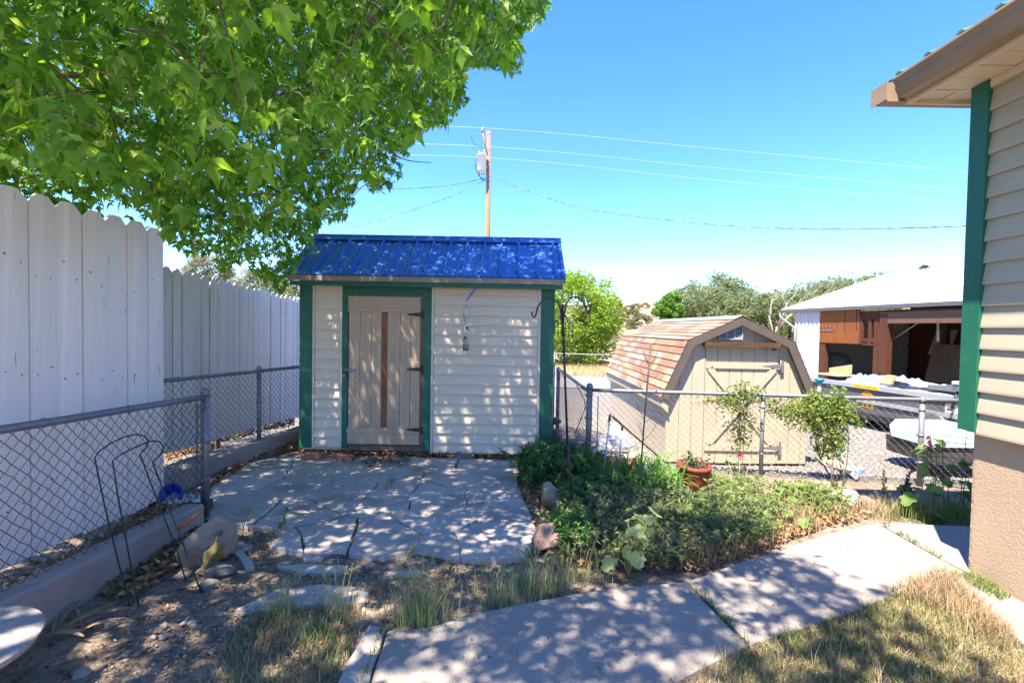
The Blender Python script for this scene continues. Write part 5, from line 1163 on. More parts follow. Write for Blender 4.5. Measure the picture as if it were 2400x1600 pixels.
# ================================================================ TREES
def fan(outline, curl=0.0, fold=0.0):
    """leaf polygon (x across, y along) -> verts + tris, folded on its midrib and curled"""
    ys = [p[1] for p in outline]; L = max(ys) or 1
    v = [(x, y, abs(x) * fold - curl * (y / L) ** 2 * L) for x, y in outline]; n = len(v)
    c = (0, L * .4, -curl * .16 * L); v = v + [c]
    return np.array(v), np.array([(i, (i + 1) % n, n) for i in range(n)])
box_a = fan([(0, 0), (.17, .1), (.29, .3), (.28, .46), (.33, .6), (.22, .7), (.12, .92), (0, 1.25), (-.1, .94), (-.22, .72), (-.31, .64), (-.27, .46), (-.3, .28), (-.16, .1)], .26, .28)
box_b = fan([(0, 0), (.16, .12), (.27, .34), (.17, .68), (.05, .95), (0, 1.25), (-.05, .95), (-.18, .66), (-.28, .36), (-.16, .12)], .34, .3)
box_c = fan([(0, 0), (.2, .14), (.33, .4), (.2, .58), (.12, .84), (0, 1.25), (-.16, .74), (-.24, .6), (-.31, .34), (-.18, .12)], .2, .24)
def compound(tmpls, spec):
    V_ = []; T_ = []; n = 0
    for (tv, tf), (ox, oy, ang, s) in zip(tmpls, spec):
        c, si = math.cos(ang), math.sin(ang); v = tv * s; q = np.stack([v[:, 0] * c - v[:, 1] * si + ox, v[:, 0] * si + v[:, 1] * c + oy, v[:, 2]], 1)
        V_.append(q); T_.append(tf + n); n += len(q)
    # rachis as a thin strip
    q = np.array([(-.012, 0, 0), (.012, 0, 0), (0, spec[0][1] + .05, 0)]); V_.append(q); T_.append(np.array([(0, 1, 2)]) + n)
    return np.concatenate(V_), np.concatenate(T_)
LEAF = [compound([box_a, box_b, box_c], [(0, .55, 0, .85), (0, .5, 1.0, .7), (0, .5, -1.05, .72)]),
        compound([box_c, box_b, box_b, box_a, box_b], [(0, .75, .1, .75), (0, .7, 1.05, .6), (0, .7, -1.0, .62), (0, .38, 1.2, .55), (0, .38, -1.2, .58)]),
        compound([box_a, box_c, box_a], [(0, .5, -.1, .9), (0, .46, .9, .65), (0, .46, -.95, .7)])]
m_bark = M("grey_brown_bark", (.085, .068, .052), (.15, .125, .1), 12, .9, st=(4, 4, 1), bump=.6, bscale=30)
m_twig = M("twig_bark", (.085, .066, .045), (.15, .12, .085), 20, .85)
m_branch = M("reddish_branch_bark", (.2, .12, .075), (.3, .2, .135), 25, .85, st=(3, 3, 3), bump=.3, bscale=50)
m_boxleaf = leafmat("boxelder_leaf", (.055, .16, .02), (.2, .365, .05), .6, .45, c=(.44, .48, .13))

SIL = [(-50, -50), (1320, -50), (1297, 0), (1294, 32), (1268, 50), (1250, 78), (1216, 84), (1238, 115), (1240, 153), (1212, 188), (1158, 176), (1113, 160), (1088, 180), (1105, 222), (1086, 262), (1047, 297), (1021, 327), (1000, 300), (979, 335),
       (956, 368), (937, 383), (946, 417), (925, 425), (906, 461), (868, 452), (845, 420), (830, 455), (832, 495), (796, 530), (768, 528), (734, 553), (752, 575), (748, 600), (708, 616), (681, 654), (672, 690), (612, 690), (597, 647), (574, 616),
       (551, 634), (509, 652), (503, 600), (440, 604), (405, 590), (386, 556), (380, 576), (366, 520), (330, 500), (298, 490), (249, 472), (184, 470), (149, 446), (67, 430), (45, 452), (22, 420), (-50, 400)]
HOLES = [([(860, 180), (960, 140), (1010, 230), (930, 300)], .55), ([(1080, 60), (1200, 40), (1250, 150), (1100, 190)], .45), ([(760, 330), (900, 320), (930, 420), (800, 470)], .5), ([(430, 300), (520, 250), (560, 420), (430, 430)], .6), ([(508, 228), (545, 226), (560, 262), (600, 272), (640, 268), (690, 330), (705, 372), (655, 388), (620, 412), (570, 402), (545, 330), (515, 280)], .1), ([(421, 165), (455, 160), (480, 185), (470, 202), (432, 196)], .25),
         ([(700, 330), (790, 320), (800, 360), (735, 400), (690, 415)], .3), ([(560, 420), (640, 430), (700, 520), (640, 560), (560, 500)], .5), ([(390, 520), (440, 560), (430, 600), (388, 590)], .3), ([(720, 440), (800, 450), (790, 510), (730, 520)], .45)]
def build_boxelder():
    rs = np.random.default_rng(11); trunk = Vector((-4.7, 3.0, 0))
    o = thing("boxelder_tree", "big leafy tree with bright green lobed leaves overhanging the fence and shed", "tree", trunk)
    # candidate twig centres in the crown volume
    C = np.array((-2.6, 2.3, 5.1)); Rr = np.array((5.0, 5.6, 3.0)); pts = []; shade = []
    N = 60000; q = rs.uniform(-1, 1, (N, 3)); q = q[(q ** 2).sum(1) < 1]; q = C + q * Rr
    # low skirt over fence and eave, and clumps added to shade roof and ground
    k = rs.uniform(-1, 1, (9000, 3)); k = k[(k ** 2).sum(1) < 1]; q = np.concatenate([q, np.array((-2.9, 5.2, 3.0)) + k * np.array((1.5, 1.1, 1.5)), np.array((-3.0, 3.0, 2.75)) + k * np.array((1.3, 1.2, .9)), np.array((-.35, 4.2, 4.1)) + k * np.array((1.2, 1.2, 1.1)), np.array((-1.3, 4.9, 4.5)) + k * np.array((1.6, 1.1, 1.0)), np.array((-3.45, 3.3, 2.6)) + k * np.array((.65, 1.3, .75)), np.array((-3.9, 4.9, 3.0)) + k * np.array((.8, .9, .8)), np.array((-.9, 4.5, 5.6)) + k * np.array((1.7, 1.5, .8)), np.array((-1.6, 4.9, 4.6)) + k * np.array((1.5, .9, .8))])
    keep = []
    for p in q:
        x, y, z = p
        if math.dist(p, CAM) < 1.45: continue
        if z < 1.9: continue
        pr = proj(p)
        inf = pr is not None and -40 < pr[0] < 2440 and -40 < pr[1] < 1640
        if inf:
            if pr[2] < 1.7: continue
            behind = x < -2.78 and y < 4.3 and pr[0] < 385 and pr[1] < 640
            if not behind and not inpoly([pr[0]], [pr[1] + 18 * 2.2 / pr[2] * 2], SIL)[0]: continue
            if not inpoly([pr[0] + 25], [pr[1]], SIL)[0] and pr[0] > 900: continue
            h = 1.0
            for poly, a in HOLES:
                if inpoly([pr[0]], [pr[1]], poly)[0]: h = a
            if rs.random() > h: continue
            if -2.78 < x < -2.55 and z < 2.3 and y < 3.9: continue
        else:
            if z < 2.5 + .16 * max(0, x + 3): continue
            xg, yg = x + .27 * z, y + .4 * z  # unseen crown is shaped by where its shade lands
            if yg < 1.5 + rs.random() * .8 or x < -4.6: continue
            edge = float(np.interp(yg, (2.9, 4.5, 5.5, 7.2), (2.25, 1.5, 1.2, 1.35))) - xg
            if edge < 0 or rs.random() > .25 + edge * .7 + (.6 if yg > 5.2 else 0): continue
            if y > 6.8: continue
        if -2.7 < x < .8 and 5.5 < y < 7.6 and z < 2.9: 
            if not (x < -2.1 and z > 2.0 and y < 5.75): continue
        cl = nz(x * .9, y * .9, z * .9) + .5 * nz(x * 2.2 + 5, y * 2.2, z * 2.2)
        if cl < -.22 and rs.random() < (.55 if inf and pr[0] > 420 else .3): continue
        keep.append(p)
    keep = np.array(keep); rs.shuffle(keep)
    # thin to a minimum spacing
    sel = []; grid = {}
    for p in keep:
        d = .3 if p[2] > 4.4 and False else .285; g = tuple((p / d).astype(int)); ok = True
        for i in (-1, 0, 1):
            for j in (-1, 0, 1):
                for kk in (-1, 0, 1):
                    for r in grid.get((g[0] + i, g[1] + j, g[2] + kk), ()):
                        if ((r - p) ** 2).sum() < d * d: ok = False; break
                    if not ok: break
                if not ok: break
            if not ok: break
        if ok: grid.setdefault(g, []).append(p); sel.append(p)
    sel = np.array(sel)
    dens = np.array([1.0 if (proj(p) or (9999, 0, 0))[0] < 2440 else 1 for p in sel])
    # unseen crown over the foreground gets thinned: light filters through
    inside = np.array([(lambda r: r is not None and -60 < r[0] < 2440 and -60 < r[1] < 1640)(proj(p)) for p in sel])
    r_ = rs.random(len(sel)); yg_ = sel[:, 1] + .4 * sel[:, 2]; sel = sel[inside | (r_ < np.where(yg_ > 4.2, 1.0, .6))]
    # skeleton: trunk + limbs
    limbs = [[trunk + Vector((0, 0, -.1)), trunk + Vector((.05, 0, 1.2)), trunk + Vector((.15, .05, 2.4)), trunk + Vector((.5, .0, 3.6))]]
    ends = [((-3.6, 1.6, 4.4), (-2.2, .8, 5.2), (-.4, .3, 5.4)), ((-3.7, 3.4, 4.1), (-2.4, 3.7, 4.6), (-.9, 3.9, 4.7)), ((-4.2, 4.4, 3.4), (-3.6, 5.3, 3.5), (-2.6, 5.6, 3.0)), ((-4.2, 2.2, 5.0), (-3.6, 1.2, 6.4), (-2.4, .4, 7.4)),
            ((-3.2, 2.9, 4.8), (-1.8, 2.6, 6.0), (-.2, 2.4, 6.6)), ((-4.4, 3.6, 5.0), (-3.6, 4.6, 6.0), (-2.4, 5.4, 6.2)), ((-5.0, 2.2, 4.4), (-5.4, .6, 5.4), (-5.2, -1.2, 6.0)), ((-3.8, 2.9, 3.3), (-3.1, 2.8, 3.0), (-2.3, 2.75, 2.9)), ((-3.2, 1.0, 4.6), (-1.6, -.8, 5.2), (-.2, -2.0, 5.6))]
    nodes = []; NR = []
    b = MB(); b.tube([trunk + Vector((.03, 0, -.2))] + limbs[0][1:], .21, 14, .15); b.build("trunk", m_bark, o)
    for e in ends:
        c = [trunk + Vector((.15, .05, 2.3))] + [Vector(p) for p in e]; out = []
        for i in range(len(c) - 1):
            p0, p1, p2, p3 = c[max(0, i - 1)], c[i], c[i + 1], c[min(len(c) - 1, i + 2)]
            for k in range(8):
                t = k / 8; out.append(.5 * ((2 * p1) + (p2 - p0) * t + (2 * p0 - 5 * p1 + 4 * p2 - p3) * t * t + (3 * p1 - p0 - 3 * p2 + p3) * t ** 3) + Vector((nz(i * 3 + k, e[0][0]), nz(i * 3 + k, e[0][1], 4), nz(i * 3 + k, e[0][2], 9))) * .05)
        out.append(c[-1]); b = MB(); r0 = .09 if e[0][2] > 3.5 else .05; b.tube(out, r0, 8, .014); b.build("limb", m_bark, o)
        nodes += [tuple(p) for p in out[4:]]
    nodes = np.array(nodes); d = np.array([((nodes - p) ** 2).sum(1).min() for p in sel]); order = np.argsort(d)
    buf = np.zeros((len(nodes) + len(sel) * 4, 3)); buf[:len(nodes)] = nodes; n = len(nodes); tw = MB()
    dirs = np.zeros_like(sel)
    for i in order:
        p = sel[i]; j = ((buf[:n] - p) ** 2).sum(1).argmin(); a = Vector(buf[j]); c = Vector(p); L = (c - a).length
        mid = (a + c) / 2 + Vector((0, 0, .10 * L)) + Vector(rs.normal(0, .04 * L + .004, 3))
        ra = .0032 + .005 * min(1, L / .7); tw.tube([a, mid, c], ra, 4, .0018, cap=False)
        buf[n] = mid; buf[n + 1] = c; n += 2
        v = (c - mid); dirs[i] = v.normalized() if v.length > 1e-5 else (0, 0, -1)
    tw.build("twigs", m_twig, o, "stuff")
    # bare branches seen in front of the foliage
    for br, r0, r1 in (([(800, -60, 2.9), (845, 25, 2.95), (880, 45, 3.0), (925, 68, 3.05), (970, 105, 3.2), (1030, 150, 3.4)], .013, .004), ([(868, 40, 3.0), (905, 85, 3.0), (935, 150, 3.05)], .007, .003), ([(845, 42, 2.95), (838, 90, 2.9), (815, 160, 2.9), (805, 230, 2.95), (806, 276, 3.0)], .006, .0025),
                       ([(640, 30, 2.8), (690, 128, 2.9), (735, 195, 3.0), (765, 228, 3.1), (832, 278, 3.3), (842, 350, 3.5)], .010, .003), ([(742, 210, 3.05), (746, 240, 3.0), (765, 285, 3.0), (775, 302, 3.0)], .004, .002), ([(738, 205, 3.0), (737, 270, 3.0)], .0035, .002), ([(765, 228, 3.1), (790, 205, 3.05), (828, 190, 3.0)], .004, .002),
                       ([(300, 395, 3.4), (430, 440, 3.9), (520, 462, 4.3), (620, 455, 4.8), (700, 448, 5.2)], .016, .006), ([(500, 462, 4.2), (540, 520, 4.6), (590, 590, 5.0), (625, 625, 5.2)], .009, .003), ([(340, 35, 2.6), (400, 70, 2.8), (450, 100, 3.0)], .008, .004), ([(920, 365, 4.4), (955, 376, 4.4), (1010, 382, 4.4)], .006, .003), ([(1000, 115, 3.9), (1080, 112, 4.1), (1150, 100, 4.2)], .006, .003),
                       ([(1090, 0, 3.8), (1130, 60, 4.0), (1135, 110, 4.1)], .007, .003), ([(180, 150, 1.95), (300, 190, 2.1), (330, 290, 2.2)], .0035, .002), ([(100, 240, 1.9), (200, 290, 2.0), (290, 320, 2.1)], .004, .002)):
        c_ = [P(*t_) for t_ in br]; out = []
        for i_ in range(len(c_) - 1):
            for k_ in range(4): out.append(c_[i_].lerp(c_[i_ + 1], k_ / 4) + Vector((nz(i_ + k_ * .3, br[0][0]), 0, nz(i_ + k_ * .3, br[0][1]))) * .008)
        out.append(c_[-1]); b = MB(); b.tube(out, r0, 6, r1); b.build("branch", m_branch, o)
    # leaves: compound leaves along each twig end, drooping; extra where they shade the roof
    ntw = len(sel); ygs = sel[:, 1] + .4 * sel[:, 2]; per = np.where(sel[:, 1] > 3.6, rs.integers(14, 21, ntw), rs.integers(11, 18, ntw)); per = np.where((ygs > 6.2) & (sel[:, 1] > 4), (per * 1.6).astype(int), per); idx = np.repeat(np.arange(ntw), per); M_ = len(idx)
    pos = sel[idx] - dirs[idx] * rs.uniform(-.14, .22, (M_, 1)) + rs.normal(0, .085, (M_, 3))
    pr = [proj(p) for p in pos]; ok = np.ones(M_, bool)
    for i, r in enumerate(pr):
        if r is None: continue
        if math.dist(pos[i], CAM) < 1.5: ok[i] = False
        if -50 < r[0] < 2450 and -50 < r[1] < 1650:
            if r[2] < 1.5: ok[i] = False
            elif pos[i][0] < -2.78 and pos[i][1] < 4.3 and r[0] < 385: pass
            elif not inpoly([r[0]], [r[1]], SIL)[0]: ok[i] = False
    pos = pos[ok]; M_ = len(pos)
    yaw = rs.uniform(0, 2 * np.pi, M_); pitch = -rs.uniform(.35, 1.5, M_); roll = rs.normal(0, .5, M_); size = rs.uniform(.058, .118, M_) * np.where(pos[:, 1] > 3.6, .72, 1.0)
    R_ = rots(yaw, pitch, roll); kind = rs.integers(0, 3, M_)
    # the largest leaves in the picture become single parts
    tip = pos + R_[:, :, 1] * (size * 1.3)[:, None]; ok = np.ones(M_, bool)
    for i in range(M_):
        r = proj(tip[i])
        if tip[i][0] < -2.76 and tip[i][1] < 4.3 and r is not None and r[0] < 385: continue
        if r is not None and -50 < r[0] < 2450 and -50 < r[1] < 1650 and not inpoly([r[0]], [r[1]], SIL)[0] : ok[i] = False
    pos, R_, size, kind = pos[ok], R_[ok], size[ok], kind[ok]; M_ = len(pos)
    app = np.array([(size[i] * F / r[2] if (r := proj(pos[i])) and 0 < r[0] < 1300 and 0 < r[1] < 700 else 0) for i in range(M_)])
    big = np.argsort(-app)[:300]; isbig = np.zeros(M_, bool); isbig[big] = True; base = wloc(o)
    mesh = []
    for tv, tf in LEAF:
        me = bpy.data.meshes.new("leaf"); me.from_pydata([tuple(v) for v in tv], [], [tuple(int(a) for a in f) for f in tf]); me.materials.append(m_boxleaf); mesh.append(me)
    for i in big:
        ob = bpy.data.objects.new("leaf", mesh[kind[i]]); ob.parent = o; COL.objects.link(ob)
        ob.matrix_local = Matrix.Translation(Vector(pos[i]) - base) @ Matrix([list(r) for r in R_[i]]).to_4x4() @ Matrix.Scale(size[i], 4)
    s = Soup()
    for k in range(3):
        m_ = (kind == k) & ~isbig; s.add(*scatter(LEAF[k][0], LEAF[k][1], pos[m_], R_[m_], size[m_]))
    s.build("foliage", m_boxleaf, o)
    print("boxelder", ntw, M_, sum(len(f) for f in s.f))
build_boxelder()

leaf_q = (np.array([(-.5, 0, 0), (0, -.18, .12), (.5, 0, 0), (0, .18, .1)]), np.array([(0, 1, 2), (0, 2, 3)]))
leaf_o = (np.array([(-.5, 0, 0), (-.1, -.26, .1), (.5, 0, -.05), (-.1, .26, .1)]), np.array([(0, 1, 2), (0, 2, 3)]))
def crown_pts(rs, c, r, n, nclump, low=-.8, cs=.3):
    """leaf positions in clumps over an uneven ellipsoid"""
    c = np.array(c); r = np.array(r); cl = []
    while len(cl) < nclump:
        u = rs.normal(0, 1, 3); u /= np.linalg.norm(u)
        if u[2] < low: continue
        k = rs.uniform(.5, 1.0) ** .6; b = 1 + .25 * nz(u[0] * 2 + c[0], u[1] * 2 + c[1], u[2] * 2)
        cl.append(c + u * r * k * b)
    cl = np.array(cl); sz = rs.uniform(.6, 1.3, nclump) * cs * r.mean(); i = rs.integers(0, nclump, n)
    u = rs.normal(0, 1, (n, 3)); u /= np.linalg.norm(u, axis=1)[:, None]; rad = rs.uniform(.35, 1, n) ** .5
    return cl[i] + u * (rad * sz[i])[:, None] * np.array((1, 1, .75)), cl
def tree(name, label, mat, base, c, r, n, nclump, lsize, seed, trunk_r=.12, trunk_h=None, group=None, tmpl=None, bark=None, cs=.3, low=-.8, cat="tree", limbs=7):
    rs = np.random.default_rng(seed); o = thing(name, label, cat, base, group); base = Vector(base)
    P_, cl = crown_pts(rs, c, r, n, nclump, low, cs); cc = Vector(c)
    th = trunk_h if trunk_h is not None else max(.2, (c[2] - r[2] * .4) - base.z)
    b = MB(); f = base + (Vector((cc.x, cc.y, base.z)) - base) * .6 + Vector((0, 0, th)); b.tube([base - Vector((0, 0, .2)), (base + f) / 2 + Vector((rs.normal(0, .06), rs.normal(0, .06), 0)), f], trunk_r, 8, trunk_r * .7); b.build("trunk", bark or m_bark, o)
    b = MB()
    for k in range(limbs):
        e = Vector(cl[rs.integers(0, nclump)]); mid = (f + e) / 2 + Vector((rs.normal(0, .1), rs.normal(0, .1), .12 * (e - f).length)) * 1; b.tube([f - Vector((0, 0, .05)), mid, e], trunk_r * .5, 5, trunk_r * .12)
    b.build("branches", bark or m_bark, o)
    t = tmpl or leaf_o; s = Soup(); s.add(*scatter(t[0], t[1], P_, rots(rs.uniform(0, 6.28, n), rs.normal(0, .7, n), rs.normal(0, .7, n)), lsize * rs.uniform(.6, 1.35, n)))
    s.build("crown", mat, o); return o
m_lime = leafmat("lime_leaf", (.13, .24, .025), (.25, .36, .05), .4, .55, c=(.29, .38, .08)); m_olive = leafmat("silver_olive_leaf", (.13, .175, .075), (.22, .265, .13), .4, .6, c=(.31, .34, .21))
m_mid = leafmat("mid_green_leaf", (.08, .19, .03), (.16, .3, .06), .4, .55); m_greyl = leafmat("grey_olive_leaf", (.13, .145, .075), (.23, .24, .145), .3, .7, c=(.33, .33, .23)); m_jun = leafmat("juniper_leaf", (.085, .1, .04), (.15, .16, .075), .3, .8)
m_palebark = M("pale_dead_wood", (.25, .22, .185), (.33, .295, .26), 10, .9, bump=.4, bscale=20)
def at(px, py, Y): return tuple(P(px, py, Y))
def T(name, label, mat, px, pyt, pyb, wpx, Y, n, ncl, ls, seed, group=None, **k):
    """tree whose crown spans pyt..pyb and wpx wide at depth Y"""
    top, bot = P(px, pyt, Y), P(px, pyb, Y); rz = (top.z - bot.z) / 2; rx = wpx / 2 * Y / F; b = (top.x, Y, gz(top.x, Y))
    return tree(name, label, mat, b, (top.x, Y, (top.z + bot.z) / 2), (rx * .82, rx * .82, rz * .84), n, ncl, ls, seed, group=group, **k)
T("maple_tree", "bright lime green round tree across the road, right of the shed roof", m_lime, 1352, 605, 880, 250, 29, 26000, 230, .17, 21, low=-1, cs=.26)
gO = "olive trees behind the barn shed"
T("olive_tree", "silvery olive tree at the left end of the row, above the barn shed", m_olive, 1640, 654, 814, 200, 34, 17100, 153, .2, 31, gO, tmpl=leaf_q, cs=.27)
T("olive_tree", "tallest dark-topped olive tree behind the barn shed's ridge", m_olive, 1702, 626, 804, 129, 37, 13300, 119, .2, 32, gO, tmpl=leaf_q, cs=.3)
T("olive_tree", "olive tree with drooping pale branches left of the bare dead tree", m_olive, 1775, 664, 829, 153, 33, 13300, 119, .2, 33, gO, tmpl=leaf_q, cs=.3)
T("olive_tree", "olive tree directly behind the bare dead tree", m_olive, 1855, 662, 834, 177, 34, 15200, 136, .2, 34, gO, tmpl=leaf_q, cs=.3)
T("olive_tree", "broad olive tree rising over the barn roof's left slope", m_olive, 1965, 634, 804, 224, 36, 19000, 153, .2, 35, gO, tmpl=leaf_q, cs=.27)
T("olive_tree", "rightmost olive tree half hidden by the barn roof", m_olive, 2065, 626, 774, 129, 38, 11400, 102, .2, 36, gO, tmpl=leaf_q, cs=.3)
T("small_tree", "small bright green tree at the left of the olive row", m_mid, 1572, 678, 790, 78, 31, 6000, 50, .17, 41, cs=.3)
T("olive_tree", "low greyish olive tree between the hill and the olive row", m_greyl, 1600, 715, 830, 130, 44, 9000, 90, .2, 37, gO, tmpl=leaf_q, cs=.3)
T("treetop", "small dark treetop peeking over the white barn roof", m_olive, 2163, 618, 660, 36, 40, 900, 16, .2, 42, cat="tree", tmpl=leaf_q)
gL = "pale trees beyond the left fence"
T("grey_tree", "pale grey-green tree behind the second white fence, by the orange pole", m_greyl, 490, 585, 700, 130, 24, 6500, 80, .14, 51, gL, tmpl=leaf_q, cs=.27)
T("grey_tree", "pale tree with a leaning trunk left of the shed roof", m_greyl, 615, 622, 730, 150, 22, 7000, 80, .13, 52, gL, tmpl=leaf_q, cs=.27, trunk_r=.1)
T("grey_tree", "pale dry tree right behind the shed's left corner", m_greyl, 700, 655, 760, 120, 20, 6500, 70, .12, 53, gL, tmpl=leaf_q, cs=.27)
# bare dead tree
def dead_tree():
    rs = random.Random(5); Y = 30; base = P(1815, 800, Y); base.z = -.6; o = thing("dead_tree", "bare dead tree with pale leafless branches among the olive trees", "tree", base); b = MB(); t = MB()
    def grow(p, d, L, r, dep):
        q = p + d * L; m_ = (p + q) / 2 + Vector((rs.gauss(0, .05), rs.gauss(0, .05), 0)) * L
        (t if dep == 0 else b).tube([p, m_, q], r, 5 if dep else 8, r * .6)
        if dep >= 5: return
        for k in range(2 if dep else 3):
            nd = (d + Vector((rs.gauss(0, .5), rs.gauss(0, .4), rs.gauss(.12, .22)))).normalized(); grow(q if k else m_ * .3 + q * .7, nd, L * rs.uniform(.6, .8), r * .58, dep + 1)
    grow(base, Vector((.05, 0, 1)).normalized(), 2.5, .085, 0); grow(base + Vector((0, 0, 1.6)), Vector((-.25, 0, 1)).normalized(), 1.6, .06, 1)
    t.build("trunk", m_palebark, o); b.build("branches", m_palebark, o)
dead_tree()
# junipers on the hill
def hill_shrubs():
    rs = random.Random(9); k = 0; protos = []
    for s in range(4):
        q = np.random.default_rng(60 + s); P_, cl = crown_pts(q, (0, 0, .75), (1, 1, .8), 420, 26, -.5, .34)
        so = Soup(); so.add(*scatter(leaf_o[0], leaf_o[1], P_, rots(q.uniform(0, 6.28, 420), q.normal(0, .8, 420), q.normal(0, .8, 420)), .3 * q.uniform(.6, 1.3, 420)))
        protos.append(so)
    meshes = []
    for y_ in range(46):
        px = rs.uniform(1425, 1690); py = rs.choice([rs.uniform(722, 750), rs.uniform(722, 800), rs.uniform(745, 815)]); g = GG(px, py)
        if g.y < 46 or g.y > 300: continue
        s = rs.uniform(.5, 1.15) * (1 + g.y / 220); side = "near" if g.y < 70 else ("middle" if g.y < 105 else "far")
        if k < 4: ob = protos[k].build("juniper_shrub", m_jun, None, None); meshes.append(ob.data)
        else: ob = bpy.data.objects.new("juniper_shrub", meshes[k % 4]); COL.objects.link(ob)
        ob.location = g; ob.scale = (s, s, s * .9); ob.rotation_euler = (0, 0, rs.uniform(0, 6)); k += 1
        tag(ob, "dull green juniper shrub dotted on the dry hillside", "shrub", "junipers on the hillside")
hill_shrubs()
b = MB(); c = GG(1570, 722); rk = boulder("rock_outcrop", c + Vector((0, 0, 1)), (4, 3, 1.5), 77, M("red_rock", (.42, .2, .11), (.5, .28, .17), .6, .9), "reddish rock outcrop on the distant hilltop", 9)
# ================================================================ GRASSES AND GARDEN PLANTS
def inside_pts(rs, polypx, n, z=0.0, clump=None, cs=.06):
    """random ground points inside a photo polygon, optionally clumped"""
    poly = [g2(px, py, z) for px, py in polypx]; xs = [p[0] for p in poly]; ys = [p[1] for p in poly]; out = []
    A = np.array([0, 0.0])
    if clump:
        cc = inside_pts(rs, polypx, clump, z); c = cc[rs.integers(0, len(cc), n * 2)] ; q = c + rs.normal(0, cs, (n * 2, 2)); q = q[inpoly(q[:, 0], q[:, 1], poly)][:n]; return q
    q = np.stack([rs.uniform(min(xs), max(xs), n * 6), rs.uniform(min(ys), max(ys), n * 6)], 1); q = q[inpoly(q[:, 0], q[:, 1], poly)][:n]
    return q
def blades(rs, xy, h, w, lean=.5, z=None, az=None):
    n = len(xy); h = rs.uniform(h[0], h[1], n); a = rs.uniform(0, 6.283, n) if az is None else az; l = h * rs.uniform(.1, lean, n); ux, uy = np.cos(a), np.sin(a); px, py = -uy, ux
    ww = w * rs.uniform(.6, 1.3, n); z0 = np.zeros(n) if z is None else z; B = np.stack([xy[:, 0], xy[:, 1], z0 - .01], 1)
    def off(f, fz, s): return B + np.stack([ux * l * f + px * ww * s, uy * l * f + py * ww * s, h * fz], 1)
    v = np.stack([off(0, 0, -.5), off(0, 0, .5), off(.35, .62, -.42), off(.35, .62, .42), off(1.0, .95, 0)], 1).reshape(-1, 3)
    f = np.array([(0, 1, 3), (0, 3, 2), (2, 3, 4)])[None] + (np.arange(n) * 5)[:, None, None]
    return v, f.reshape(-1, 3)
m_dry = leafmat("dry_grass", (.28, .22, .13), (.46, .38, .25), .3, .8); m_grn = leafmat("green_grass", (.09, .14, .035), (.19, .25, .075), .35, .6); m_fox = leafmat("foxtail_grass", (.2, .27, .09), (.42, .46, .22), .35, .6, c=(.5, .46, .26))
m_cover = leafmat("ground_cover_leaf", (.10, .14, .06), (.2, .245, .12), .35, .65, c=(.32, .27, .16)); m_coverb = leafmat("yellow_green_cover_leaf", (.11, .165, .05), (.2, .265, .095), .35, .6, c=(.32, .27, .15))
m_bush = leafmat("bush_leaf", (.035, .11, .03), (.09, .2, .05), .35, .5); m_lily = leafmat("daylily_leaf", (.06, .17, .025), (.16, .3, .06), .4, .45)
m_vine = leafmat("vine_leaf", (.11, .2, .035), (.24, .32, .08), .4, .55, c=(.34, .2, .1)); m_holly = leafmat("hollyhock_leaf", (.1, .2, .04), (.22, .32, .1), .45, .6, c=(.5, .4, .06)); m_mallow = leafmat("pale_mallow_leaf", (.28, .38, .12), (.42, .48, .22), .45, .6)
m_stem = M("green_stem", (.16, .2, .07), (.24, .27, .11), 20, .7); m_dstem = M("dry_stem", (.28, .2, .11), (.38, .29, .17), 20, .8); m_rstem = M("red_brown_stem", (.1, .055, .04), (.17, .1, .07), 20, .8); m_petal = M("pink_petal", (.6, .13, .2), (.72, .3, .36), 30, .6); m_redp = M("red_petal", (.55, .03, .08), (.65, .08, .12), 30, .6)
rs = np.random.default_rng(77)
# lawn, lower right
LAWN = [(1480, 1660), (1660, 1556), (1760, 1518), (1880, 1476), (1995, 1436), (2130, 1380), (2205, 1358), (2290, 1425), (2385, 1515), (2480, 1680)]
p = inside_pts(rs, LAWN, 19000, 0, 420, .075); s = Soup(); s.add(*blades(rs, p, (.015, .065), .0038, 1.4)); s.build("dry_grass", m_dry)
p = inside_pts(rs, LAWN, 8000, 0, 170, .06); s = Soup(); s.add(*blades(rs, p, (.02, .08), .004, 1.1)); s.build("green_grass", m_grn)
p = inside_pts(rs, LAWN, 220, 0, 60, .1); s = Soup(); s.add(*blades(rs, p, (.1, .2), .003, .5)); s.build("tall_dry_stalks", m_dry)
EDGE = [(2080, 1395), (2210, 1345), (2310, 1430), (2390, 1520), (2300, 1520), (2180, 1440)]
p = inside_pts(rs, EDGE, 2600, 0, 80, .06); s = Soup(); s.add(*blades(rs, p, (.04, .15), .0035, .9)); s.build("dry_grass_edge", leafmat("reddish_dry_grass", (.24, .16, .1), (.42, .33, .21), .3, .8, c=(.2, .24, .08)))
# patchy grass, lower left
LEFT = [(380, 1660), (500, 1560), (560, 1480), (600, 1440), (720, 1425), (830, 1440), (862, 1460), (800, 1570), (770, 1660)]
p = inside_pts(rs, LEFT, 3200, 0, 110, .07); s = Soup(); s.add(*blades(rs, p, (.015, .07), .0035, 1.1)); s.build("dry_grass", m_dry)
p = inside_pts(rs, LEFT, 750, 0, 40, .05); s = Soup(); s.add(*blades(rs, p, (.03, .10), .004, .8)); s.build("green_grass", m_grn)
p = inside_pts(rs, [(600, 1395), (880, 1370), (1320, 1340), (1330, 1400), (1100, 1440), (880, 1480), (600, 1480)], 1500, 0, 70, .05); s = Soup(); s.add(*blades(rs, p, (.02, .08), .0035, 1)); s.build("dry_grass", m_dry)
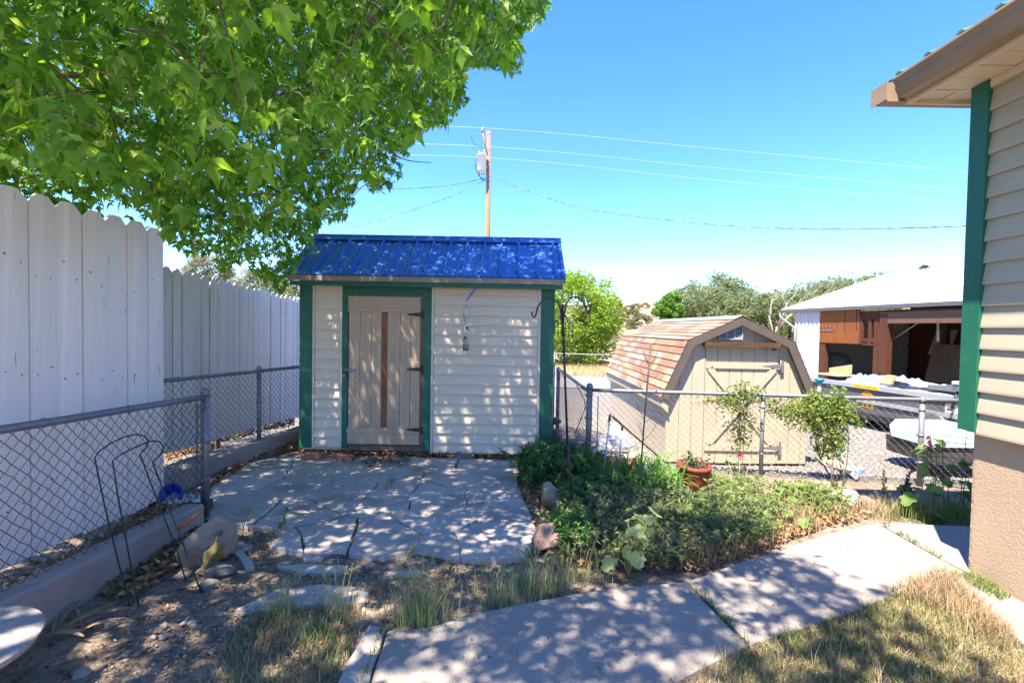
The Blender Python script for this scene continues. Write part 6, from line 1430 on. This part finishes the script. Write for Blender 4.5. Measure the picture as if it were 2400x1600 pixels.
# weeds in the walk joints
JO = [[(1606, 1362), (1618, 1360), (1770, 1508), (1756, 1514)], [(2066, 1226), (2074, 1226), (2210, 1304), (2200, 1306)], [(890, 1472), (905, 1466), (852, 1600), (838, 1600)]]
s = Soup()
for j in JO:
    p = inside_pts(rs, j, 160, .03, 9, .02); s.add(*blades(rs, p, (.02, .08), .0035, .9, z=np.full(len(p), .02)))
p = inside_pts(rs, [(2220, 1340), (2290, 1345), (2370, 1400), (2340, 1410)], 700, .03, 40, .03); s.add(*blades(rs, p, (.02, .07), .004, 1, z=np.full(len(p), .03)))
s.build("joint_weeds", m_grn)
def foxtail(label, px, py, n, h, spread, seed, heads=True):
    q = np.random.default_rng(seed); c = G(px, py, 0); o = thing("grass_tuft", label, "grass tuft", c, "foxtail tufts beside the walk")
    xy = np.stack([q.normal(c.x, spread, n), q.normal(c.y, spread * .6, n)], 1); s = Soup(); s.add(*blades(q, xy, (h * .5, h), .0042, .75)); s.build("blades", m_fox, o)
    if heads:
        s = Soup(); m_ = max(6, n // 8); xy = np.stack([q.normal(c.x, spread, m_), q.normal(c.y, spread * .6, m_)], 1); a = q.uniform(0, 6.28, m_); hh = q.uniform(h * .75, h * 1.15, m_); l = hh * q.uniform(.15, .45, m_)
        st = MB()
        for i in range(m_):
            b0 = Vector((xy[i, 0], xy[i, 1], 0)); tip = b0 + Vector((math.cos(a[i]) * l[i], math.sin(a[i]) * l[i], hh[i])); mid = b0 * .55 + tip * .45 + Vector((0, 0, hh[i] * .12)); d = (tip - mid).normalized()
            st.tube([b0, mid, tip], .0012, 3, cap=False)
            k = 26; t = q.uniform(0, 1, k); pts = np.array([tip + d * (.065 * x - .01) for x in t]); dirs = q.normal(0, .5, (k, 3)) + np.array(d) * 1.3; dirs /= np.linalg.norm(dirs, axis=1)[:, None]
            w_ = np.cross(dirs, q.normal(0, 1, (k, 3))); w_ /= np.linalg.norm(w_, axis=1)[:, None]
            v = np.stack([pts - w_ * .0016, pts + w_ * .0016, pts + dirs * .026], 1).reshape(-1, 3); s.add(v, np.arange(k * 3).reshape(-1, 3))
        st.build("stalks", m_dstem, o, "stuff"); s.build("seed_heads", m_fox, o)
foxtail("broad foxtail grass tuft at the corner of the edging strip and walk", 985, 1462, 300, .24, .075, 1)
foxtail("foxtail tuft along the walk edge below the garden rocks", 1170, 1408, 120, .18, .09, 2)
foxtail("foxtail tuft next to the mottled rock, right one along the walk", 1270, 1385, 170, .19, .09, 3)
foxtail("thin foxtail tuft nearest the garden bed corner", 1370, 1360, 90, .16, .08, 4)
foxtail("upright green tuft on the lower left bare soil", 660, 1446, 110, .15, .04, 5)
foxtail("tall sparse foxtail left of the edging strip", 785, 1440, 50, .25, .05, 6)
foxtail("small dark green tuft at the far left of the bare soil", 730, 1500, 120, .13, .07, 7, False)

# fallen leaves and litter
def litter(name, polys, n, size, z=.012, hz=.03, mat=None, seed=3, cl=None):
    q = np.random.default_rng(seed); s = Soup()
    for poly, k in polys:
        p = inside_pts(q, poly, int(n * k), 0, cl, .07); m_ = len(p); pos = np.stack([p[:, 0], p[:, 1], z + q.uniform(0, hz, m_)], 1)
        s.add(*scatter(leaf_o[0], leaf_o[1], pos, rots(q.uniform(0, 6.28, m_), q.normal(0, .5, m_), q.normal(0, .5, m_)), size * q.uniform(.5, 1.4, m_)))
    return s.build(name, mat or m_litter)
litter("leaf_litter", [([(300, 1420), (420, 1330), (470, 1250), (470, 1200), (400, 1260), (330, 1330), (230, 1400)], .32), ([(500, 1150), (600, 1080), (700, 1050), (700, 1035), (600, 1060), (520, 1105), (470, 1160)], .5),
                       ([(700, 1068), (1000, 1074), (1230, 1078), (1220, 1062), (700, 1056)], .35), ([(840, 1080), (960, 1078), (950, 1105), (860, 1100)], .12), ([(385, 1080), (500, 1045), (690, 1000), (690, 985), (520, 1010), (385, 1055)], 1.1)], 2600, .045, hz=.05)  # last patch, behind the second curb: leaf litter laid on to darken sunlit ground
litter("garden_litter", [([(1215, 1150), (1300, 1150), (1330, 1310), (1290, 1330), (1230, 1200)], .3), ([(1280, 1330), (1640, 1345), (1930, 1240), (1990, 1200), (1960, 1180), (1640, 1300), (1400, 1320)], 1.0),
                       ([(1640, 1180), (1960, 1150), (2060, 1210), (1980, 1235), (1700, 1260)], .5)], 3600, .036, hz=.05, seed=5)
litter("soil_litter", [([(100, 1640), (330, 1420), (560, 1350), (900, 1370), (860, 1450), (560, 1640)], .6), ([(540, 1250), (660, 1260), (640, 1330), (540, 1310)], .2), ([(640, 1330), (1240, 1330), (1200, 1400), (700, 1420)], .35)], 1900, .02, hz=.006, seed=8)
litter("dry_brown_litter", [([(1395, 1075), (1500, 1085), (1490, 1105), (1390, 1098)], 1)], 700, .045, seed=9, hz=.06)
litter("walk_litter", [([(900, 1490), (1600, 1380), (1740, 1510), (1500, 1600), (880, 1600)], .3), ([(1640, 1370), (2000, 1250), (2150, 1330), (1800, 1480)], .3), ([(560, 1110), (1200, 1100), (1240, 1290), (680, 1280)], .6)], 260, .016, z=.04, hz=.004, seed=10)
# curb top litter: between fence boards and curb
q = np.random.default_rng(12); n = 1500; pos = np.stack([q.uniform(-2.66, -2.4, n), q.uniform(1.8, 3.8, n), q.uniform(.1, .2, n)], 1); s = Soup(); s.add(*scatter(leaf_o[0], leaf_o[1], pos, rots(q.uniform(0, 6.28, n), q.normal(0, .6, n), q.normal(0, .6, n)), .05 * q.uniform(.5, 1.4, n))); s.build("leaf_litter", m_litter)
MB().box((-2.70, .3, -.1), (-2.44, 4.0, .11)).build("soil_bank", m_soil, None, "structure")
# pebbles
bm = bmesh.new(); bmesh.ops.create_icosphere(bm, subdivisions=1, radius=1); pv = np.array([v.co[:] for v in bm.verts]); pf = np.array([[v.index for v in f.verts] for f in bm.faces]); bm.free()
q = np.random.default_rng(15); s = Soup()
for poly, n, r in (([(150, 1640), (330, 1430), (460, 1370), (640, 1360), (800, 1400), (620, 1470), (480, 1640)], 420, .007), ([(330, 1490), (440, 1440), (470, 1460), (400, 1530)], 22, .016), ([(540, 1250), (660, 1262), (630, 1330), (545, 1330)], 160, .006), ([(640, 1330), (1250, 1330), (1200, 1400), (700, 1420)], 420, .006)):
    p = inside_pts(q, poly, n); m_ = len(p); rr = r * q.uniform(.5, 1.5, m_)
    s.add(*scatter(pv, pf, np.stack([p[:, 0], p[:, 1], rr * .3], 1), rots(q.uniform(0, 6.28, m_), q.normal(0, .3, m_), q.normal(0, .3, m_)), np.stack([rr * q.uniform(.8, 1.5, m_), rr, rr * q.uniform(.4, .8, m_)], 1)))
s.build("pebbles", m_pebble, None, "stuff")
for i, (px, py, r) in enumerate(((205, 1452, .03), (232, 1462, .024), (262, 1458, .028), (190, 1575, .03), (570, 1285, .05), (545, 1280, .06))):
    rock("loose_stone", G(px, py, r * .2), (r * 1.3, r, r * .6), 90 + i, m_pebble, ["palest loose stone left of the wire hoops' feet", "middle loose stone in the row near the wire hoops", "blocky loose stone right in the row near the wire hoops", "pale pebble at the lower left edge, right of the bird bath", "rounded stone on the soil right of the gosling", "flat brown stone tucked beside the gosling ornament"][i], "stone", None, sub=2)
# gravel stones beyond the fence
q = np.random.default_rng(16); n = 9000; x = q.uniform(1.0, 9, n); y = q.uniform(5.2, 11, n); k = np.array([b_ > yfence(a_) + .05 for a_, b_ in zip(x, y)]); x, y = x[k], y[k]; n = len(x); rr = q.uniform(.008, .02, n); z = np.array([gz(a_, b_) for a_, b_ in zip(x, y)])
s = Soup(); s.add(*scatter(pv, pf, np.stack([x, y, z + rr * .2], 1), rots(q.uniform(0, 6.28, n), q.normal(0, .4, n), q.normal(0, .4, n)), np.stack([rr * 1.3, rr, rr * .7], 1))); s.build("gravel", M("gravel_stone", (.19, .18, .17), (.38, .36, .34), 22, .9), None, "stuff")
# dry field grass across the road
q = np.random.default_rng(17); n = 34000; x = q.uniform(-8, 22, n); y = q.uniform(21.6, 30, n); z = np.array([gz(a_, b_) for a_, b_ in zip(x, y)]); s = Soup(); s.add(*blades(q, np.stack([x, y], 1), (.08, .3), .014, 1.0, z=z)); s.build("field_grass", leafmat("straw_grass", (.34, .26, .12), (.48, .385, .21), .3, .8), None, "stuff")

# ---------------------------------------------------------------- garden bed
lance = (np.array([(0, 0, 0), (-.17, .45, .05), (0, .5, -.02), (.17, .45, .05), (0, 1, -.14)]), np.array([(0, 2, 1), (0, 3, 2), (1, 2, 4), (2, 3, 4)]))
def stems_cover(rs, pts, hfun, leaf, per, lsize, spread=.05, low=.3):
    """upright stems with whorled leaves: returns leaf arrays and stem lines"""
    n = len(pts); h = hfun(pts); lean = rs.normal(0, .3, (n, 2)); idx = np.repeat(np.arange(n), per); m_ = len(idx); t = rs.uniform(low, 1, m_) ** .8
    pos = np.stack([pts[idx, 0] + lean[idx, 0] * h[idx] * t, pts[idx, 1] + lean[idx, 1] * h[idx] * t, h[idx] * t], 1)
    R_ = rots(rs.uniform(0, 6.28, m_), rs.normal(.35, .45, m_), rs.normal(0, .4, m_))
    return scatter(leaf[0], leaf[1], pos, R_, lsize * rs.uniform(.6, 1.3, m_)), (pts, h, lean)
def stem_soup(S, r=.0022):
    pts, h, lean = S; n = len(pts); B = np.stack([pts[:, 0], pts[:, 1], np.zeros(n) - .02], 1); T_ = np.stack([pts[:, 0] + lean[:, 0] * h, pts[:, 1] + lean[:, 1] * h, h], 1)
    v = np.stack([B + (r, 0, 0), B - (r, 0, 0), T_, B + (0, r, 0), B - (0, r, 0)], 1).reshape(-1, 3); f = np.array([(0, 1, 2), (3, 4, 2)])[None] + (np.arange(n) * 5)[:, None, None]; return v, f.reshape(-1, 3)
BED = [(1330, 1195), (1420, 1150), (1560, 1165), (1680, 1190), (1760, 1212), (1820, 1240), (1760, 1285), (1640, 1335), (1520, 1350), (1470, 1325), (1390, 1340), (1310, 1318), (1285, 1262)]
p = inside_pts(rs, BED, 1350, 0); hf = lambda q: np.array([.16 - .04 * sstep(3.9, 4.5, b) + .10 * nz(a * 2.2, b * 2.2) + .13 * nz(a * 8, b * 8) for a, b in q]).clip(.08, .45)
L_, S_ = stems_cover(rs, p, hf, lance, 20, .038, low=.42); s = Soup(); s.add(*L_); s.build("ground_cover", m_cover); s = Soup(); s.add(*stem_soup(S_)); s.build("ground_cover_stems", m_rstem)
SUN = [(1560, 1215), (1720, 1185), (1820, 1225), (1830, 1262), (1740, 1300), (1600, 1330)]
p = inside_pts(rs, SUN, 330, 0, 22, .10); L_, S_ = stems_cover(rs, p, lambda q: np.array([.2 + .07 * nz(a * 4, b * 4) for a, b in q]), lance, 20, .05); s = Soup(); s.add(*L_); s.build("bright_ground_cover", m_coverb)
BACK = [(1620, 1140), (1800, 1150), (1960, 1170), (2050, 1205), (1990, 1228), (1850, 1245), (1700, 1200)]
p = inside_pts(rs, BACK, 330, 0, 32, .09); L_, S_ = stems_cover(rs, p, lambda q: np.array([.16 + .09 * nz(a * 4, b * 4) for a, b in q]), lance, 12, .045); s = Soup(); s.add(*L_); s.build("sparse_ground_cover", m_coverb)
p = inside_pts(rs, BACK + [], 1000, 0, 45, .06); s = Soup(); s.add(*blades(rs, p, (.05, .22), .004, .8)); s.build("dead_stalks", m_dry)
p = inside_pts(rs, [(1300, 1300), (1640, 1345), (1930, 1250), (1900, 1215), (1640, 1290), (1400, 1310)], 1400, 0, 90, .05); s = Soup(); s.add(*blades(rs, p, (.06, .24), .003, .7)); s.build("dead_stalks", m_dry)
p = inside_pts(rs, [(2060, 1190), (2300, 1200), (2300, 1232), (2070, 1226)], 900, 0, 50, .06); s = Soup(); s.add(*blades(rs, p, (.06, .2), .004, .7)); s.build("fence_grass", m_grn)
p = inside_pts(rs, [(2000, 1190), (2110, 1195), (2110, 1224), (2000, 1222)], 450, 0, 30, .06); s = Soup(); s.add(*blades(rs, p, (.05, .18), .004, .8)); s.build("dead_stalks", m_dry)
def bush(name, label, polypx, n, per, h, leaf, ls, mat, cat="plant", seed=1, stem=m_stem):
    q = np.random.default_rng(seed); p = inside_pts(q, polypx, n); c = p.mean(0); o = thing(name, label, cat, (c[0], c[1], 0))
    L_, S_ = stems_cover(q, p, lambda k: h * (.75 + .35 * q.random(len(k))), leaf, per, ls); s = Soup(); s.add(*L_); s.build("leaves", mat, o); s = Soup(); s.add(*stem_soup(S_, .003)); s.build("stems", stem, o); return o
bush("leafy_bush", "dense dark green leafy bush at the patio's back right corner", [(1212, 1125), (1230, 1095), (1290, 1090), (1350, 1100), (1395, 1115), (1380, 1140), (1300, 1150), (1225, 1165)], 190, 42, .28, lance, .055, m_bush, "bush", 4)
bush("green_plant", "low dark green plant around the shepherd's hook foot", [(1310, 1170), (1400, 1150), (1420, 1190), (1340, 1230)], 110, 26, .2, lance, .05, m_bush, "plant", 6)
bush("green_plant", "dark green plant beside the mottled red rock", [(1300, 1270), (1350, 1260), (1380, 1300), (1330, 1318)], 70, 26, .24, lance, .055, m_bush, "plant", 8)
# daylily clump
def daylily():
    q = np.random.default_rng(21); c = G(1525, 1165); o = thing("daylily_clump", "clump of arching bright green strap leaves in front of the chain link", "plant", c); V_ = []; F_ = []; nn = 0
    p = inside_pts(q, [(1405, 1140), (1500, 1125), (1550, 1130), (1590, 1150), (1600, 1185), (1520, 1180), (1420, 1170)], 330)
    for x, y in p:
        a = q.uniform(0, 6.283); L = q.uniform(.34, .62); w_ = q.uniform(.010, .017); k = 7; st = q.uniform(.45, 1.0); pts = []; d = Vector((math.cos(a), math.sin(a), 0)); r = Vector((-d.y, d.x, 0))
        for i in range(k + 1):
            t = i / k; pos = Vector((x, y, 0)) + d * L * st * (t ** 1.6) * .8 + Vector((0, 0, L * (t * 1.0 - st * .75 * t ** 2.6))); ww = w_ * (1 - t ** 3) * .5 + .0005; V_ += [pos - r * ww, pos + r * ww + Vector((0, 0, .002))]
        for i in range(k): b0 = nn + 2 * i; F_ += [(b0, b0 + 1, b0 + 3), (b0, b0 + 3, b0 + 2)]
        nn += 2 * (k + 1)
    npobj("leaves", np.array([tuple(v) for v in V_]), np.array(F_), m_lily, o, "stuff")
daylily()
# climbing vines on the garden fence
def vine(label, blobs, stems, n, mat, seed, ls=.042):
    q = np.random.default_rng(seed); c = P(*stems[0][0]); o = thing("climbing_vine", label, "vine", (c.x, c.y, 0), "vines on the garden fence"); b = MB(); ends = []
    for st in stems:
        pts = [P(*s_) for s_ in st]; b.tube(pts, .006, 5, .003); ends.append(pts[-1])
    pos = []
    tot = sum(b_[5] for b_ in blobs)
    for (px, py, Y, rx, ry, wt) in blobs:
        m_ = int(n * wt / tot); cc = P(px, py, Y); k = max(4, m_ // 14); sub = q.normal(0, .55, (k, 3)).clip(-1, 1) * np.array((rx * Y / F, .13, ry * Y / F)) + np.array(cc)
        i = q.integers(0, k, m_); pos.append(sub[i] + q.normal(0, .035, (m_, 3)))
        for s_ in sub[:k // 2]:
            e = min(ends, key=lambda t: (t - Vector(s_)).length); mid = (e + Vector(s_)) / 2 + Vector(q.normal(0, .03, 3)); b.tube([e, mid, Vector(s_)], .0028, 4, .0012, cap=False)
    b.build("stems", m_rstem, o); pos = np.concatenate(pos); m_ = len(pos); s = Soup(); s.add(*scatter(leaf_o[0], leaf_o[1], pos, rots(q.uniform(0, 6.28, m_), q.normal(0, .8, m_), q.normal(0, .8, m_)), ls * q.uniform(.6, 1.3, m_))); s.build("leaves", mat, o)
yv = lambda px: 5.52 - .15 * ((px - 1200) / F * 5.2 - .87) - .02
m_vine2 = leafmat("dark_vine_leaf", (.08, .14, .035), (.18, .24, .07), .35, .55, c=(.32, .26, .1))
vine("thin climbing vine hanging over the rail at the middle fence post", [(1735, 935, yv(1735), 60, 22, 2.4), (1760, 915, yv(1760), 35, 14, 1), (1690, 940, yv(1690), 45, 14, 1), (1810, 950, yv(1810), 32, 16, 1), (1738, 985, yv(1738), 30, 26, 1.5), (1732, 1035, yv(1735), 22, 30, 1.1), (1850, 965, yv(1850), 30, 12, .6)],
     [[(1722, 1195, 4.9), (1728, 1120, 5.0), (1735, 1040, yv(1735)), (1732, 960, yv(1735))], [(1735, 1195, 4.95), (1738, 1110, 5.05), (1745, 1000, yv(1745)), (1750, 930, yv(1750))], [(1732, 950, yv(1730)), (1780, 940, yv(1780)), (1850, 960, yv(1850))], [(1735, 940, yv(1735)), (1690, 935, yv(1690)), (1655, 940, yv(1655))]], 1500, m_vine2, 31, .04)
vine("dense bushy vine with reddish tips spilling over the fence before the trailer", [(1925, 965, yv(1925), 50, 32, 3), (1905, 940, yv(1905), 40, 18, 1.2), (1970, 955, yv(1970), 32, 24, 1.5), (1935, 1010, yv(1935), 34, 26, 2), (1895, 985, yv(1895), 30, 22, 1), (1955, 1035, yv(1955), 26, 18, .9), (1990, 980, yv(1990), 18, 18, .5), (1960, 915, yv(1955), 14, 12, .25), (1860, 960, yv(1860), 34, 22, 1.0), (1940, 1060, yv(1940), 30, 16, .9)],
     [[(1955, 1150, 4.95), (1952, 1090, 5.0), (1945, 1030, yv(1945)), (1930, 970, yv(1930))], [(1962, 1150, 4.95), (1962, 1090, 5.0), (1958, 1030, yv(1955)), (1965, 960, yv(1965))], [(1972, 1148, 4.95), (1985, 1080, 5.05), (1990, 1020, yv(1985)), (1975, 960, yv(1975))], [(1950, 1150, 4.95), (1948, 1095, 5.05), (1925, 1040, yv(1925)), (1900, 960, yv(1900))]], 3600, m_vine, 32, .04)
# big-leaved plants
lobed = fan([(0, .02), (.28, -.08), (.5, .12), (.42, .34), (.56, .55), (.34, .62), (.28, .86), (0, .95), (-.28, .86), (-.34, .62), (-.56, .55), (-.42, .34), (-.5, .12), (-.28, -.08)], .22, .15)
def bigleaf(name, label, stems, mat, ls, seed, flowers=(), stem=None, group=None, cat="plant", sr=.005, petal=None):
    """stems: lists of (px,py,Y); leaves sit on short stalks along each stem, largest leaves are single parts"""
    q = np.random.default_rng(seed); c = P(*stems[0][0][0]); o = thing(name, label, cat, (c.x, c.y, 0), group); b = MB(); base = wloc(o)
    me = bpy.data.meshes.new("leaf"); me.from_pydata([tuple(v) for v in lobed[0]], [], [tuple(int(k) for k in f) for f in lobed[1]]); me.materials.append(mat)
    for st, nl in stems:
        pts = [P(*s_) for s_ in st]; b.tube(pts, sr, 6, sr * .5)
        for k in range(nl):
            t = (k + .6 + q.uniform(-.3, .3)) / nl; t = min(.999, .25 + .75 * t); f = t * (len(pts) - 1); i = int(f); p_ = pts[i].lerp(pts[min(i + 1, len(pts) - 1)], f - i); a = q.uniform(0, 6.283); L = ls * q.uniform(.5, 1.0)
            e = p_ + Vector((math.cos(a) * L, math.sin(a) * L * .8, .35 * L)); b.tube([p_, (p_ + e) / 2 + Vector((0, 0, .1 * L)), e], sr * .35, 4, cap=False)
            ob = bpy.data.objects.new("leaf", me); ob.parent = o; COL.objects.link(ob); sc_ = ls * q.uniform(.65, 1.25)
            ob.matrix_local = Matrix.Translation(e - base) @ (Matrix.Rotation(a - math.pi / 2, 4, 'Z') @ Matrix.Rotation(-q.uniform(.1, .9), 4, 'X') @ Matrix.Rotation(q.normal(0, .3), 4, 'Y')) @ Matrix.Scale(sc_, 4)
    b.build("stems", stem or m_stem, o)
    for (px, py, Y, r) in flowers:
        f = MB(); c = P(px, py, Y)
        for k in range(5):
            a = 2 * math.pi * k / 5; d = Vector((math.cos(a), -.5, math.sin(a))).normalized(); t_ = Vector((-math.sin(a), 0, math.cos(a))); f.add([c, c + d * r * .6 - t_ * r * .45, c + d * r + Vector((0, -.15 * r, 0)), c + d * r * .6 + t_ * r * .45], [(0, 1, 2, 3)])
        f.build("flower", petal or m_petal, o)
    return o
YA = G(1474, 1356).y
bigleaf("mallow_plant", "pale mallow with big yellowing leaves standing at the front of the garden bed", [([(1474, 1352, YA), (1484, 1295, YA), (1510, 1245, YA), (1525, 1203, YA)], 7), ([(1472, 1352, YA), (1474, 1270, YA), (1472, 1215, YA)], 5), ([(1470, 1338, YA), (1462, 1320, YA), (1452, 1310, YA)], 2)], m_mallow, .085, 41, sr=.007)
yb_ = 4.75
bigleaf("hollyhock", "hollyhock with pink flowers leaning on the right fence post", [([(2165, 1225, 4.2), (2160, 1150, 4.4), (2172, 1075, 4.6), (2176, 1030, 4.7)], 9), ([(2180, 1225, 4.2), (2192, 1140, 4.4), (2196, 1080, 4.6), (2188, 1050, 4.7)], 7)], m_holly, .10, 42, [(2172, 1028, 4.68, .035), (2180, 1045, 4.68, .03), (2166, 1046, 4.68, .028), (2196, 1048, 4.66, .032), (2176, 1036, 4.66, .03)])
bigleaf("hollyhock", "hollyhock with large green and yellow leaves at the walk's far end", [([(2165, 1228, 4.05), (2158, 1190, 4.1), (2165, 1150, 4.15)], 5), ([(2185, 1228, 4.1), (2200, 1200, 4.15), (2215, 1180, 4.2)], 4), ([(2175, 1228, 4.05), (2140, 1200, 4.1)], 3)], m_holly, .12, 43, sr=.007)
bigleaf("hollyhock", "dark leaved hollyhock stems behind the house corner", [([(2225, 1215, 4.3), (2222, 1140, 4.4), (2235, 1080, 4.5)], 8), ([(2255, 1215, 4.2), (2258, 1150, 4.3), (2270, 1090, 4.4)], 8), ([(2280, 1215, 4.1), (2285, 1150, 4.2), (2290, 1100, 4.3)], 7)], leafmat("dark_hollyhock_leaf", (.05, .12, .03), (.12, .2, .06), .4, .6), .09, 44, stem=m_rstem)
for i, (px, py, l) in enumerate(((1842, 1190, "leafy hollyhock rosette left of the three by the fence"), (1895, 1180, "taller hollyhock rosette in the middle by the fence"), (1962, 1185, "hollyhock rosette nearest the pale rock"))):
    Y = G(px, py).y; bigleaf("hollyhock_rosette", l, [([(px, py + 5, Y), (px - 6, py - 30, Y + .05), (px - 4, py - 58 + 8 * i, Y + .1)], 5), ([(px + 6, py + 5, Y), (px + 18, py - 25, Y + .05), (px + 26, py - 48, Y + .1)], 4)], m_holly, .085, 50 + i, group="hollyhock rosettes by the fence")
Y = G(1878, 1245).y; bigleaf("hollyhock_rosette", "small round-leaved plant at the edge of the walk", [([(1880, 1252, Y), (1878, 1225, Y), (1876, 1212, Y)], 6)], m_holly, .07, 56)
Y = G(1790, 1265).y; bigleaf("hollyhock_rosette", "bright round-leaved plant among the sunlit ground cover", [([(1790, 1275, Y), (1786, 1240, Y), (1780, 1215, Y)], 7), ([(1795, 1275, Y), (1812, 1250, Y)], 3)], m_holly, .075, 57)
Y = 4.95; bigleaf("rose_bush", "spindly rose with one red bloom below the middle fence post", [([(1728, 1195, Y), (1722, 1130, Y), (1708, 1085, Y)], 9), ([(1735, 1195, Y), (1742, 1130, Y), (1758, 1085, Y)], 9), ([(1730, 1195, Y), (1732, 1120, Y), (1735, 1072, Y)], 8)], m_bush, .05, 58, [(1733, 1067, Y, .03)], stem=m_dstem, petal=m_redp, cat="rose")
def spike_weed(label, px, py, h, seed):
    q = np.random.default_rng(seed); c = G(px, py); o = thing("dark_weed", label, "weed", c, "dark spiky weeds by the fence"); n = 46; t = q.uniform(.2, 1, n); s = Soup(); lean = q.normal(0, .04, 2)
    pos = np.stack([c.x + lean[0] * t, c.y + lean[1] * t, h * t], 1); s.add(*scatter(lance[0], lance[1], pos, rots(q.uniform(0, 6.28, n), q.uniform(.7, 1.2, n), q.normal(0, .3, n)), .075 * (1.1 - t * .5))); s.build("leaves", m_darkw, o); b = MB(); b.tube([c, c + Vector((lean[0], lean[1], h))], .004, 5, .002); b.build("stem", m_rstem, o)
m_darkw = leafmat("dark_weed_leaf", (.05, .055, .04), (.1, .11, .075), .2, .7)
for i, (px, py, h, l) in enumerate(((2075, 1195, .34, "leftmost dark spiky weed by the fence"), (2110, 1195, .36, "tallest dark spiky weed by the fence"), (2135, 1200, .24, "shortest dark spiky weed, nearest the right fence post"))): spike_weed(l, px, py, h, 70 + i)
# plants growing on the patio
def small_weed(label, px, py, h, n, seed, mat=m_bush, leaf=lance, ls=.05):
    q = np.random.default_rng(seed); c = G(px, py, .02); o = thing("patio_weed", label, "weed", c, "weeds growing through the patio"); t = q.uniform(.15, 1, n); s = Soup(); pos = np.stack([c.x + q.normal(0, .012, n) + .05 * t ** 2, c.y + q.normal(0, .012, n), c.z + h * t], 1)
    s.add(*scatter(leaf[0], leaf[1], pos, rots(q.uniform(0, 6.28, n), q.uniform(.1, .8, n), q.normal(0, .3, n)), ls * q.uniform(.7, 1.3, n))); s.build("leaves", mat, o); b = MB(); b.tube([c, c + Vector((.02, 0, h * .6)), c + Vector((.05, 0, h))], .003, 5, .0015); b.build("stem", m_stem, o)
small_weed("taller leafy weed in the bare notch at the patio's front left", 655, 1262, .22, 26, 81)
small_weed("thin grassy weed beside the boulder at the patio edge", 567, 1258, .2, 22, 82, m_grn, (np.array([(0, 0, 0), (-.04, .4, 0), (.04, .4, 0), (0, 1.6, -.2)]), np.array([(0, 2, 1), (1, 2, 3)])), .08)
small_weed("small tuft in the patio crack near the door", 915, 1142, .1, 30, 83, m_grn, (np.array([(0, 0, 0), (-.04, .4, 0), (.04, .4, 0), (0, 1.2, -.2)]), np.array([(0, 2, 1), (1, 2, 3)])), .08)
small_weed("grey-green weed at the patio's front edge, left of centre", 955, 1312, .11, 34, 84, m_cover, lance, .03)
small_weed("grey-green weed at the front edge of the patio, right one", 1232, 1325, .16, 40, 85, m_cover, lance, .04)
small_weed("low weed in front of the patio beside the thin slab", 1050, 1352, .1, 40, 86, m_cover, lance, .03)
# plant in the pot
q = np.random.default_rng(90); pl = thing("potted_plant", "dark trailing succulent growing in the red pot", "plant", pc + Vector((0, 0, .25))); n = 150; s = Soup(); pos = np.array(pc) + np.stack([q.normal(.04, .07, n), q.normal(-.02, .05, n), .26 + np.abs(q.normal(0, .035, n))], 1); s.add(*scatter(leaf_o[0], leaf_o[1], pos, rots(q.uniform(0, 6.28, n), q.normal(0, .7, n), q.normal(0, .7, n)), .035 * q.uniform(.6, 1.3, n)))
n = 40; pos = np.array(pc) + np.stack([q.normal(-.03, .02, n), q.normal(0, .02, n), .28 + q.uniform(0, .1, n)], 1); s.add(*scatter(leaf_o[0], leaf_o[1], pos, rots(q.uniform(0, 6.28, n), q.normal(0, .7, n), q.normal(0, .7, n)), .04 * q.uniform(.6, 1.3, n))); s.build("leaves", leafmat("succulent_leaf", (.03, .055, .03), (.07, .1, .055), .1, .5), pl)
# dead lily leaves by the bird bath
V_ = []; F_ = []; nn = 0; q = np.random.default_rng(95); c0 = G(118, 1500)
for k in range(13):
    a = q.uniform(-.6, 2.6); L = q.uniform(.12, .3); w_ = q.uniform(.012, .028); d = Vector((math.cos(a), math.sin(a), 0)); r = Vector((-d.y, d.x, .3)).normalized(); b0 = c0 + Vector((q.normal(0, .05), q.normal(0, .07), 0)); st = q.uniform(.3, .9)
    for i in range(6):
        t = i / 5; p_ = b0 + d * L * t + Vector((0, 0, .5 * L * st * (t - .9 * t * t) * 2 + .01)); ww = w_ * (math.sin(math.pi * min(1, t * .9 + .1))) * .5; V_ += [p_ - r * ww, p_ + r * ww]
    for i in range(5): m_ = nn + 2 * i; F_ += [(m_, m_ + 1, m_ + 3), (m_, m_ + 3, m_ + 2)]
    nn += 12
wl = thing("withered_plant", "withered brown strap-leaved plant beside the bird bath", "plant", c0); npobj("leaves", np.array([tuple(v) for v in V_]), np.array(F_), leafmat("withered_leaf", (.2, .12, .06), (.42, .32, .2), .2, .8), wl, "stuff")
b = MB(); b.tube([G(165, 1450, .02), G(230, 1430, .03), G(288, 1400, .02)], .004, 5); tag(b.build("twig", m_dstem), "long pale twig on the soil beside the wire hoops", "twig")
b = MB(); b.tube([G(395, 1378, .012), G(455, 1375, .02), G(545, 1370, .012)], .003, 5); tag(b.build("straw", m_dstem), "thin straw stalk on the soil below the boulder", "straw")
b = MB(); b.tube([G(720, 1345, .012), G(745, 1368, .015), G(770, 1380, .012)], .004, 5); tag(b.build("twig", m_rstem), "dark twig on the soil in front of the patio", "twig")
